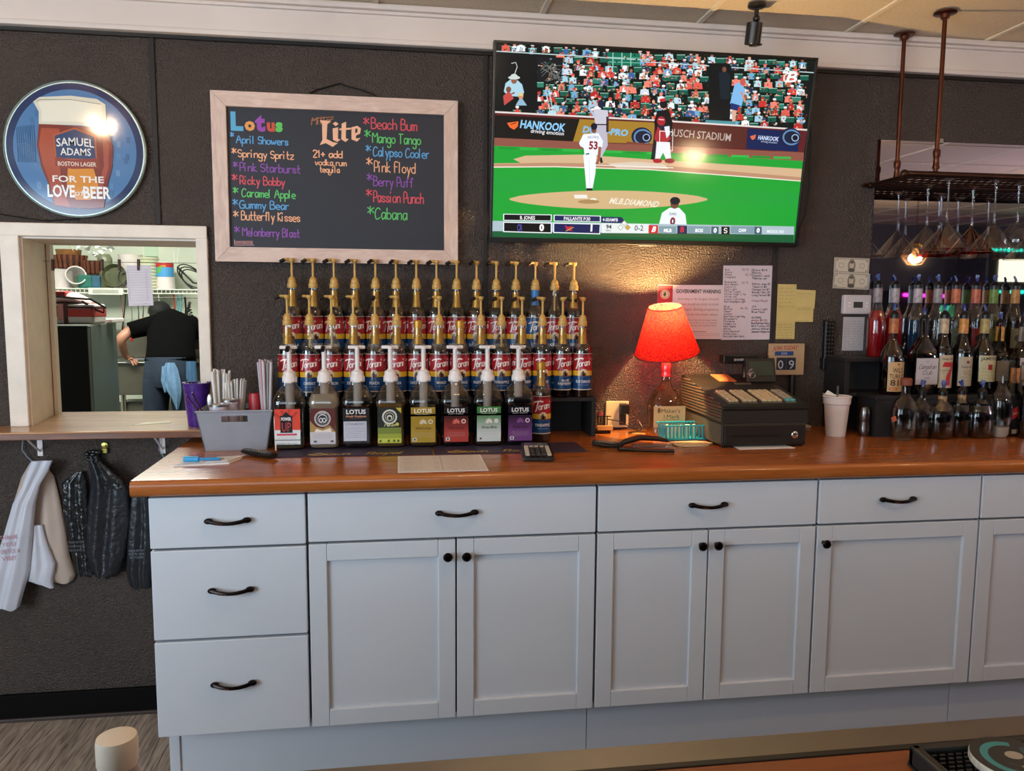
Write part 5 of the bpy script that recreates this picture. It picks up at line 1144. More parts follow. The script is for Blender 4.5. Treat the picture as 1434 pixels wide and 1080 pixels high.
def on_slope(y): return .1300+(y-.006)*(.192-.13)/(RD-.026)
sl = math.atan2(.062, RD-.026)
for (px0, px1, bx0, n, m_, c_) in [(1019, 1033, 0, 3, 5, '#b9a684'), (1039, 1059, 0, 3, 5, '#b9a684'), (1066, 1094, 0, 4, 5, '#c4ae88'), (1099, 1113, 0, 2, 5, '#9a8c7c')]:
    xa_, xb_ = P(px0, 565, ryf+.03).x-rx0, P(px1, 565, ryf+.03).x-rx0; y0, y1 = .022, .135
    grp = bpy.data.objects.new('key_block', None); 
    b = MB().box((xa_, y0, on_slope(y0)-.002), (xb_, y1, on_slope(y0)+.002), m_black) if False else MB()
    w_ = (xb_-xa_)/n; h_ = (y1-y0)/m_
    X = Matrix.Translation((0, y0, on_slope(y0))) @ Matrix.Rotation(sl, 4, 'X')
    b.box((xa_-.001, -.001, -.004), (xb_+.001, y1-y0+.001, .003), M('key_bed', '#6a5c48', .6), X=X); kb = b.build('key_block', t)
    km = None
    for i in range(n):
        for j in range(m_):
            cc = '#5aa0a0' if (px0 == 1099 and j == 0) else c_
            kx_ = MB().box((xa_+i*w_+.001, j*h_+.0015, .003), (xa_+(i+1)*w_-.001, (j+1)*h_-.0015, .010), M('key_'+cc, cc, .5, mott=(.15, 90, (1, 1, 1))), .0018, 1, X=X); kx_.build('key', kb)
b = MB(); X = Matrix.Translation((0, .25, on_slope(.25)+.0005)) @ Matrix.Rotation(sl, 4, 'X')
b.box((.095, 0, 0), (.155, .085, .002), M('orange_card', '#c8693e', .55), .0005, X=X); tag(b.build('orange_card', None, (rx0, ryf, CT)), 'orange card lying on top of the cash register', 'card')
b = MB().box((.135, -.035, 0), (.19, -.012, .004), m_steel, .001, X=X).box((.14, -.03, .003), (.185, -.016, .006), m_black, X=X); b.build('printer_slot', t)
b = MB(); X2 = Matrix.Translation((.235, .235, .185)) @ Matrix.Rotation(R(-14), 4, 'X'); b.box((-.052, 0, -.012), (.052, .02, .072), m_black, .004, X=X2); b.box((-.01, .005, -.04), (.03, .018, 0), m_black, X=X2); d = b.build('operator_display', t)
MB().box((-.042, -.0015, .012), (.044, .001, .060), M('lcd_green', '#3a3f34', .15), .001, X=X2).build('lcd', d)
b = MB().tube([(.205, .30, .185), (.208, .30, .235)], .012, m_black, 12).box((.12, .285, .232), (.25, .325, .262), m_black, .004); d = b.build('customer_display', t)
pr = Print(.1, .03); pr.text('SHARP', .175, .243, .007, '#b9b0a4', fit=.036, bold=.03); pr.build('lettering', PRINT, lambda x, y, o: (x, .2845-o, y), d)
b = MB()
for k in range(4): a_ = k*.8; b.tube([(.182+.004*math.cos(a_), .22, .190+k*.004), (.186+.006*math.sin(a_), .214, .205+k*.006), (.178, .21, .215)], .0025, m_chrome, 6)
b.tube([(.192+.009*math.cos(i*PI/8), .214, .200+.009*math.sin(i*PI/8)) for i in range(16)], .0012, m_chrome, 6, closed=True); tag(b.build('key_bunch', None, (rx0, ryf, CT)), 'small bunch of chrome keys on the cash register beside its display', 'keys')
b = MB(); b.prism([(-.09, -.018), (.09, -.012), (.082, .05), (-.085, .05)], 0, .0012, m_paper); tag(b.build('paper_sheet', None, (1.70, -.395, CT+.0001)), 'white sheet sticking out under the front of the cash register', 'paper')
# calendar on stand
a, c = P(1072, 482, -.035), P(1122, 522, -.035)
t = thing('desk_calendar', 'tan calendar sign showing June 09 standing behind the cash register', 'calendar', ((a.x+c.x)/2+.012, -.035, CT))
zc_ = (a.z+c.z)/2-CT; w2, h2 = .066, .052
MB().box((-w2, 0, zc_-h2-.006), (w2, .010, zc_+h2), M('calendar_tan', '#b09070', .55), .002).build('board', t)
pr = Print(.13, .1); pr.rect(-w2+.002, zc_-h2, w2-.002, zc_+h2-.002, '#b09472'); pr.text('JOIN TODAY', -.008, zc_+.030, .014, '#a02a20', fit=.092, bold=.02, slant=.35, rot=2); pr.rect(-.045, zc_+.010, .024, zc_+.025, '#1d3f74'); pr.text('JUNE', -.010, zc_+.0135, .008, '#b9c4d4', fit=.022)
pr.rect(-.038, zc_-.040, .034, zc_+.003, '#161c30'); pr.text('0', -.022, zc_-.036, .030, '#c4c8d4', fit=.020); pr.text('9', .018, zc_-.036, .030, '#c4c8d4', fit=.020); pr.rect(-.003, zc_-.04, -.001, zc_+.003, '#4a5068'); pr.build('print', PRINT, lambda x, y, o: (x, -.0008-o, y), t)
b = MB(); b.lathe([(.014, .008), (.010, zc_-h2)], M('stand_black', '#0d0c0c', .5), 16, c=(.03, .012, 0)); b.build('post', t)
MB().box((-.02, -.012, 0), (.098, .026, .010), M('stand_base', '#a89a84', .6), .003).build('base', t)
p = PZ(1137, 602, CT); t = thing('card_holder', 'cream wedge shaped holder on the counter right of the cash register', 'holder', (1.952, -.085, CT))
b = MB(); b.prism([(-.028, 0), (.030, 0), (.026, .040), (.010, .052), (-.006, .060), (-.012, .052), (-.026, .045)], -.018, .016, M('holder_cream', '#a89c80', .5), 'y'); b.build('body', t, smooth=20)
pr = Print(.05, .02); pr.text('SHARPER', .006, .006, .007, '#3a3028', fit=.034); pr.build('lettering', PRINT, lambda x, y, o: (x, -.0185-o, y), t)
# foam cup
p = PZ(1172, 612, CT)
t = thing('foam_cup', 'white styrofoam cup with bent napkin and straw inside', 'cup', (2.040, -.205, CT))
b = MB().lathe([(.030, 0), (.031, .003), (.0395, .105), (.0425, .108), (.0435, .128), (.046, .131), (.0445, .134), (.041, .131), (.028, .004)], m_white, 40); b.build('cup_body', t)
b = MB(); b.X = Matrix.Translation((-.01, 0, .128)) @ Matrix.Rotation(R(10), 4, 'Y'); b.prism([(-.048, -.01), (.0, -.02), (.045, .0), (.0, .026)], 0, .0015, m_paper); b.add([(-.042, -.012, .0), (-.030, -.004, .014), (.0, -.01, .002), (-.02, .02, .0)], [(0, 1, 2), (1, 3, 2), (0, 3, 1), (0, 2, 3)], m_paper)
tag(b.build('napkin', None, (2.040, -.205, CT+.006)), 'folded white napkin poking out of the styrofoam cup', 'napkin')
tag(MB().tube([(0, 0, .01), (.004, .004, .165)], .004, M('straw_grey', '#4a4648', .4), 8).build('straw', None, (2.042, -.200, CT)), 'dark straw standing in the styrofoam cup', 'straw')
p = P(1214, 590, -.24); t = thing('jigger', 'steel double jigger standing right of the styrofoam cup', 'jigger', (p.x, -.225, CT))
MB().lathe([(.016, 0), (.019, .012), (.020, .028), (.0165, .048), (.0175, .052), (.0195, .068), (.019, .082), (.0155, .096), (.014, .094)], M('brushed_steel', '#6f6a66', .25, 1.0, mott=(.2, 8, (12, 12, 1))), 28).build('body', t)

# ============================================================ LIQUOR CORNER
t = thing('liquor_riser', 'black stepped shelf unit holding the liquor bottles', 'shelf')
m_rs = M('riser_black', '#1a1818', .6, bump=(300, .2, .001)); LZ1, LZ2 = 1.050, 1.168
b = MB().box((2.104, -.138, CT), (2.122, -.008, LZ2-.014), m_rs, .001); b.build('side_board', t)
MB().box((2.102, -.140, LZ2-.0135), (3.05, -.008, LZ2), m_rs, .0015).build('upper_board', t)
MB().box((2.124, -.028, CT), (3.05, -.012, LZ2-.0145), M('riser_inner', '#2e2b2b', .7)).build('back_board', t)
MB().box((2.150, -.250, LZ1-.013), (3.05, -.1405, LZ1), m_rs, .0015).build('lower_board', t)
MB().box((2.124, -.138, LZ1-.013), (3.05, -.03, LZ1-.001), m_rs).build('inner_board', t)
MB().box((2.152, -.248, CT), (3.05, -.236, LZ1-.0135), m_rs).build('front_board', t); MB().box((2.152, -.235, CT), (2.164, -.142, LZ1-.0135), m_rs).build('side_board', t)
def spout(t, z, flag='#1f3378', r=.0145, capc=None):
    b = MB().lathe([(r+.001, z-.012), (r+.002, z+.004), (r*.75, z+.012), (r*.35, z+.018)], capc or m_black, 16); sp = b.build('pourer', t)
    m_ = M('blue_film', flag, .3, coat=.3); f = MB(); a_ = rr.uniform(0, 6)
    f.tube([(0, 0, z+.014), (.004*math.cos(a_), 0, z+.028), (.010*math.cos(a_), .003, z+.038)], [.0045, .004, .003], m_, 6)
    f.add([(0, 0, z+.014), (.010*math.cos(a_), -.004, z+.040), (.016*math.cos(a_+1), .004, z+.034), (-.009, 0, z+.030), (-.004, .003, z+.042)], [(0, 1, 2), (0, 3, 4), (0, 4, 1)], m_)
    f.build('spout_flag', sp, smooth=0)
def liquor(name, label, x, y, z, rx, H, liq, lev, glass_m, group, shape='round', sh=.66, lab=None, neck=None, nr=.0135, spt=True, cork=False, labw=None, zl=.02, ry=None, capc=None):
    t = thing(name, label, 'bottle', (x, y, z+.0004), 0, group); ry = ry or (rx if shape == 'round' else rx*.8)
    zs = H*sh; sq = {'round': None, 'square': 5, 'flask': 2.6}[shape]
    def prof(off, top):
        if shape == 'flask': L = [(.62, 0), (.84, .012), (.98, .04), (1, .085), (.97, .110), (.80, .135), (.45, .152)]; L = [((rx*k, ry*k), zz*H/.19) for k, zz in L]; L += [((nr, nr), H*.88), ((nr, nr), H)]
        else: L = [((rx-.003, ry-.003), 0), ((rx, ry), .006), ((rx, ry), zs-.018), ((rx*.92, ry*.92), zs), ((rx*.68, ry*.68), zs+.016), ((nr*1.25, nr*1.25), zs+.032), ((nr, nr), zs+.045), ((nr*.95, nr*.95), H)]
        out = []
        for (a, c), zz in L:
            if zz > top: 
                (a0, c0), z0 = out[-1] if out else ((a, c), 0); break
            out.append(((max(.004, a-off), max(.004, c-off)), zz+(.001 if off and zz == 0 else 0)))
        if off and out and out[-1][1] < top-.001: out.append((out[-1][0], top))
        return out
    MB().lathe(prof(0, 9), glass_m, 28, sq=sq).build('glass_body', t)
    if liq:
        MB().lathe(prof(.0018, lev), M('drink_'+liq, liq, .2, coat=.15, spec=.25), 28, sq=sq).build('drink', t)
    if neck:
        MB().lathe([(nr+.0012, H-.058), (nr+.0012, H-.008)], M('neck_'+neck, neck, .45, mott=(.3, 70, (1, 1, 1))), 18).build('neck_label', t)
    if lab:
        w_, h_, fn = lab; pr = Print(w_, h_); fn(pr, w_, h_)
        if shape == 'round' : pr.strips().build('label', PRINT, lambda X_, Y_, o: (cyl(rx+.0008)(X_, Y_+zl+h_/2, o)), t)
        else: pr.build('label', PRINT, lambda X_, Y_, o: (X_, -ry-.0006-o, Y_+zl+h_/2), t)
    if spt: spout(t, H, r=nr, capc=capc)
    if cork: MB().lathe([(nr+.001, H), (nr+.006, H+.003), (nr+.006, H+.020), (nr+.003, H+.025)], M('cork_stopper', '#7a3a22', .6, mott=(.2, 60, (1, 1, 1))), 20).build('stopper', t)
    return t
def lb(bg, fns):
    def f(pr, w, h): pr.rect(-w/2, -h/2, w/2, h/2, bg, n=16); fns(pr, w, h)
    return f
GM = 'liquor bottles on the middle shelf'; smoke = glass('dark_bottle_glass', '#4a4440', .9, .07); greeng = glass('green_bottle_glass', '#1c5a34', .9, .07)
def l1(pr, w, h): pr.ell(0, h*.42, .003, .003, '#4a2a1a'); pr.text('WILD', 0, h*.14, .016, '#33201a', fit=w*.56, bold=.01); pr.text('TURKEY', 0, -h*.06, .015, '#33201a', fit=w*.84, bold=.01); pr.text('81', -w*.16, -h*.30, .020, '#4a2414', fit=w*.42, bold=.02); pr.rect(-w*.42, -h*.46, 0, -h*.36, '#b8672a'); [pr.scribble(w*.1, w*.42, -h*(.14+.06*i), .002, '#b8672a', i, .0006) for i in range(3)]; pr.text('PROOF', -w*.22, -h*.44, .005, '#d9b88a', fit=w*.22)
liquor('bourbon_bottle', 'bourbon bottle with tan label reading 81, leftmost of the middle liquor row', 2.236, -.195, LZ1, .037, .262, '#2c140a', .05, glass('amber_glass', '#9a8578', .9, .06), GM, 'round', .54, (.066, .098, lb('#b9996a', l1)), '#a3602c', nr=.0135, zl=.012)
def l2(pr, w, h): pr.rect(-w*.48, -h*.47, w*.48, h*.47, '#b9b2b4', n=14); pr.text('CC', 0, h*.34, .006, '#6a6468'); pr.hand('Canadian', 0, h*.10, .014, '#2a2428', th=.0014, align='C', slant=.35, fit=w*.76); pr.hand('Club', 0, -h*.12, .015, '#2a2428', th=.0014, align='C', slant=.35, fit=w*.42); pr.text('1858', 0, -h*.29, .006, '#4a444a', fit=w*.24)
liquor('whisky_bottle', 'whisky bottle with wide white script label, second in the middle liquor row', 2.346, -.195, LZ1, .0425, .248, '#140b08', .15, smoke, GM, 'square', .60, (.080, .088, lb('#a9a2a4', l2)), '#171210', zl=.034, ry=.028)
def l3(pr, w, h): pr.text('Seagrams', 0, h*.36, .007, '#2a2220', fit=w*.72, bold=.01); pr.poly([(-w*.30, h*.20), (-w*.22, h*.29), (w*.42, h*.29), (w*.42, h*.14), (-w*.30, h*.14), (-w*.34, h*.08)], '#b01c1e'); pr.poly([(w*.42, h*.20), (w*.18, -h*.15), (w*.16, -h*.42), (-w*.14, -h*.42), (-w*.08, -h*.12), (w*.18, h*.14)], '#b01c1e'); pr.text('CROWN', -w*.05, h*.01, .005, '#3a302c', fit=w*.7); pr.line([(-w*.42, -h*.04), (w*.2, -h*.04)], .0006, '#6a5a50')
liquor('whiskey_bottle', 'whiskey bottle with big red 7 on a tan label in the middle liquor row', 2.420, -.195, LZ1, .031, .262, '#160a06', .16, smoke, GM, 'round', .58, (.058, .110, lb('#b3a184', l3)), '#b09a7c', zl=.022)
def l4(pr, w, h): pr.ell(0, h*.32, .006, .005, '#7a2a24'); pr.text('Seagrams', 0, h*.13, .0065, '#3a322a', fit=w*.7, bold=.01); pr.text('VO', 0, -h*.14, .018, '#8a6a2a', fit=w*.46, bold=.0); pr.line([(-w*.4, -h*.2), (w*.4, -h*.2)], .0008, '#6a5a40'); pr.scribble(-w*.4, w*.4, -h*.32, .003, '#6a5a40', 4, .0006)
liquor('whisky_bottle', 'whisky bottle with gold neck and beige label lettered VO in the middle liquor row', 2.492, -.195, LZ1, .032, .262, '#1c0d06', .15, smoke, GM, 'round', .58, (.060, .098, lb('#a39880', l4)), '#c08038', zl=.028)
def l5(pr, w, h): pr.text('JAMESON', 0, h*.30, .010, '#26321e', fit=w*.9, bold=.02, arch=.003); pr.rect(-w*.12, -h*.05, w*.10, h*.16, '#8a1f22'); pr.scribble(-w*.4, -w*.15, h*.02, .004, '#6a6a50', 6, .0006); pr.scribble(w*.15, w*.42, h*.02, .004, '#6a6a50', 7, .0006); pr.line([(-w*.4, -h*.12), (w*.4, -h*.12)], .0006, '#5a5a40'); pr.scribble(-w*.4, w*.4, -h*.24, .004, '#5a5a40', 8, .0006); pr.scribble(-w*.4, w*.4, -h*.36, .003, '#5a5a40', 9, .0006)
liquor('whiskey_bottle', 'green whiskey bottle with cream label and red crest in the middle liquor row', 2.575, -.19, LZ1, .0385, .262, '#0c2414', .14, greeng, GM, 'round', .56, (.072, .088, lb('#b0a57e', l5)), '#a08a50', zl=.042)
liquor('bourbon_bottle', 'dark bottle with gold neck partly behind the tall clear decanter', 2.655, -.165, LZ1, .030, .235, '#180c08', .14, smoke, GM, 'square', .56, (.05, .07, lb('#7a6a58', lambda p, w, h: p.scribble(-w*.4, w*.4, 0, .008, '#2a2018', 3, .001))), '#b8863a', zl=.04)
def l6(pr, w, h): pr.text('JIM BEAM', 0, h*.24, .011, '#241c1c', fit=w*.86, bold=.03); pr.ell(0, 0, .010, .010, '#8a2a2a'); pr.ell(0, 0, .007, .007, '#c9bcae'); pr.text('BOURBON', 0, -h*.36, .008, '#241c1c', fit=w*.7, bold=.03)
liquor('bourbon_bottle', 'bourbon bottle with white label and red seal at the right end of the middle row', 2.712, -.205, LZ1, .036, .235, '#2a1208', .10, m_glassd, GM, 'square', .56, (.066, .095, lb('#b8b0aa', l6)), '#8a8078', zl=.028)
liquor('bourbon_bottle', 'liquor bottle just outside the right edge in the middle row', 2.80, -.19, LZ1, .036, .25, '#2a1208', .12, m_glassd, GM, 'round', .56, None, '#8a8078')
GR_ = 'liquor bottles on the top shelf'
def tl(c1, c2): return lb(c1, lambda p, w, h: (p.ell(0, 0, w*.28, h*.2, c2), p.scribble(-w*.3, w*.3, h*.3, .004, c2, 2, .001)))
for (px, lc, lev, gm, labc, nk, label, rx) in [
    (1228, '#8c0f16', .16, m_glass, None, '#8a7f84', 'red liqueur bottle at the left end of the top liquor row', .030),
    (1252, '#a01018', .16, m_glass, None, '#9a8f94', 'bright red liqueur bottle, second from left in the top liquor row', .030),
    (1284, '#123a58', .13, m_glass, None, '#a89ca0', 'deep blue liqueur bottle in the top liquor row', .030),
    (1312, '#8f8a90', .02, m_glass, None, '#8a8084', 'clear nearly empty spirit bottle in the top liquor row', .030),
    (1337, '#20120c', .02, glass('faint_glass', '#d9d0c8'), ('#5d6a58', '#22382c'), '#b0603a', 'clear bottle with green leaf label and orange neck in the top liquor row', .032),
    (1365, '#7a1a1c', .03, m_glass, ('#8a1f22', '#161616'), '#b05a3c', 'bottle with red and black fruit label in the top liquor row', .032),
    (1390, '#4a4a18', .15, m_glass, ('#4f5a22', '#8a9a3a'), '#5f7a2a', 'bottle with olive green label in the top liquor row', .030),
    (1420, '#3a2410', .14, m_glassd, ('#7a6f4a', '#3a3424'), '#a8763a', 'bottle with amber neck band at the right end of the top liquor row', .030),
    (1447, '#3a2410', .14, m_glassd, None, '#a8763a', 'amber bottle just outside the right edge in the top row', .030)]:
    x = P(px, 440, -.075).x; liquor('liquor_bottle', label, x, -.075, LZ2, rx, .246, lc, lev, gm, GR_, 'round', .58, ((.055, .07)+(tl(*labc),)) if labc else None, nk, zl=.03)
# long nosed clip rack item: white mark on blue bottle
GF = 'decanter bottles standing on the counter'
for i, (px, y, lc, lev, gm, cork, label, sh, H) in enumerate([
    (1266, -.305, '#8a8578', .004, m_glassd, True, 'empty faceted bottle with round cork stopper, leftmost on the counter', 'flask', .175),
    (1289, -.275, '#3a3028', .012, m_glassd, False, 'empty squat clear decanter, second from left on the counter', 'flask', .150),
    (1318, -.30, '#0e0b0a', .075, m_glassd, False, 'squat decanter half filled with dark liquid on the counter', 'flask', .150),
    (1345, -.275, '#0e0b0a', .115, m_glassd, False, 'dark full squat decanter with tan neck ring on the counter', 'flask', .150),
    (1373, -.30, '#0c0a0b', .115, m_glassd, False, 'dark full squat decanter nearest the tall clear bottle on the counter', 'flask', .150)]):
    x = P(px, 590, y).x; d = liquor('decanter', label, x, y, CT, .041, H, lc, lev, gm, GF, sh, .62, None, '#9a7a50' if i in (2, 3) else None, nr=.012, spt=not cork, cork=cork, ry=.030)
    if i == 0: MB().box((-.034, -.028, .078), (-.018, -.0245, .094), M('orange_tag', '#b0563a', .5), .001, X=Matrix.Rotation(R(-20), 4, 'Y')).build('neck_tag', d)
x = P(1400, 600, -.29).x
liquor('tall_bottle', 'tall slender clear bottle with pale base between decanters and red label bottle', x, -.29, CT, .034, .205, '#b5a79c', .035, m_glass, GF, 'flask', .7, None, None, nr=.011, spt=False, cork=False, ry=.028)
def l7(pr, w, h): pr.poly([(-w/2, -h*.1), (w/2, h*.2), (w/2, h*.5), (-w/2, h*.2)], '#b0242a'); pr.text('JOHNNIE WALKER', 0, h*.12, .006, '#d9b07a', fit=w*.8, bold=.02, rot=17); pr.rect(-w*.4, -h*.48, w*.4, -h*.36, '#b09070')
x = P(1419, 600, -.27).x; liquor('scotch_bottle', 'square bottle with slanted red label near the right edge on the counter', x, -.262, CT, .030, .235, '#1a0e08', .11, m_glassd, GF, 'square', .60, (.056, .115, lb('#171110', l7)), '#a86a3a', zl=.008, ry=.027, spt=False)
x = P(1436, 600, -.31).x; liquor('liquor_bottle', 'dark bottle with cream label cut by the right edge on the counter', x, -.315, CT, .028, .20, '#120c0a', .12, smoke, GF, 'round', .60, (.05, .06, lb('#b5a68c', lambda p, w, h: None)), '#171210', zl=.012)
for x_ in (2.74, 2.83): liquor('liquor_bottle', 'dark bottle outside the right edge on the counter', x_, -.28, CT, .034, .22, '#120c0a', .12, smoke, GF, 'round', .60, None, '#171210')

# ============================================================ GLASS RACK
RZ = 1.762; ryF, ryB = -.262, -.022; rxl = 2.236; rxr = 3.42
t = thing('glass_rack', 'copper pipe rack hanging from the ceiling for stemmed glasses', 'rack')
for x_ in (2.304, 3.3):
    for y in (-.062, ryF):
        b = MB().tube([(x_, y, RZ+.01), (x_, y, ZC-.006)], .0068, m_copper, 14); b.lathe([(.0095, -.005), (.011, 0), (.0095, .008), (.0085, .03), (.011, .034), (.0115, .05), (.0095, .056)], m_copper, 16, c=(x_, y, RZ+.022)); pl = b.build('hanging_pipe', t)
        MB().lathe([(.034, 0), (.034, -.004), (.030, -.006), (.014, -.007), (.013, -.018)], m_copper, 28, c=(x_, y, ZC-.0045)).build('flange', pl)
b = MB().tube([(rxl-.035, ryF, RZ), (rxr, ryF, RZ)], .010, m_rack, 14).tube([(rxl, ryB, RZ), (rxr, ryB, RZ)], .009, m_rack, 12)
b.tube([(rxl, -.01, RZ), (rxl, ryF-.0, RZ)], .008, m_rack, 12).ball((rxl-.040, ryF, RZ), .013, m_rack).ball((rxl, -.024, RZ), .012, m_rack).ball((rxl-.028, -.022, RZ), .006, m_rack).tube([(rxl, ryB, RZ), (rxl-.028, ryB, RZ)], .007, m_rack)
b.tube([(rxr, ryB, RZ), (rxr, ryF, RZ)], .009, m_rack, 12); b.build('pipe_frame', t)
rod = MB().tube([(0, ryB, 0), (0, ryF, 0)], .0026, m_rack, 6).mesh('rod')
for i in range(40): 
    x_ = rxl+.024+i*.029
    if x_ < rxr-.01: link('rod', rod, t, (x_, 0, RZ+.004))
rod2 = MB().tube([(rxl, 0, 0), (rxr, 0, 0)], .0028, m_rack, 6).mesh('cross_rod')
for y in (-.07, -.115, -.16, -.21): link('cross_rod', rod2, t, (0, y, RZ-.004))
def martini(x, y, label, red=False, kind='martini', group='stemmed glasses hanging from the rack'):
    t = thing('stemmed_glass', label, 'glass', (x, y, 1.53), 0, group); g = glass('stem_glass', '#f6f4f6', 1.1, .05)
    if kind == 'martini':
        MB().lathe([(.0745, .0), (.0755, .001), (.0045, .088), (.0035, .096)], m_redglass if red else g, 36, cap=False).build('bowl', t)
        MB().lathe([(.0045, .090), (.0036, .11), (.0040, .20), (.006, .216)], g, 12).build('stem', t)
    else:
        MB().lathe([(.036, .0), (.045, .03), (.042, .06), (.022, .085), (.005, .10)], g, 32, cap=False).build('bowl', t)
        MB().lathe([(.0045, .098), (.0036, .12), (.0040, .20), (.006, .216)], g, 12).build('stem', t)
    MB().tube([((.0748 if kind == 'martini' else .036)*math.cos(k*PI/20), (.0748 if kind == 'martini' else .036)*math.sin(k*PI/20), .0005) for k in range(40)], .0012, g, 6, closed=True).build('rim', t)
    MB().lathe([(.006, .216), (.034, .238), (.035, .2395), (.006, .222)], g, 32, cap=False).build('foot', t)
martini(2.375, -.235, 'clear martini glass hanging upside down, leftmost in front on the rack'); martini(2.412, -.085, 'clear martini glass hanging behind the leftmost one near the mirror')
martini(2.545, -.235, 'clear martini glass hanging in front of the red one on the rack'); martini(2.583, -.085, 'red martini glass hanging upside down near the mirror', True)
martini(2.66, -.20, 'tulip shaped clear glass hanging at the right edge of the photo', False, 'wine'); martini(2.74, -.20, 'clear glass hanging just outside the right edge', False, 'wine')
for x_ in (2.87, 3.04, 3.21): martini(x_, -.2, 'clear martini glass hanging on the rack beyond the right edge of the photo')

# ============================================================ ROOM BEHIND THE CAMERA (seen in the mirror)
def pendant(x, y, z, label, power, s=1.0):
    t = thing('pendant_lamp', label, 'lamp', (x, y, z), 0, 'wire cage pendant lamps'); b = MB()
    ringp = lambda r, zz, n=6: [(r*math.cos(2*PI*i/n), r*math.sin(2*PI*i/n), zz) for i in range(n)]
    A, B_, C_ = ringp(.045, .085), ringp(.11, -.005), ringp(.060, -.075)
    for rg in (A, B_, C_): b.tube(rg, .0028, m_gold, 5, closed=True)
    for i in range(6): b.tube([A[i], B_[i], C_[i]], .0028, m_gold, 5); b.tube([A[i], (0, 0, .10)], .0028, m_gold, 5)
    b.build('wire_cage', t); MB().lathe([(.014, .06), (.018, .065), (.018, .105), (.004, .115)], m_bronze, 16).build('socket', t)
    MB().tube([(0, 0, .11), (0, 0, ZC-z-.005)], .003, m_black, 6).build('cord', t)
    MB().lathe([(.004, -.045), (.022, -.030), (.030, -.005), (.024, .03), (.012, .055)], emis('filament_bulb', '#ffb452', 7), 20).build('bulb', t)
    point('pendant_light', (x, y, z-.02), power, (1.0, .70, .42), .04)
pendant(4.83, -3.4, 1.77, 'gold wire cage pendant lamp reflected in the mirror', 26)
pendant(-.61, -1.0, 2.10, 'pendant lamp near the round sign, above the view', 15)
pendant(2.12, -1.60, 1.70, 'pendant lamp reflected in the television picture', 17)
pendant(5.4, -2.2, 1.9, 'second cage pendant lamp over the far right of the room', 26)  # added to brighten the ceiling that the mirror shows
pendant(.9, -1.35, 2.09, 'pendant lamp above the syrup bottles, higher than the view', 18)  # extra lamp put in to warm the cornice and nearby ceiling
pendant(2.9, -1.3, 2.07, 'pendant lamp before the liquor corner, higher than the view', 13)  # extra lamp put in to lift the ceiling at the right
# slot machine with lit screen
x0, x1 = 6.36, 7.1
t = thing('slot_machine', 'game machine with bright screen and green lights reflected in the mirror', 'slot machine', (0, 0, 0))
MB().box((x0, -4.9, 0), (x1, -4.45, 2.02), M('machine_case', '#23262c', .4), .02).build('cabinet', t)
MB().box((x0+.12, -4.452, 1.60), (x1-.12, -4.44, 1.82), emis('machine_screen', '#fff6c8', 2.0), .01).build('screen', t)
b = MB()
for z_ in (1.91, 1.50):
    for i in range(16): b.ball((x0+.03+i*(x1-x0-.06)/15, -4.44, z_), (.018, .01, .018), emis('green_led', '#18f0c0', 3.5), 8, 5)
b.build('light_strip', t)['kind'] = 'stuff'
MB().box((x0+.05, -4.70, .9), (x1-.05, -4.25, .95), M('machine_case', '#23262c', .4), .01).build('button_deck', t)
def neon(name, label, pts, c, s=5):
    tag(MB().tube(pts, .016, emis('neon_'+c, c, s), 10).build(name), label, 'neon tube')
neon('neon_tube', 'horizontal magenta neon tube on the far wall seen in the mirror', [(5.86, -5.0, 1.47), (6.34, -5.0, 1.46)], '#ff30d0')
neon('neon_tube', 'vertical violet neon tube on the far wall seen in the mirror', [(6.78, -5.0, 1.18), (6.86, -5.0, 1.40)], '#b040ff'); neon('neon_tube', 'short violet neon tube right of the vertical one in the mirror', [(6.98, -5.0, 1.40), (7.25, -5.0, 1.41)], '#9a50ff')
t = thing('arcade_cabinet', 'dark game cabinet carrying the neon tubes at the far wall', 'arcade cabinet'); MB().box((5.75, -5.5, 0), (7.3, -5.02, 1.52), M('machine_dark', '#17171d', .5), .02).build('case', t)
MB().box((6.30, -5.02, 1.24), (6.52, -5.012, 1.36), emis('teal_screen', '#30c090', 1.6), .004).build('screen', t)
point('added_mauve_fill', (4.7, -1.9, 1.25), 25, (.86, .70, .98), .02)  # bodiless fill added to brighten the mirrored ceiling and tint the right cabinets

# ============================================================ CUSTOMER BAR IN THE FOREGROUND
bz, by_ = 1.0, -2.054
t = thing('customer_bar', 'orange wooden bar top with black edge and steel strip in the foreground', 'bar')
MB().box((-1.0, -2.60, bz-.04), (3.2, by_-.0072, bz), m_bar, .003).build('bar_top', t)
MB().box((-1.0, by_-.007, bz-.04), (3.2, by_, bz-.0005), m_black, .001).build('black_edge', t)
MB().box((-1.0, by_+.0005, bz-.03), (3.2, by_+.031, bz-.003), M('bar_steel', '#8f8b86', .32, 1.0), .002).build('steel_strip', t)
MB().box((-1.0, -2.56, 0), (3.2, -2.5, bz-.041), M('bar_panel', '#3a2418', .6)).build('front_panel', t)
MB().box((-1.0, -2.5, .60), (.9, -1.70, .625), m_steel, .004).build('drain_board', t)
for x_, y in ((-.95, -1.74), (.86, -1.74)): MB().tube([(x_, y, 0), (x_, y, .6)], .02, m_steel, 12).build('leg', t)
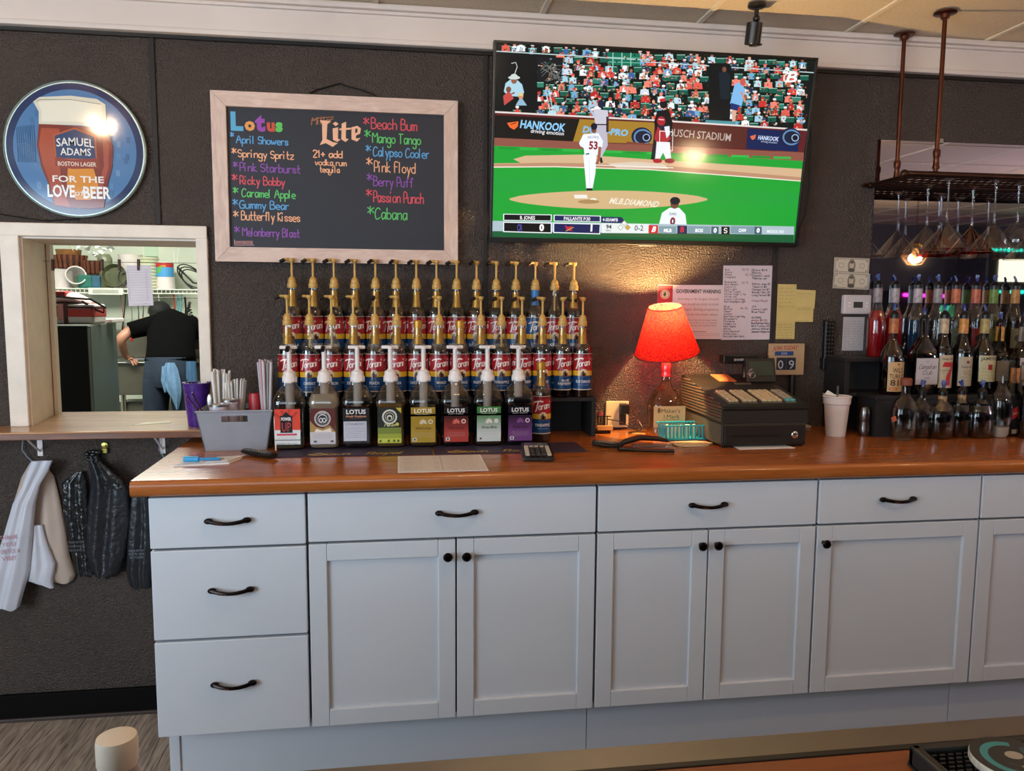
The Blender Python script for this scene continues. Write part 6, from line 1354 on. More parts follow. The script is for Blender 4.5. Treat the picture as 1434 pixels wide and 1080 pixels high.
# bar mat with nubs and coaster
a = PZ(1271, 1035, bz+.02)
t = thing('bar_mat', 'black nubbed rubber service mat on the orange bar, bottom right of the photo', 'mat', (a.x, by_-.028, bz+.0004))
LX, LY = .60, .13; m_rub = M('black_rubber', '#121212', .5, bump=(400, .2, .0008)); b = MB()
b.box((0, -LY, 0), (LX, 0, .003), m_rub).box((0, -LY, 0), (.008, 0, .016), m_rub, .002).box((0, -.007, 0), (LX, 0, .016), m_rub, .002).box((0, -LY, 0), (LX, -LY+.007, .016), m_rub, .002).box((LX-.008, -LY, 0), (LX, 0, .016), m_rub, .002); b.build('mat_tray', t)
b = MB()
for i in range(88):
    for j in range(24):
        x_ = .011+i*.0066; y = -.010-j*.0048
        b.box((x_+(.0033 if j % 2 else 0), y, .003), (x_+(.0033 if j % 2 else 0)+.0042, y-.0017, .013), m_rub)
b.build('nubs', t, smooth=0)['kind'] = 'stuff'
p = PZ(1421, 1066, bz+.018); t = thing('coaster', 'thick round black coaster with teal emblem on the rubber mat', 'coaster', (p.x, p.y, bz+.0136)); t.scale = (.64, .64, 1)
MB().lathe([(.044, 0), (.045, .001), (.045, .005), (.044, .006)], M('coaster_cork', '#a89c8c', .7, mott=(.3, 120, (1, 1, 1))), 48).build('disc', t)
pr = Print(.1, .1); pr.ell(0, 0, .0442, .0442, '#17191c', 48); pr.ring(0, 0, .034, .034, .008, '#2f8084', a0=60, a1=250, n=30); pr.ell(.004, .006, .010, .008, '#a09484', 14); pr.ring(.004, 0, .020, .018, .003, '#24383c', a0=200, a1=330); pr.ell(.024, .010, .007, .010, '#24484c', 14); [pr.rect(-.004+i*.006, -.026, -.0005+i*.006, -.014, '#b09c70') for i in range(4)]
pr.build('emblem', PRINT, lambda x, y, o: (x, y, .0062+o), t)
# bottle in front
d_ = _f + _r*(164-717)/FPX - _u*(1050-540)/FPX; q = Vector(CAM)+d_*.78
t = thing('water_bottle', 'plastic bottle with cream white cap at the lower left corner', 'bottle', (q.x, q.y, .6254)); hz = q.z-.6254
MB().lathe([(.030, 0), (.033, .006), (.033, hz-.10), (.031, hz-.07), (.024, hz-.035), (.0165, hz-.015), (.0155, hz-.004)], M('bottle_pinkish', '#b59c92', .3, trans=.3), 32).build('bottle_body', t, None, (0, 0, 0))
MB().lathe([(.0185, hz-.016), (.0195, hz-.012), (.0195, hz+.010), (.0185, hz+.014), (.012, hz+.0155)], M('cream_cap', '#ddd0bf', .45), 36).build('cap', t)

# ============================================================ KITCHEN
m_kw = M('kitchen_wall_paint', '#cfd6c4', .5, mott=(.03, 3, (1, 1, 1))); KY = 3.95
def kst(name, a, c, m_, label): 
    o = MB().box(a, c, m_).build(name); o['kind'] = 'structure'; o['label'] = label; return o
kst('wall_kitchen_back', (-3.0, KY, 0), (1.2, KY+.1, 2.5), m_kw, 'pale green white kitchen wall'); kst('wall_kitchen_left', (-3.1, WT, 0), (-3.0, KY+.1, 2.5), m_kw, 'kitchen side wall'); kst('wall_kitchen_right', (1.2, WT, 0), (1.3, KY+.1, 2.5), m_kw, 'kitchen side wall')
kst('floor_kitchen', (-3.1, WT, -.05), (1.3, KY+.1, 0), M('kitchen_tile', '#5f5a52', .5), 'kitchen floor'); kst('ceiling_kitchen', (-3.1, WT-.0, 2.4), (1.3, KY+.1, 2.5), m_kw, 'kitchen ceiling')
# cabinet (cold storage) left
p = P(79, 456, 1.6); q = P(122, 458, 1.6); w_ = P(163, 455, 2.4)
t = thing('kitchen_cabinet', 'tall dark cabinet with grey side standing in the kitchen', 'cabinet')
ztop = 1.215; b = MB().box((-1.62, 1.6, .02), (q.x, 1.64, ztop-.004), M('cabinet_front_black', '#141311', .35), .004).build('door', t)
b = MB().prism([(-1.62, 1.642), (q.x, 1.642), (-1.088, 2.42), (-1.62, 2.42)], 0, ztop, M('cabinet_grey_side', '#4c5650', .5)); b.build('body', t)
MB().prism([(-1.62, 1.60), (q.x+.003, 1.60), (-1.085, 2.43), (-1.62, 2.43)], ztop+.0002, ztop+.008, M('cabinet_top_grey', '#8a8c84', .5)).build('top_board', t)
tag(MB().box((-1.13, 2.1, ztop+.0085), (-1.0, 2.3, ztop+.03), m_pwhite, .004).build('white_tray'), 'white flat tray on top of the dark kitchen cabinet', 'tray')
# plaid cooler bag
p = P(97, 443, 1.75)
t = thing('cooler_bag', 'red plaid cooler bag with black strap lying on the kitchen cabinet', 'bag', (p.x-.06, 1.85, ztop+.0085)); Wc = .145
b = MB().box((-Wc, -.09, 0), (Wc+.03, .09, .105), M('plaid_white', '#cfc4c0', .6), .012)
b.box((-Wc-.002, -.092, .035), (Wc+.032, .092, .082), M('plaid_red', '#b5332c', .6), .008).box((-Wc-.002, -.0925, .080), (Wc+.032, .0925, .094), M('plaid_dark', '#4a1c1c', .6), .003)
b.box((.03, -.094, 0), (.05, .094, .106), M('plaid_dark', '#4a1c1c', .6), .002); b.box((.0, -.093, .02), (.03, .093, .107), M('plaid_pink', '#c88078', .6), .002); b.build('bag_body', t)
b = MB().loft([((-.14, 0, .11), (0, .09, 0), (0, 0, .02)), ((-.05, 0, .14), (0, .085, 0), (0, 0, .035)), ((.06, 0, .135), (0, .08, 0), (0, 0, .03)), ((.15, 0, .108), (0, .06, 0), (0, 0, .01))], M('plaid_lid', '#d0a8a0', .6), 12); b.build('folded_top', t)
MB().box((-.06, -.088, .135), (.04, .05, .172), M('plaid_red', '#b5332c', .6), .01).build('folded_flap', t)
b = MB().tube([(-.16, -.095, .17), (-.05, -.1, .15), (.08, -.1, .135), (.16, -.08, .13), (.215, -.05, .09), (.21, -.05, .06), (.18, -.07, .075), (.12, -.09, .12)], .006, m_black, 6); b.build('strap', t)
# wire shelf on the kitchen wall
sy, sz = 3.58, 1.435
t = thing('wire_shelf', 'white wire shelf on the kitchen wall above the sink', 'shelf'); m_wire = M('white_wire', '#d9dccf', .4)
b = MB()
for y, z_ in ((sy, sz), (sy, sz-.03), (KY-.01, sz)): b.tube([(-2.2, y, z_), (-.4, y, z_)], .005, m_wire, 6)
b.build('long_wires', t); cw = MB().tube([(0, sy, sz), (0, KY-.005, sz)], .0025, m_wire, 5).tube([(0, sy, sz), (0, sy, sz-.03)], .0025, m_wire, 5).mesh('cross_wire')
for i in range(60): link('cross_wire', cw, t, (-2.2+i*.03, 0, 0))
for x_ in (-1.78, -.9): MB().tube([(x_, sy+.02, sz-.02), (x_, KY-.005, sz-.30)], .007, m_wire, 6).build('brace', t)
for x_ in (-1.15, -1.08, -.72, -.86): MB().tube([(x_, KY-.01, sz+.5), (x_+(.07 if x_ in (-1.15, -.86) else .02), sy+.1, sz+.20)], .004, m_wire, 5).build('upper_strut', t)
MB().box((-1.66, sy-.012, sz-.042), (-1.42, sy-.004, sz+.008), m_wire, .002).box((-1.63, sy-.014, sz-.03), (-1.45, sy-.011, sz-.004), M('tag_holder_grey', '#a8ab9c', .5)).build('tag_holder', t)
SH = sz+.0055
def kx(px, y=3.7): return P(px, 390, y).x
def kthing(name, label, cat, px, fn, y=3.72, z=SH, group=None):
    t = thing(name, label, cat, (kx(px, y), y, z), 0, group); fn(t)
m_amber = M('amber_plastic', '#8a5a2e', .4, mott=(.2, 30, (1, 1, 1)))
def basket_fn(n, w, z0=0):
    def f(t):
        sl = MB().box((-.011, -.006, 0), (.011, .006, .10), M('woven_brown', '#6e3a22', .6, mott=(.3, 40, (1, 1, 1))), .003, 1).mesh('slat', 30)
        MB().lathe([(w*.8, .0), (w, .1), (w*.97, .1), (w*.77, .004)], M('basket_inner', '#4a2718', .7), 20, cap=False).build('bowl', t)
        for i in range(n): a_ = PI+PI*(i+.5)/n; link('slat', sl, t, (w*.93*math.cos(a_), w*.93*math.sin(a_), 0), (R(-6), 0, a_-PI*1.5+PI))
    return f
# objects on the shelf
kthing('plastic_tub', 'white round tub lying at the left end of the kitchen shelf', 'tub', 86, lambda t: (MB().lathe([(.075, 0), (.085, .13), (.09, .14)], m_pwhite, 24).build('body', t)))
kthing('plastic_tub', 'white tub lying on its side facing out on the kitchen shelf', 'tub', 105, lambda t: (MB().lathe([(.05, -.08), (.068, .07), (.072, .08), (.062, .078), (.045, -.06)], m_pwhite, 24, X=Matrix.Translation((0, 0, .073)) @ Matrix.Rotation(R(70), 4, 'X') @ Matrix.Rotation(R(25), 4, 'Y'), cap=False).build('body', t)))
kthing('brown_basket', 'large brown slatted basket stacked on the tubs at the left of the kitchen shelf', 'basket', 101, lambda t: basket_fn(9, .115)(t), 3.78, SH+.148)
kthing('amber_bowl', 'amber plastic bowl inside the large brown basket', 'bowl', 98, lambda t: MB().lathe([(.075, 0), (.088, .08), (.09, .085), (.07, .004)], m_amber, 20).build('body', t), 3.78, SH+.205)
kthing('brown_basket', 'smaller brown slatted basket right of the large one on the kitchen shelf', 'basket', 133, lambda t: basket_fn(8, .08)(t), 3.76, SH+.108)
kthing('teal_container', 'teal plastic container below the smaller brown basket', 'container', 122, lambda t: MB().box((-.055, -.05, 0), (.05, .05, .10), M('teal_plastic', '#2f7a6a', .4), .015).build('body', t))
kthing('blue_container', 'blue plastic container right of the teal one on the kitchen shelf', 'container', 133.5, lambda t: MB().box((-.03, -.05, 0), (.05, .05, .098), M('steel_blue_plastic', '#40708a', .4), .015).build('body', t), 3.73)
kthing('glass_jar', 'stacked clear greenish jar with lid on the kitchen shelf', 'jar', 148, lambda t: (MB().lathe([(.05, 0), (.062, .02), (.06, .12), (.045, .14), (.05, .17), (.052, .23), (.035, .26)], M('jar_green_glass', '#8f9474', .3, trans=.3), 24).build('body', t)), 3.76)
kthing('clear_bowl', 'round clear bowl standing on edge on the kitchen shelf', 'bowl', 163, lambda t: (MB().lathe([(.02, 0), (.075, .02), (.088, .07), (.085, .07), (.07, .022)], M('bowl_green_glass', '#757a58', .3, trans=.3), 28, X=Matrix.Translation((0, .02, .09)) @ Matrix.Rotation(R(82), 4, 'X')).build('body', t)), 3.72)
kthing('measuring_cup', 'dark handled ring of a measuring cup right of the clear bowl', 'cup', 172, lambda t: (MB().tube([(.03*math.cos(i*.5), 0, .08+.06*math.sin(i*.5)) for i in range(13)], .006, M('dark_handle', '#3a3f38', .4), 8).build('handle_ring', t)), 3.68)
kthing('tall_tub', 'tall white tub behind the hanging order pad', 'tub', 184, lambda t: (MB().lathe([(.075, 0), (.085, .25), (.088, .26)], m_pwhite, 24).build('body', t)), 3.80)
kthing('paper_cup_stack', 'stack of clear lids right of the order pad on the kitchen shelf', 'lids', 209, lambda t: (MB().lathe([(.07+(.006 if i % 2 else 0), i*.012) for i in range(21)], M('lid_clear', '#bfc4a4', .3), 24).build('body', t)), 3.78)
kthing('food_tub', 'white tub with red, green and blue printed band on the kitchen shelf', 'tub', 232, lambda t: (MB().lathe([(.068, 0), (.060, .20), (.056, .205)], m_pwhite, 28).build('body', t),
    (lambda pr: (pr.rect(-.09, -.052, .09, .05, '#4a9ad0', n=16), pr.rect(-.09, .020, .09, .052, '#b8302a', n=16), pr.poly([(-.06, .0), (-.02, .03), (.0, .03), (-.02, -.02), (-.06, -.03)], '#5fb04a'), pr.poly([(-.02, .03), (.02, .024), (.02, .032)], '#e0c030'), pr.strips(.01).build('printed_band', PRINT, lambda x, y, o: cyl(.066)(x, y+.145, o), t)))(Print(.2, .1))), 3.76)
def strainer(t):
    b = MB()
    for k in range(3): b.tube([(.10*math.cos(a_*PI/10)+k*.02, -.02*k, .10+.075*math.sin(a_*PI/10)-.02*k+.05*math.cos(a_*PI/10)*-1) for a_ in range(20)], .005, m_black, 6, closed=True)
    b.tube([(-.10, 0, .17), (.02, -.02, .05), (.12, -.02, .04)], .008, m_black, 6); b.build('hoop', t)
kthing('strainer', 'black wire hoops of a strainer at the right end of the kitchen shelf', 'strainer', 268, strainer, 3.74)
p = P(211, 348, KY-.02); tag(MB().box((p.x-.045, KY-.03, p.z-.06), (p.x+.045, KY-.005, p.z+.07), emis('panel_emission', '#d8f0c8', .9), .003).build('bright_panel'), 'bright pale green lit panel high on the kitchen wall', 'panel')  # pale green panel with weak emission of its own
# hanging crumpled film
p = P(124, 338, 3.3); b = MB()
for i in range(60):
    c_ = Vector((p.x+rr.uniform(-.14, .14), 3.3+rr.uniform(-.05, .05), p.z+rr.uniform(-.05, .10)-abs(rr.uniform(0, .05)))); v = [tuple(c_+Vector((rr.uniform(-.03, .03), rr.uniform(-.03, .03), rr.uniform(-.03, .03)))) for _ in range(4)]; b.add(v, [(0, 1, 2), (1, 2, 3), (0, 3, 1), (0, 2, 3)], M('crumpled_film', '#e6eae0', .1))
b.tube([(p.x+.06, 3.3, p.z+.05), (p.x+.06, 3.3, 2.4)], .003, m_wire, 5)
tag(b.build('film_bag', smooth=0), 'crumpled clear film bundle hanging at the top left of the kitchen view', 'film')
# utensils below the shelf
m_ut = [m_black, m_steel, M('utensil_red', '#9a3a28', .4), m_steel, M('utensil_teal', '#5a9aa0', .4), m_pwhite]
UT = 'kitchen utensils hanging under the wire shelf'
b = MB().tube([(-1.36, sy+.06, sz-.06), (-.55, sy+.06, sz-.06)], .005, m_steel, 6); tag(b.build('utensil_rail'), 'steel rail with hooks under the kitchen wire shelf', 'rail')
uts = [(168, 402, 470, 2, .004, 10), (171, 410, 480, 1, .005, 6), (176, 412, 462, 0, .006, -8), (184, 418, 470, 1, .005, 0), (192, 418, 452, 0, .005, 4), (200, 418, 446, 0, .004, 0), (207, 418, 440, 1, .005, 0), (214, 412, 440, 3, .005, 0), (222, 412, 432, 5, .008, 0), (236, 414, 440, 3, .006, 0), (243, 412, 448, 2, .010, 3), (249, 414, 445, 4, .010, 0), (254, 412, 452, 4, .009, -4), (259, 416, 448, 0, .011, 2)]
for i, (px, y0, y1, mi_, r_, lean) in enumerate(uts):
    a_ = P(px, y0, sy+.06); c_ = P(px+lean*.6, y1, sy+.06); b = MB().tube([a_[:], ((a_+c_)/2+Vector((.004, 0, 0)))[:], c_[:]], [r_*.7, r_*.6, r_], m_ut[mi_], 8)
    if i % 2: b.ball((c_.x, c_.y, c_.z-.02), (.016, .006, .028), m_ut[(mi_+1) % 6], 10, 6)
    tag(b.build('utensil'), ['red handled', 'steel', 'black', 'thin steel', 'long black', 'short black', 'slim steel', 'plain steel', 'white', 'second plain steel', 'orange red', 'teal', 'wide teal', 'black wide'][i]+' utensil hanging from the rail, %s from left' % ORD[i], 'utensil', UT)
# sink
t = thing('kitchen_sink', 'stainless two basin sink unit against the kitchen wall', 'sink'); SX0, SX1, SYF, SZ_ = -1.47, -.35, 3.42, .905
m_sink = M('sink_steel', '#6f6a5a', .42, .6)
MB().box((SX0, SYF, SZ_-.012), (SX1, SYF+.03, SZ_), m_steel, .004).box((SX0, KY-.12, SZ_-.012), (SX1, KY-.01, SZ_), m_steel).build('rim', t)
MB().box((SX0+.015, SYF+.02, SZ_-.24), (SX1-.01, SYF+.025, SZ_-.012), m_sink, .002).box((SX0+.015, SYF+.02, SZ_-.245), (SX1-.01, KY-.10, SZ_-.24), m_sink).build('apron', t)
MB().box((-1.64, KY-.06, SZ_), (SX1, KY-.012, SZ_+.22), m_sink, .01).build('backsplash', t)
MB().box((SX0+.0, SYF+.08, 0), (SX0+.30, SYF+.3, .60), m_sink, .01).build('pedestal', t)
for x_ in (SX0+.05, SX1-.05): MB().tube([(x_, SYF+.06, 0), (x_, SYF+.06, SZ_-.24)], .018, m_steel, 10).build('leg', t)
b = MB().tube([(P(262, 500, 3.8).x, 3.8, SZ_), (P(262, 500, 3.8).x, 3.8, 1.22), (P(266, 430, 3.7).x, 3.7, 1.34)], .011, m_steel, 10)
x0_, x1_ = P(264, 430, 3.6), P(280, 480, 3.6); n = 90
b.tube([((x0_.lerp(x1_, i/n))+Vector((.014*math.cos(i*.9), .014*math.sin(i*.9), 0)))[:] for i in range(n+1)], .004, m_black, 5); b.box((x1_.x-.07, 3.62, .98), (x1_.x+.05, 3.72, 1.10), m_sink, .01); b.build('spray_faucet', t)
# order line with pins and pad
ly_ = .125; zl_ = P(150, 367, ly_).z
tag(MB().tube([(WX0+.006, ly_, zl_), (WX1-.006, ly_, zl_)], .0009, M('line_dark', '#4a463e', .5), 6).build('order_line'), 'thin order line strung across the pass-through', 'line')
for px in (74, 143, 167, 194):
    p = P(px, 368, ly_); b = MB().box((-.0035, -.0055, -.028), (.0035, -.001, .008), M('clothespin_wood', '#4a2618', .6), .001, 1).box((-.0035, .001, -.028), (.0035, .0055, .008), M('clothespin_wood', '#4a2618', .6), .001, 1)
    tag(b.build('clothespin', None, (max(p.x, WX0+.012), ly_, p.z+.003), (0, R(2), 0)), {74: 'dark wooden clothespin at the left end of the order line', 143: 'dark wooden clothespin by the brown baskets on the order line', 167: 'dark wooden clothespin near the middle of the order line', 194: 'dark wooden clothespin holding the order pad'}[px], 'clothespin', 'clothespins on the order line')
a, c = P(177, 371, ly_), P(214, 428, ly_)
t = thing('order_pad', 'white lined order sheet hanging by a clothespin in the pass-through', 'order pad', ((a.x+c.x)/2, ly_-.0, (a.z+c.z)/2-.001)); w2, h2 = (c.x-a.x)/2, (a.z-c.z)/2; t.rotation_euler = (0, R(-2), 0)
MB().box((-w2, -.0006, -h2), (w2, .0006, h2), M('order_paper', '#d6ccd2', .6)).build('sheet', t); pr = Print(1, 1)
for i in range(13): pr.line([(-w2*.86, h2*(.78-.125*i)), (w2*.86, h2*(.78-.125*i))], .0005, '#8a7f90')
pr.line([(-w2*.86, h2*.78), (-w2*.86, -h2*.72)], .0005, '#8a7f90'); pr.line([(w2*.6, h2*.78), (w2*.6, -h2*.72)], .0005, '#8a7f90'); pr.scribble(-w2*.6, w2*.7, -h2*.9, .003, '#6a6078', 2, .0006); pr.build('ruled_lines', PRINT, lambda x, y, o: (x, -.0008-o, y), t)

# person at the sink
def skin_mesh(name, verts, edges, radii, mat, levels=2):
    me = bpy.data.meshes.new(name); me.from_pydata(verts, edges, []); o = link('tmp_skin', me)
    sk = o.modifiers.new('s', 'SKIN'); sk.use_smooth_shade = True
    for v, r_ in zip(me.skin_vertices[0].data, radii): v.radius = r_ if isinstance(r_, tuple) else (r_, r_)
    me.skin_vertices[0].data[0].use_root = True
    ss = o.modifiers.new('u', 'SUBSURF'); ss.levels = levels; ss.render_levels = levels
    dg = bpy.context.evaluated_depsgraph_get(); r = bpy.data.meshes.new_from_object(o.evaluated_get(dg)); bpy.data.objects.remove(o)
    r.materials.clear(); r.materials.append(mat); r.polygons.foreach_set('use_smooth', [True]*len(r.polygons)); return r
m_skin = M('skin', '#b07d64', .5, mott=(.05, 20, (1, 1, 1)))
hx_, hy_ = P(238, 505, 3.22).x, 3.22
person = thing('person', 'person in black t-shirt and cap bending over the kitchen sink, seen from behind', 'person', (hx_, hy_, 0))
V = lambda x, y, z: (x-hx_, y-hy_, z)
sL, eL, wL = P(196, 450, 3.40), P(167.5, 474, 3.30), P(176, 505, 3.40)
verts = [V(hx_, 3.22, .88), V(hx_-.005, 3.24, 1.0), V(hx_-.03, 3.33, 1.14), V(hx_-.05, 3.44, 1.19), V(hx_-.085, 3.53, 1.225), V(P(224, 436, 3.6).x, 3.58, 1.275),
         V(sL.x+.02, 3.43, 1.20), V(eL.x, eL.y, eL.z), V(wL.x, wL.y, .945), V(wL.x+.03, 3.43, .93), V(hx_+.15, 3.44, 1.20), V(hx_+.21, 3.56, 1.05), V(hx_+.14, 3.66, .95), V(hx_+.12, 3.70, .91),
         V(hx_-.085, 3.20, .80), V(hx_-.10, 3.18, .46), V(hx_-.11, 3.20, .09), V(hx_-.115, 3.30, .04), V(hx_+.085, 3.20, .80), V(hx_+.10, 3.18, .46), V(hx_+.11, 3.20, .09), V(hx_+.115, 3.30, .04)]
edges = [(0, 1), (1, 2), (2, 3), (3, 4), (4, 5), (3, 6), (6, 7), (7, 8), (8, 9), (3, 10), (10, 11), (11, 12), (12, 13), (0, 14), (14, 15), (15, 16), (16, 17), (0, 18), (18, 19), (19, 20), (20, 21)]
rad = [(.08, .06), (.07, .05), (.06, .05), (.05, .04), .03, (.062, .075), .042, .040, .026, (.030, .014), .042, .036, .026, (.03, .015), .075, .05, .035, .03, .075, .05, .035, .03]
link('body', skin_mesh('body', verts, edges, rad, m_skin), person)
# fingers of the left hand on the sink rim
hb = Vector(V(wL.x+.035, 3.42, .925)); fv, fe, fr = [], [], []
for k, (L_, a_) in enumerate([(.050, -60), (.056, -42), (.054, -24), (.044, -6), (.036, 40)]):
    i = len(fv); d = Vector((math.cos(R(a_)), -.25, math.sin(R(a_))*.8)); o_ = hb+Vector((.0, (k-2)*.013, 0)) if k < 4 else hb+Vector((-.005, -.03, 0))
    fv += [(o_-d*.015)[:], (o_+d*L_*.5)[:], (o_+d*L_+Vector((0, 0, -.012)))[:]]; fe += [(i, i+1), (i+1, i+2)]; fr += [.0095, .0085, .007]
for k in range(5): link('finger', skin_mesh('finger', fv[3*k:3*k+3], [(0, 1), (1, 2)], fr[3*k:3*k+3], m_skin, 1), person)
def ring_(c, rx, ry, tilt_=0, yaw=0):
    U = Vector((rx*math.cos(yaw), rx*math.sin(yaw), 0)); W = Vector((0, ry*math.cos(tilt_), -ry*math.sin(tilt_))); return (Vector(c)-Vector((hx_, hy_, 0)), U, W)
m_shirt = M('black_tshirt', '#050505', .95, spec=.1, bump=(40, .4, .01)); b = MB()
b.loft([ring_((hx_+.003, 3.22, .925), .172, .125, .15), ring_((hx_+.003, 3.24, .96), .168, .12, .2), ring_((hx_-.005, 3.28, 1.04), .160, .118, .35), ring_((hx_-.015, 3.34, 1.10), .168, .115, .6), ring_((hx_-.03, 3.41, 1.165), .168, .105, .85), ring_((hx_-.05, 3.48, 1.205), .145, .085, 1.1), ring_((hx_-.062, 3.53, 1.23), .095, .06, 1.2), ring_((hx_-.068, 3.56, 1.25), .055, .05, 1.1)], m_shirt, 28)
o = b.build('tshirt', person, smooth=180)
def sleeve(a, c_, r0, r1):
    a, c_ = Vector(a)-Vector((hx_, hy_, 0)), Vector(c_)-Vector((hx_, hy_, 0)); d = (c_-a).normalized(); U = d.cross(Vector((0, 1, 0))).normalized(); W = d.cross(U)
    MB().loft([(a-d*.05, U*r0*.7, W*r0*.7), (a, U*r0, W*r0), (a.lerp(c_, .5), U*(r0+r1)/2, W*(r0+r1)/2), (c_, U*r1, W*r1), (c_-d*.004, U*r1*.8, W*r1*.8)], m_shirt, 18).build('sleeve', person, smooth=180)
sleeve((hx_-.12, 3.42, 1.185), (eL.x+.055, 3.34, 1.135), .072, .060); sleeve((hx_+.09, 3.43, 1.18), (hx_+.20, 3.52, 1.09), .072, .060)
m_jean = M('blue_jeans', '#1f2d3f', .85, bump=(60, .4, .006), mott=(.25, 12, (1, 1, .4))); jv = [V(hx_, 3.215, .905), V(hx_-.0, 3.21, .83), V(hx_-.088, 3.19, .72), V(hx_-.105, 3.18, .42), V(hx_-.115, 3.20, .09), V(hx_+.088, 3.19, .72), V(hx_+.105, 3.18, .42), V(hx_+.115, 3.20, .09)]
b = MB(); b.loft([ring_((hx_, 3.215, .95), .158, .115, .1), ring_((hx_, 3.21, .88), .172, .13, 0), ring_((hx_, 3.205, .80), .178, .135, 0), ring_((hx_, 3.20, .75), .17, .12, 0)], m_jean, 28)
for s in (-1, 1): b.loft([ring_((hx_+s*.085, 3.20, .80), .092, .115), ring_((hx_+s*.092, 3.195, .70), .090, .105), ring_((hx_+s*.105, 3.18, .45), .070, .075), ring_((hx_+s*.115, 3.19, .25), .062, .065), ring_((hx_+s*.118, 3.20, .07), .060, .062)], m_jean, 20)
b.build('jeans', person, smooth=60)
b = MB()
for s in (-1, 1): b.loft([ring_((hx_+s*.118, 3.17, .03), .03, .03), ring_((hx_+s*.118, 3.26, .035), .045, .04), ring_((hx_+s*.118, 3.36, .03), .04, .02)], m_black, 12)
for s in (-1, 1): MB().box((hx_*0+s*.118-.045, -.09, .0), (s*.118+.045, .19, .075), m_black, .03, 3).build('shoe', person)
hc = Vector(V(P(225, 434, 3.6).x, 3.58, P(225, 433, 3.58).z)); b = MB().ball((hc.x, hc.y, hc.z-.012), (.078, .095, .074), M('black_cap', '#0d0d0d', .8), 20, 12); b.box((hc.x-.055, hc.y+.06, hc.z-.03), (hc.x+.055, hc.y+.14, hc.z-.02), m_black, .006); b.build('cap', person)
MB().ball((hc.x, hc.y-.010, hc.z-.036), (.072, .086, .052), M('dark_hair', '#1c1411', .9), 16, 8).build('hair', person)
for s in (-1, 1): MB().ball((hc.x+s*.066, hc.y, hc.z-.03), (.010, .018, .022), m_skin, 10, 6).build('ear', person)
b = MB(); b.tube([(V(wL.x-.002, wL.y, .955)[0]+.024*math.cos(i*PI/6), V(0, wL.y, 0)[1]+.024*math.sin(i*PI/6), .958+.006*math.cos(i*PI/6)) for i in range(12)], .004, m_black, 6, closed=True); b.build('bracelet', person)
# towel hanging from the pocket
def cloth(name, parent, cols, mat, loc, th_=.004):
    """cols: rows of (z, x0, x1, y) top to bottom; folded sheet with thickness"""
    nu = 22; fr_, bk = [], []
    rr2 = random.Random(name+str(loc[0])[:4]); ph = rr2.uniform(0, 6)
    for r_i, (z, xa, xb, y, amp) in enumerate(cols):
        for i in range(nu+1):
            u = i/nu; x = xa+(xb-xa)*u; f = amp*(.6*math.sin(u*7+ph+r_i*.35)+.3*math.sin(u*17+ph*2+r_i*.6)); e = math.sin(PI*u)**.5; f += 1.6*amp*noise.noise((x*28+ph, z*16, ph))
            zz = z+(amp*.9*math.sin(u*13+ph) if r_i == len(cols)-1 else 0)
            fr_.append((x, y-(th_+abs(amp)*1.2+f)*e-.001, zz)); bk.append((x, y, zz))
    n = len(cols); W = nu+1; N = len(fr_); fs = []
    for j in range(n-1):
        for i in range(nu):
            a_ = j*W+i; fs.append((a_, a_+1, a_+W+1, a_+W)); fs.append((N+a_, N+a_+W, N+a_+W+1, N+a_+1))
        fs.append((j*W, (j+1)*W, N+(j+1)*W, N+j*W)); fs.append((j*W+nu, N+j*W+nu, N+(j+1)*W+nu, (j+1)*W+nu))
    for i in range(nu): fs.append((i, N+i, N+i+1, i+1)); fs.append(((n-1)*W+i, (n-1)*W+i+1, N+(n-1)*W+i+1, N+(n-1)*W+i))
    b = MB().add(fr_+bk, fs, mat); return b.build(name, parent, loc, smooth=60)
m_towel = M('light_blue_towel', '#6d93b8', .9, bump=(200, .5, .002), mott=(.12, 30, (1, 1, 1)))
px_ = P(238, 500, 3.07).x-hx_
tw = thing('towel', 'light blue towel hanging from the back pocket of the jeans', 'towel', (hx_+px_, 3.065, 0))
cloth('cloth', tw, [(.925, -.025, .03, 0, .006), (.88, -.05, .05, 0, .010), (.80, -.055, .065, 0, .012), (.74, -.035, .07, 0, .012), (.68, -.0, .065, 0, .008), (.60, .03, .045, 0, .004)], m_towel, (0, 0, 0))
cloth('cloth_fold', tw, [(.90, -.055, -.01, .004, .006), (.80, -.065, -.02, .004, .006), (.72, -.045, -.03, .004, .003)], m_towel, (0, 0, 0))
tw2 = P(266, 508, 3.1); t = thing('towel', 'darker blue towel hanging at the right hip behind the purple tumbler', 'towel', (tw2.x, 3.12, 0))
cloth('cloth', t, [(.93, -.03, .035, 0, .006), (.82, -.035, .04, 0, .008), (.72, -.035, .04, 0, .008)], M('blue_towel', '#3f6588', .9), (0, 0, 0))

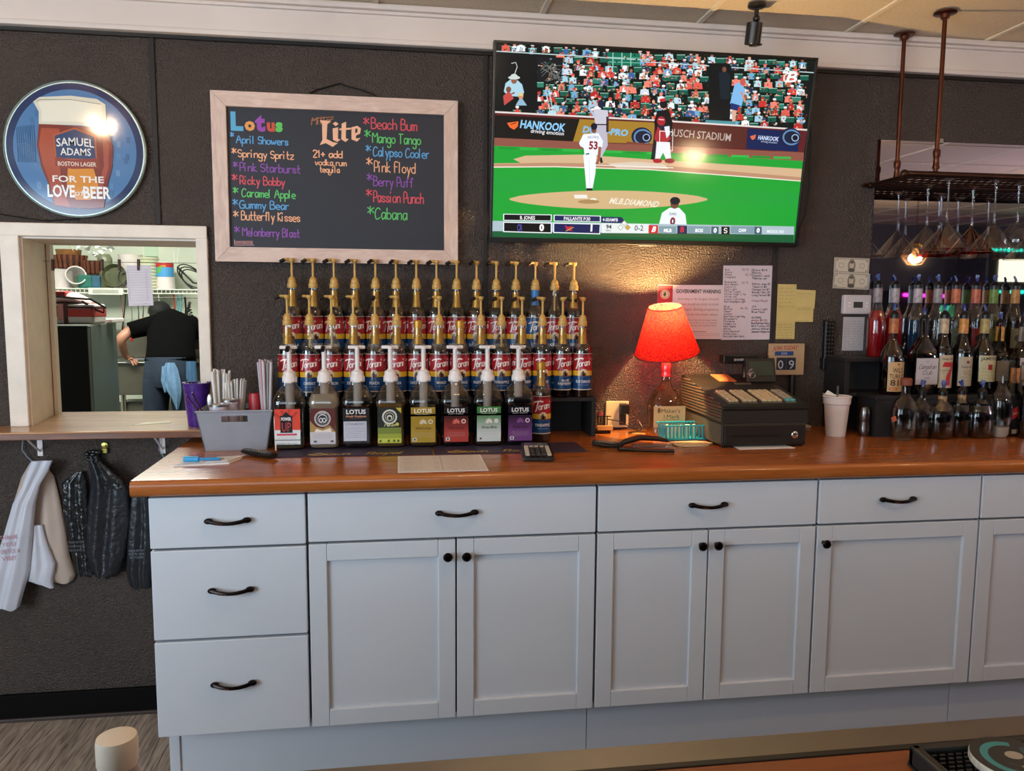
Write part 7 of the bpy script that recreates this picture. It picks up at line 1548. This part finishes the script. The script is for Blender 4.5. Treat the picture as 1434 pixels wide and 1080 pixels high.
# ============================================================ BAGS HANGING UNDER THE SHELF
def bag(label, rows, mat, y, lettering=None, clip=None, name='plastic_bag', group=None, extra=None):
    """rows of photo pixels (py, px0, px1, amp)"""
    pts = [(P((a_+c_)/2, py, y).z, P(a_, py, y).x, P(c_, py, y).x, amp) for py, a_, c_, amp in rows]
    x0 = sum(p[1]+p[2] for p in pts)/len(pts)/2; t = thing(name, label, 'bag', (x0, y, 0), 0, group)
    cloth('bag_body', t, [(z, a_-x0, c_-x0, 0, amp) for z, a_, c_, amp in pts], mat, (0, 0, 0), .006)
    if lettering: lettering(t, x0, y)
    if extra: extra(t, x0, y)
    return t
m_wbag = M('white_bag_plastic', '#c9cad4', .4, mott=(.06, 9, (1, 1, 1))); m_cbag = M('cream_bag_plastic', '#b9a79a', .5, mott=(.08, 8, (1, 1, 1))); m_kbag = M('black_bag_plastic', '#121315', .28, coat=.3, bump=(45, .8, .01)); m_kbag2 = M('grey_black_bag', '#1d1f24', .4, bump=(45, .6, .008))
def lt(lines, px, py, c, size, gap, yo, ang=0, fit=None):
    def f(t, x0, y):
        pr = Print(1, 1); p = P(px, py, y)
        for i, s in enumerate(lines): pr.text(s, p.x-x0, p.z-i*gap, size, c, fit=fit and fit[i], bold=.01, rot=ang)
        pr.build('lettering', PRINT, lambda x, z, o: (x, -yo-o, z), t)
    return f
bag('cream plastic bag hanging behind the white one below the shelf', [(648, 42, 62, .003), (668, 30, 76, .006), (700, 20, 84, .010), (740, 12, 92, .012), (780, 8, 98, .012), (805, 10, 107, .010), (815, 38, 103, .006)], m_cbag, -.008)
bag('white plastic bag with faded red lettering hanging at the far left', [(645, 44, 74, .004), (660, 38, 68, .006), (680, 32, 56, .008), (705, 18, 50, .010), (750, 5, 46, .012), (800, -12, 42, .010), (852, -22, 28, .006)], m_wbag, -.050, lt(['THANK', 'YOU', 'FOR YOUR', 'VISIT'], 18, 752, '#b07a8c', .013, .022, .026, 4, [.05, .04, .06, .045]))
bag('white lower bag flap spreading right of the lettered bag', [(735, 46, 60, .003), (760, 44, 66, .006), (790, 40, 78, .007), (812, 38, 74, .005), (823, 70, 76, .001)], m_wbag, -.036)
bag('glossy black bag hanging left of the clipped bundle', [(660, 108, 118, .003), (676, 86, 122, .006), (720, 88, 126, .009), (760, 97, 128, .009), (804, 106, 134, .007)], m_kbag, -.010, lt(['PLEASE RETURN', 'TO A PARTICIPATING', 'STORE FOR RECYCLING'], 112, 757, '#50525a', .007, .013, .030, 0, [.045, .05, .05]))
bag('main black bag bundle gathered under the gold clip', [(632, 122, 138, .006), (645, 124, 143, .008), (665, 128, 165, .012), (685, 126, 180, .014), (730, 121, 184, .014), (775, 120, 178, .012), (800, 130, 172, .008), (808, 134, 156, .004)], m_kbag2, -.014)
bag('flat black bag flap spread over the front of the bundle', [(646, 134, 142, .004), (672, 140, 172, .006), (684, 138, 176, .005)], m_kbag, -.056)
bag('dark bag with small print hanging beside the cabinet end', [(690, 184, 208, .004), (715, 182, 212, .008), (760, 178, 214, .010), (800, 177, 214, .010), (822, 182, 214, .006)], m_kbag2, -.012, lt(['PLEASE RETURN', 'PLASTIC FOR', 'RECYCLING'], 196, 768, '#6a6e78', .007, .011, .035, 0, [.045, .045, .04]))
p = P(147, 624, -.004); t = thing('gold_clip', 'gold round magnetic clip on the wall above the black bags', 'clip', (p.x, -.001, p.z))
m_gc = M('gold_clip_metal', '#a89a50', .25, .8); b = MB(); b.lathe([(.011, 0), (.012, .003), (.010, .007), (.004, .0085)], m_gc, 20, X=Matrix.Rotation(R(90), 4, 'X')); b.build('disc', t)
MB().box((-.009, -.012, -.024), (.009, -.004, -.008), m_gc, .002).build('jaw', t)
b = MB(); 
for k in range(9): b.ball((P(131, 640, -.02).x+rr.uniform(-.016, .016), -.02+rr.uniform(-.012, .0), P(131, 638, -.02).z+rr.uniform(-.014, .014)), (.009, .008, .008), m_kbag, 8, 5)
tag(b.build('bag_knot'), 'knotted black bag handles gathered beside the gold clip', 'knot')
for i, pts in enumerate([[(32, 616), (31, 630), (38, 640), (45, 646), (50, 650)], [(223, 612), (223, 630), (229, 640), (231, 652)]]):
    b = MB().tube([P(u, v, -.012)[:] for u, v in pts], .0016, M('grey_cord', '#8f97a4', .5), 6)
    tag(b.build('hanging_cord'), 'thin grey cord hanging below the sill board, %s end' % ('left' if i == 0 else 'right'), 'cord')
b = MB().tube([P(u, v, -.006)[:] for u, v in [(0, 300), (25, 304), (60, 309), (110, 307)]], .0018, m_black, 6); tag(b.build('sign_cable'), 'thin black cable running over the wall under the round sign', 'cable')
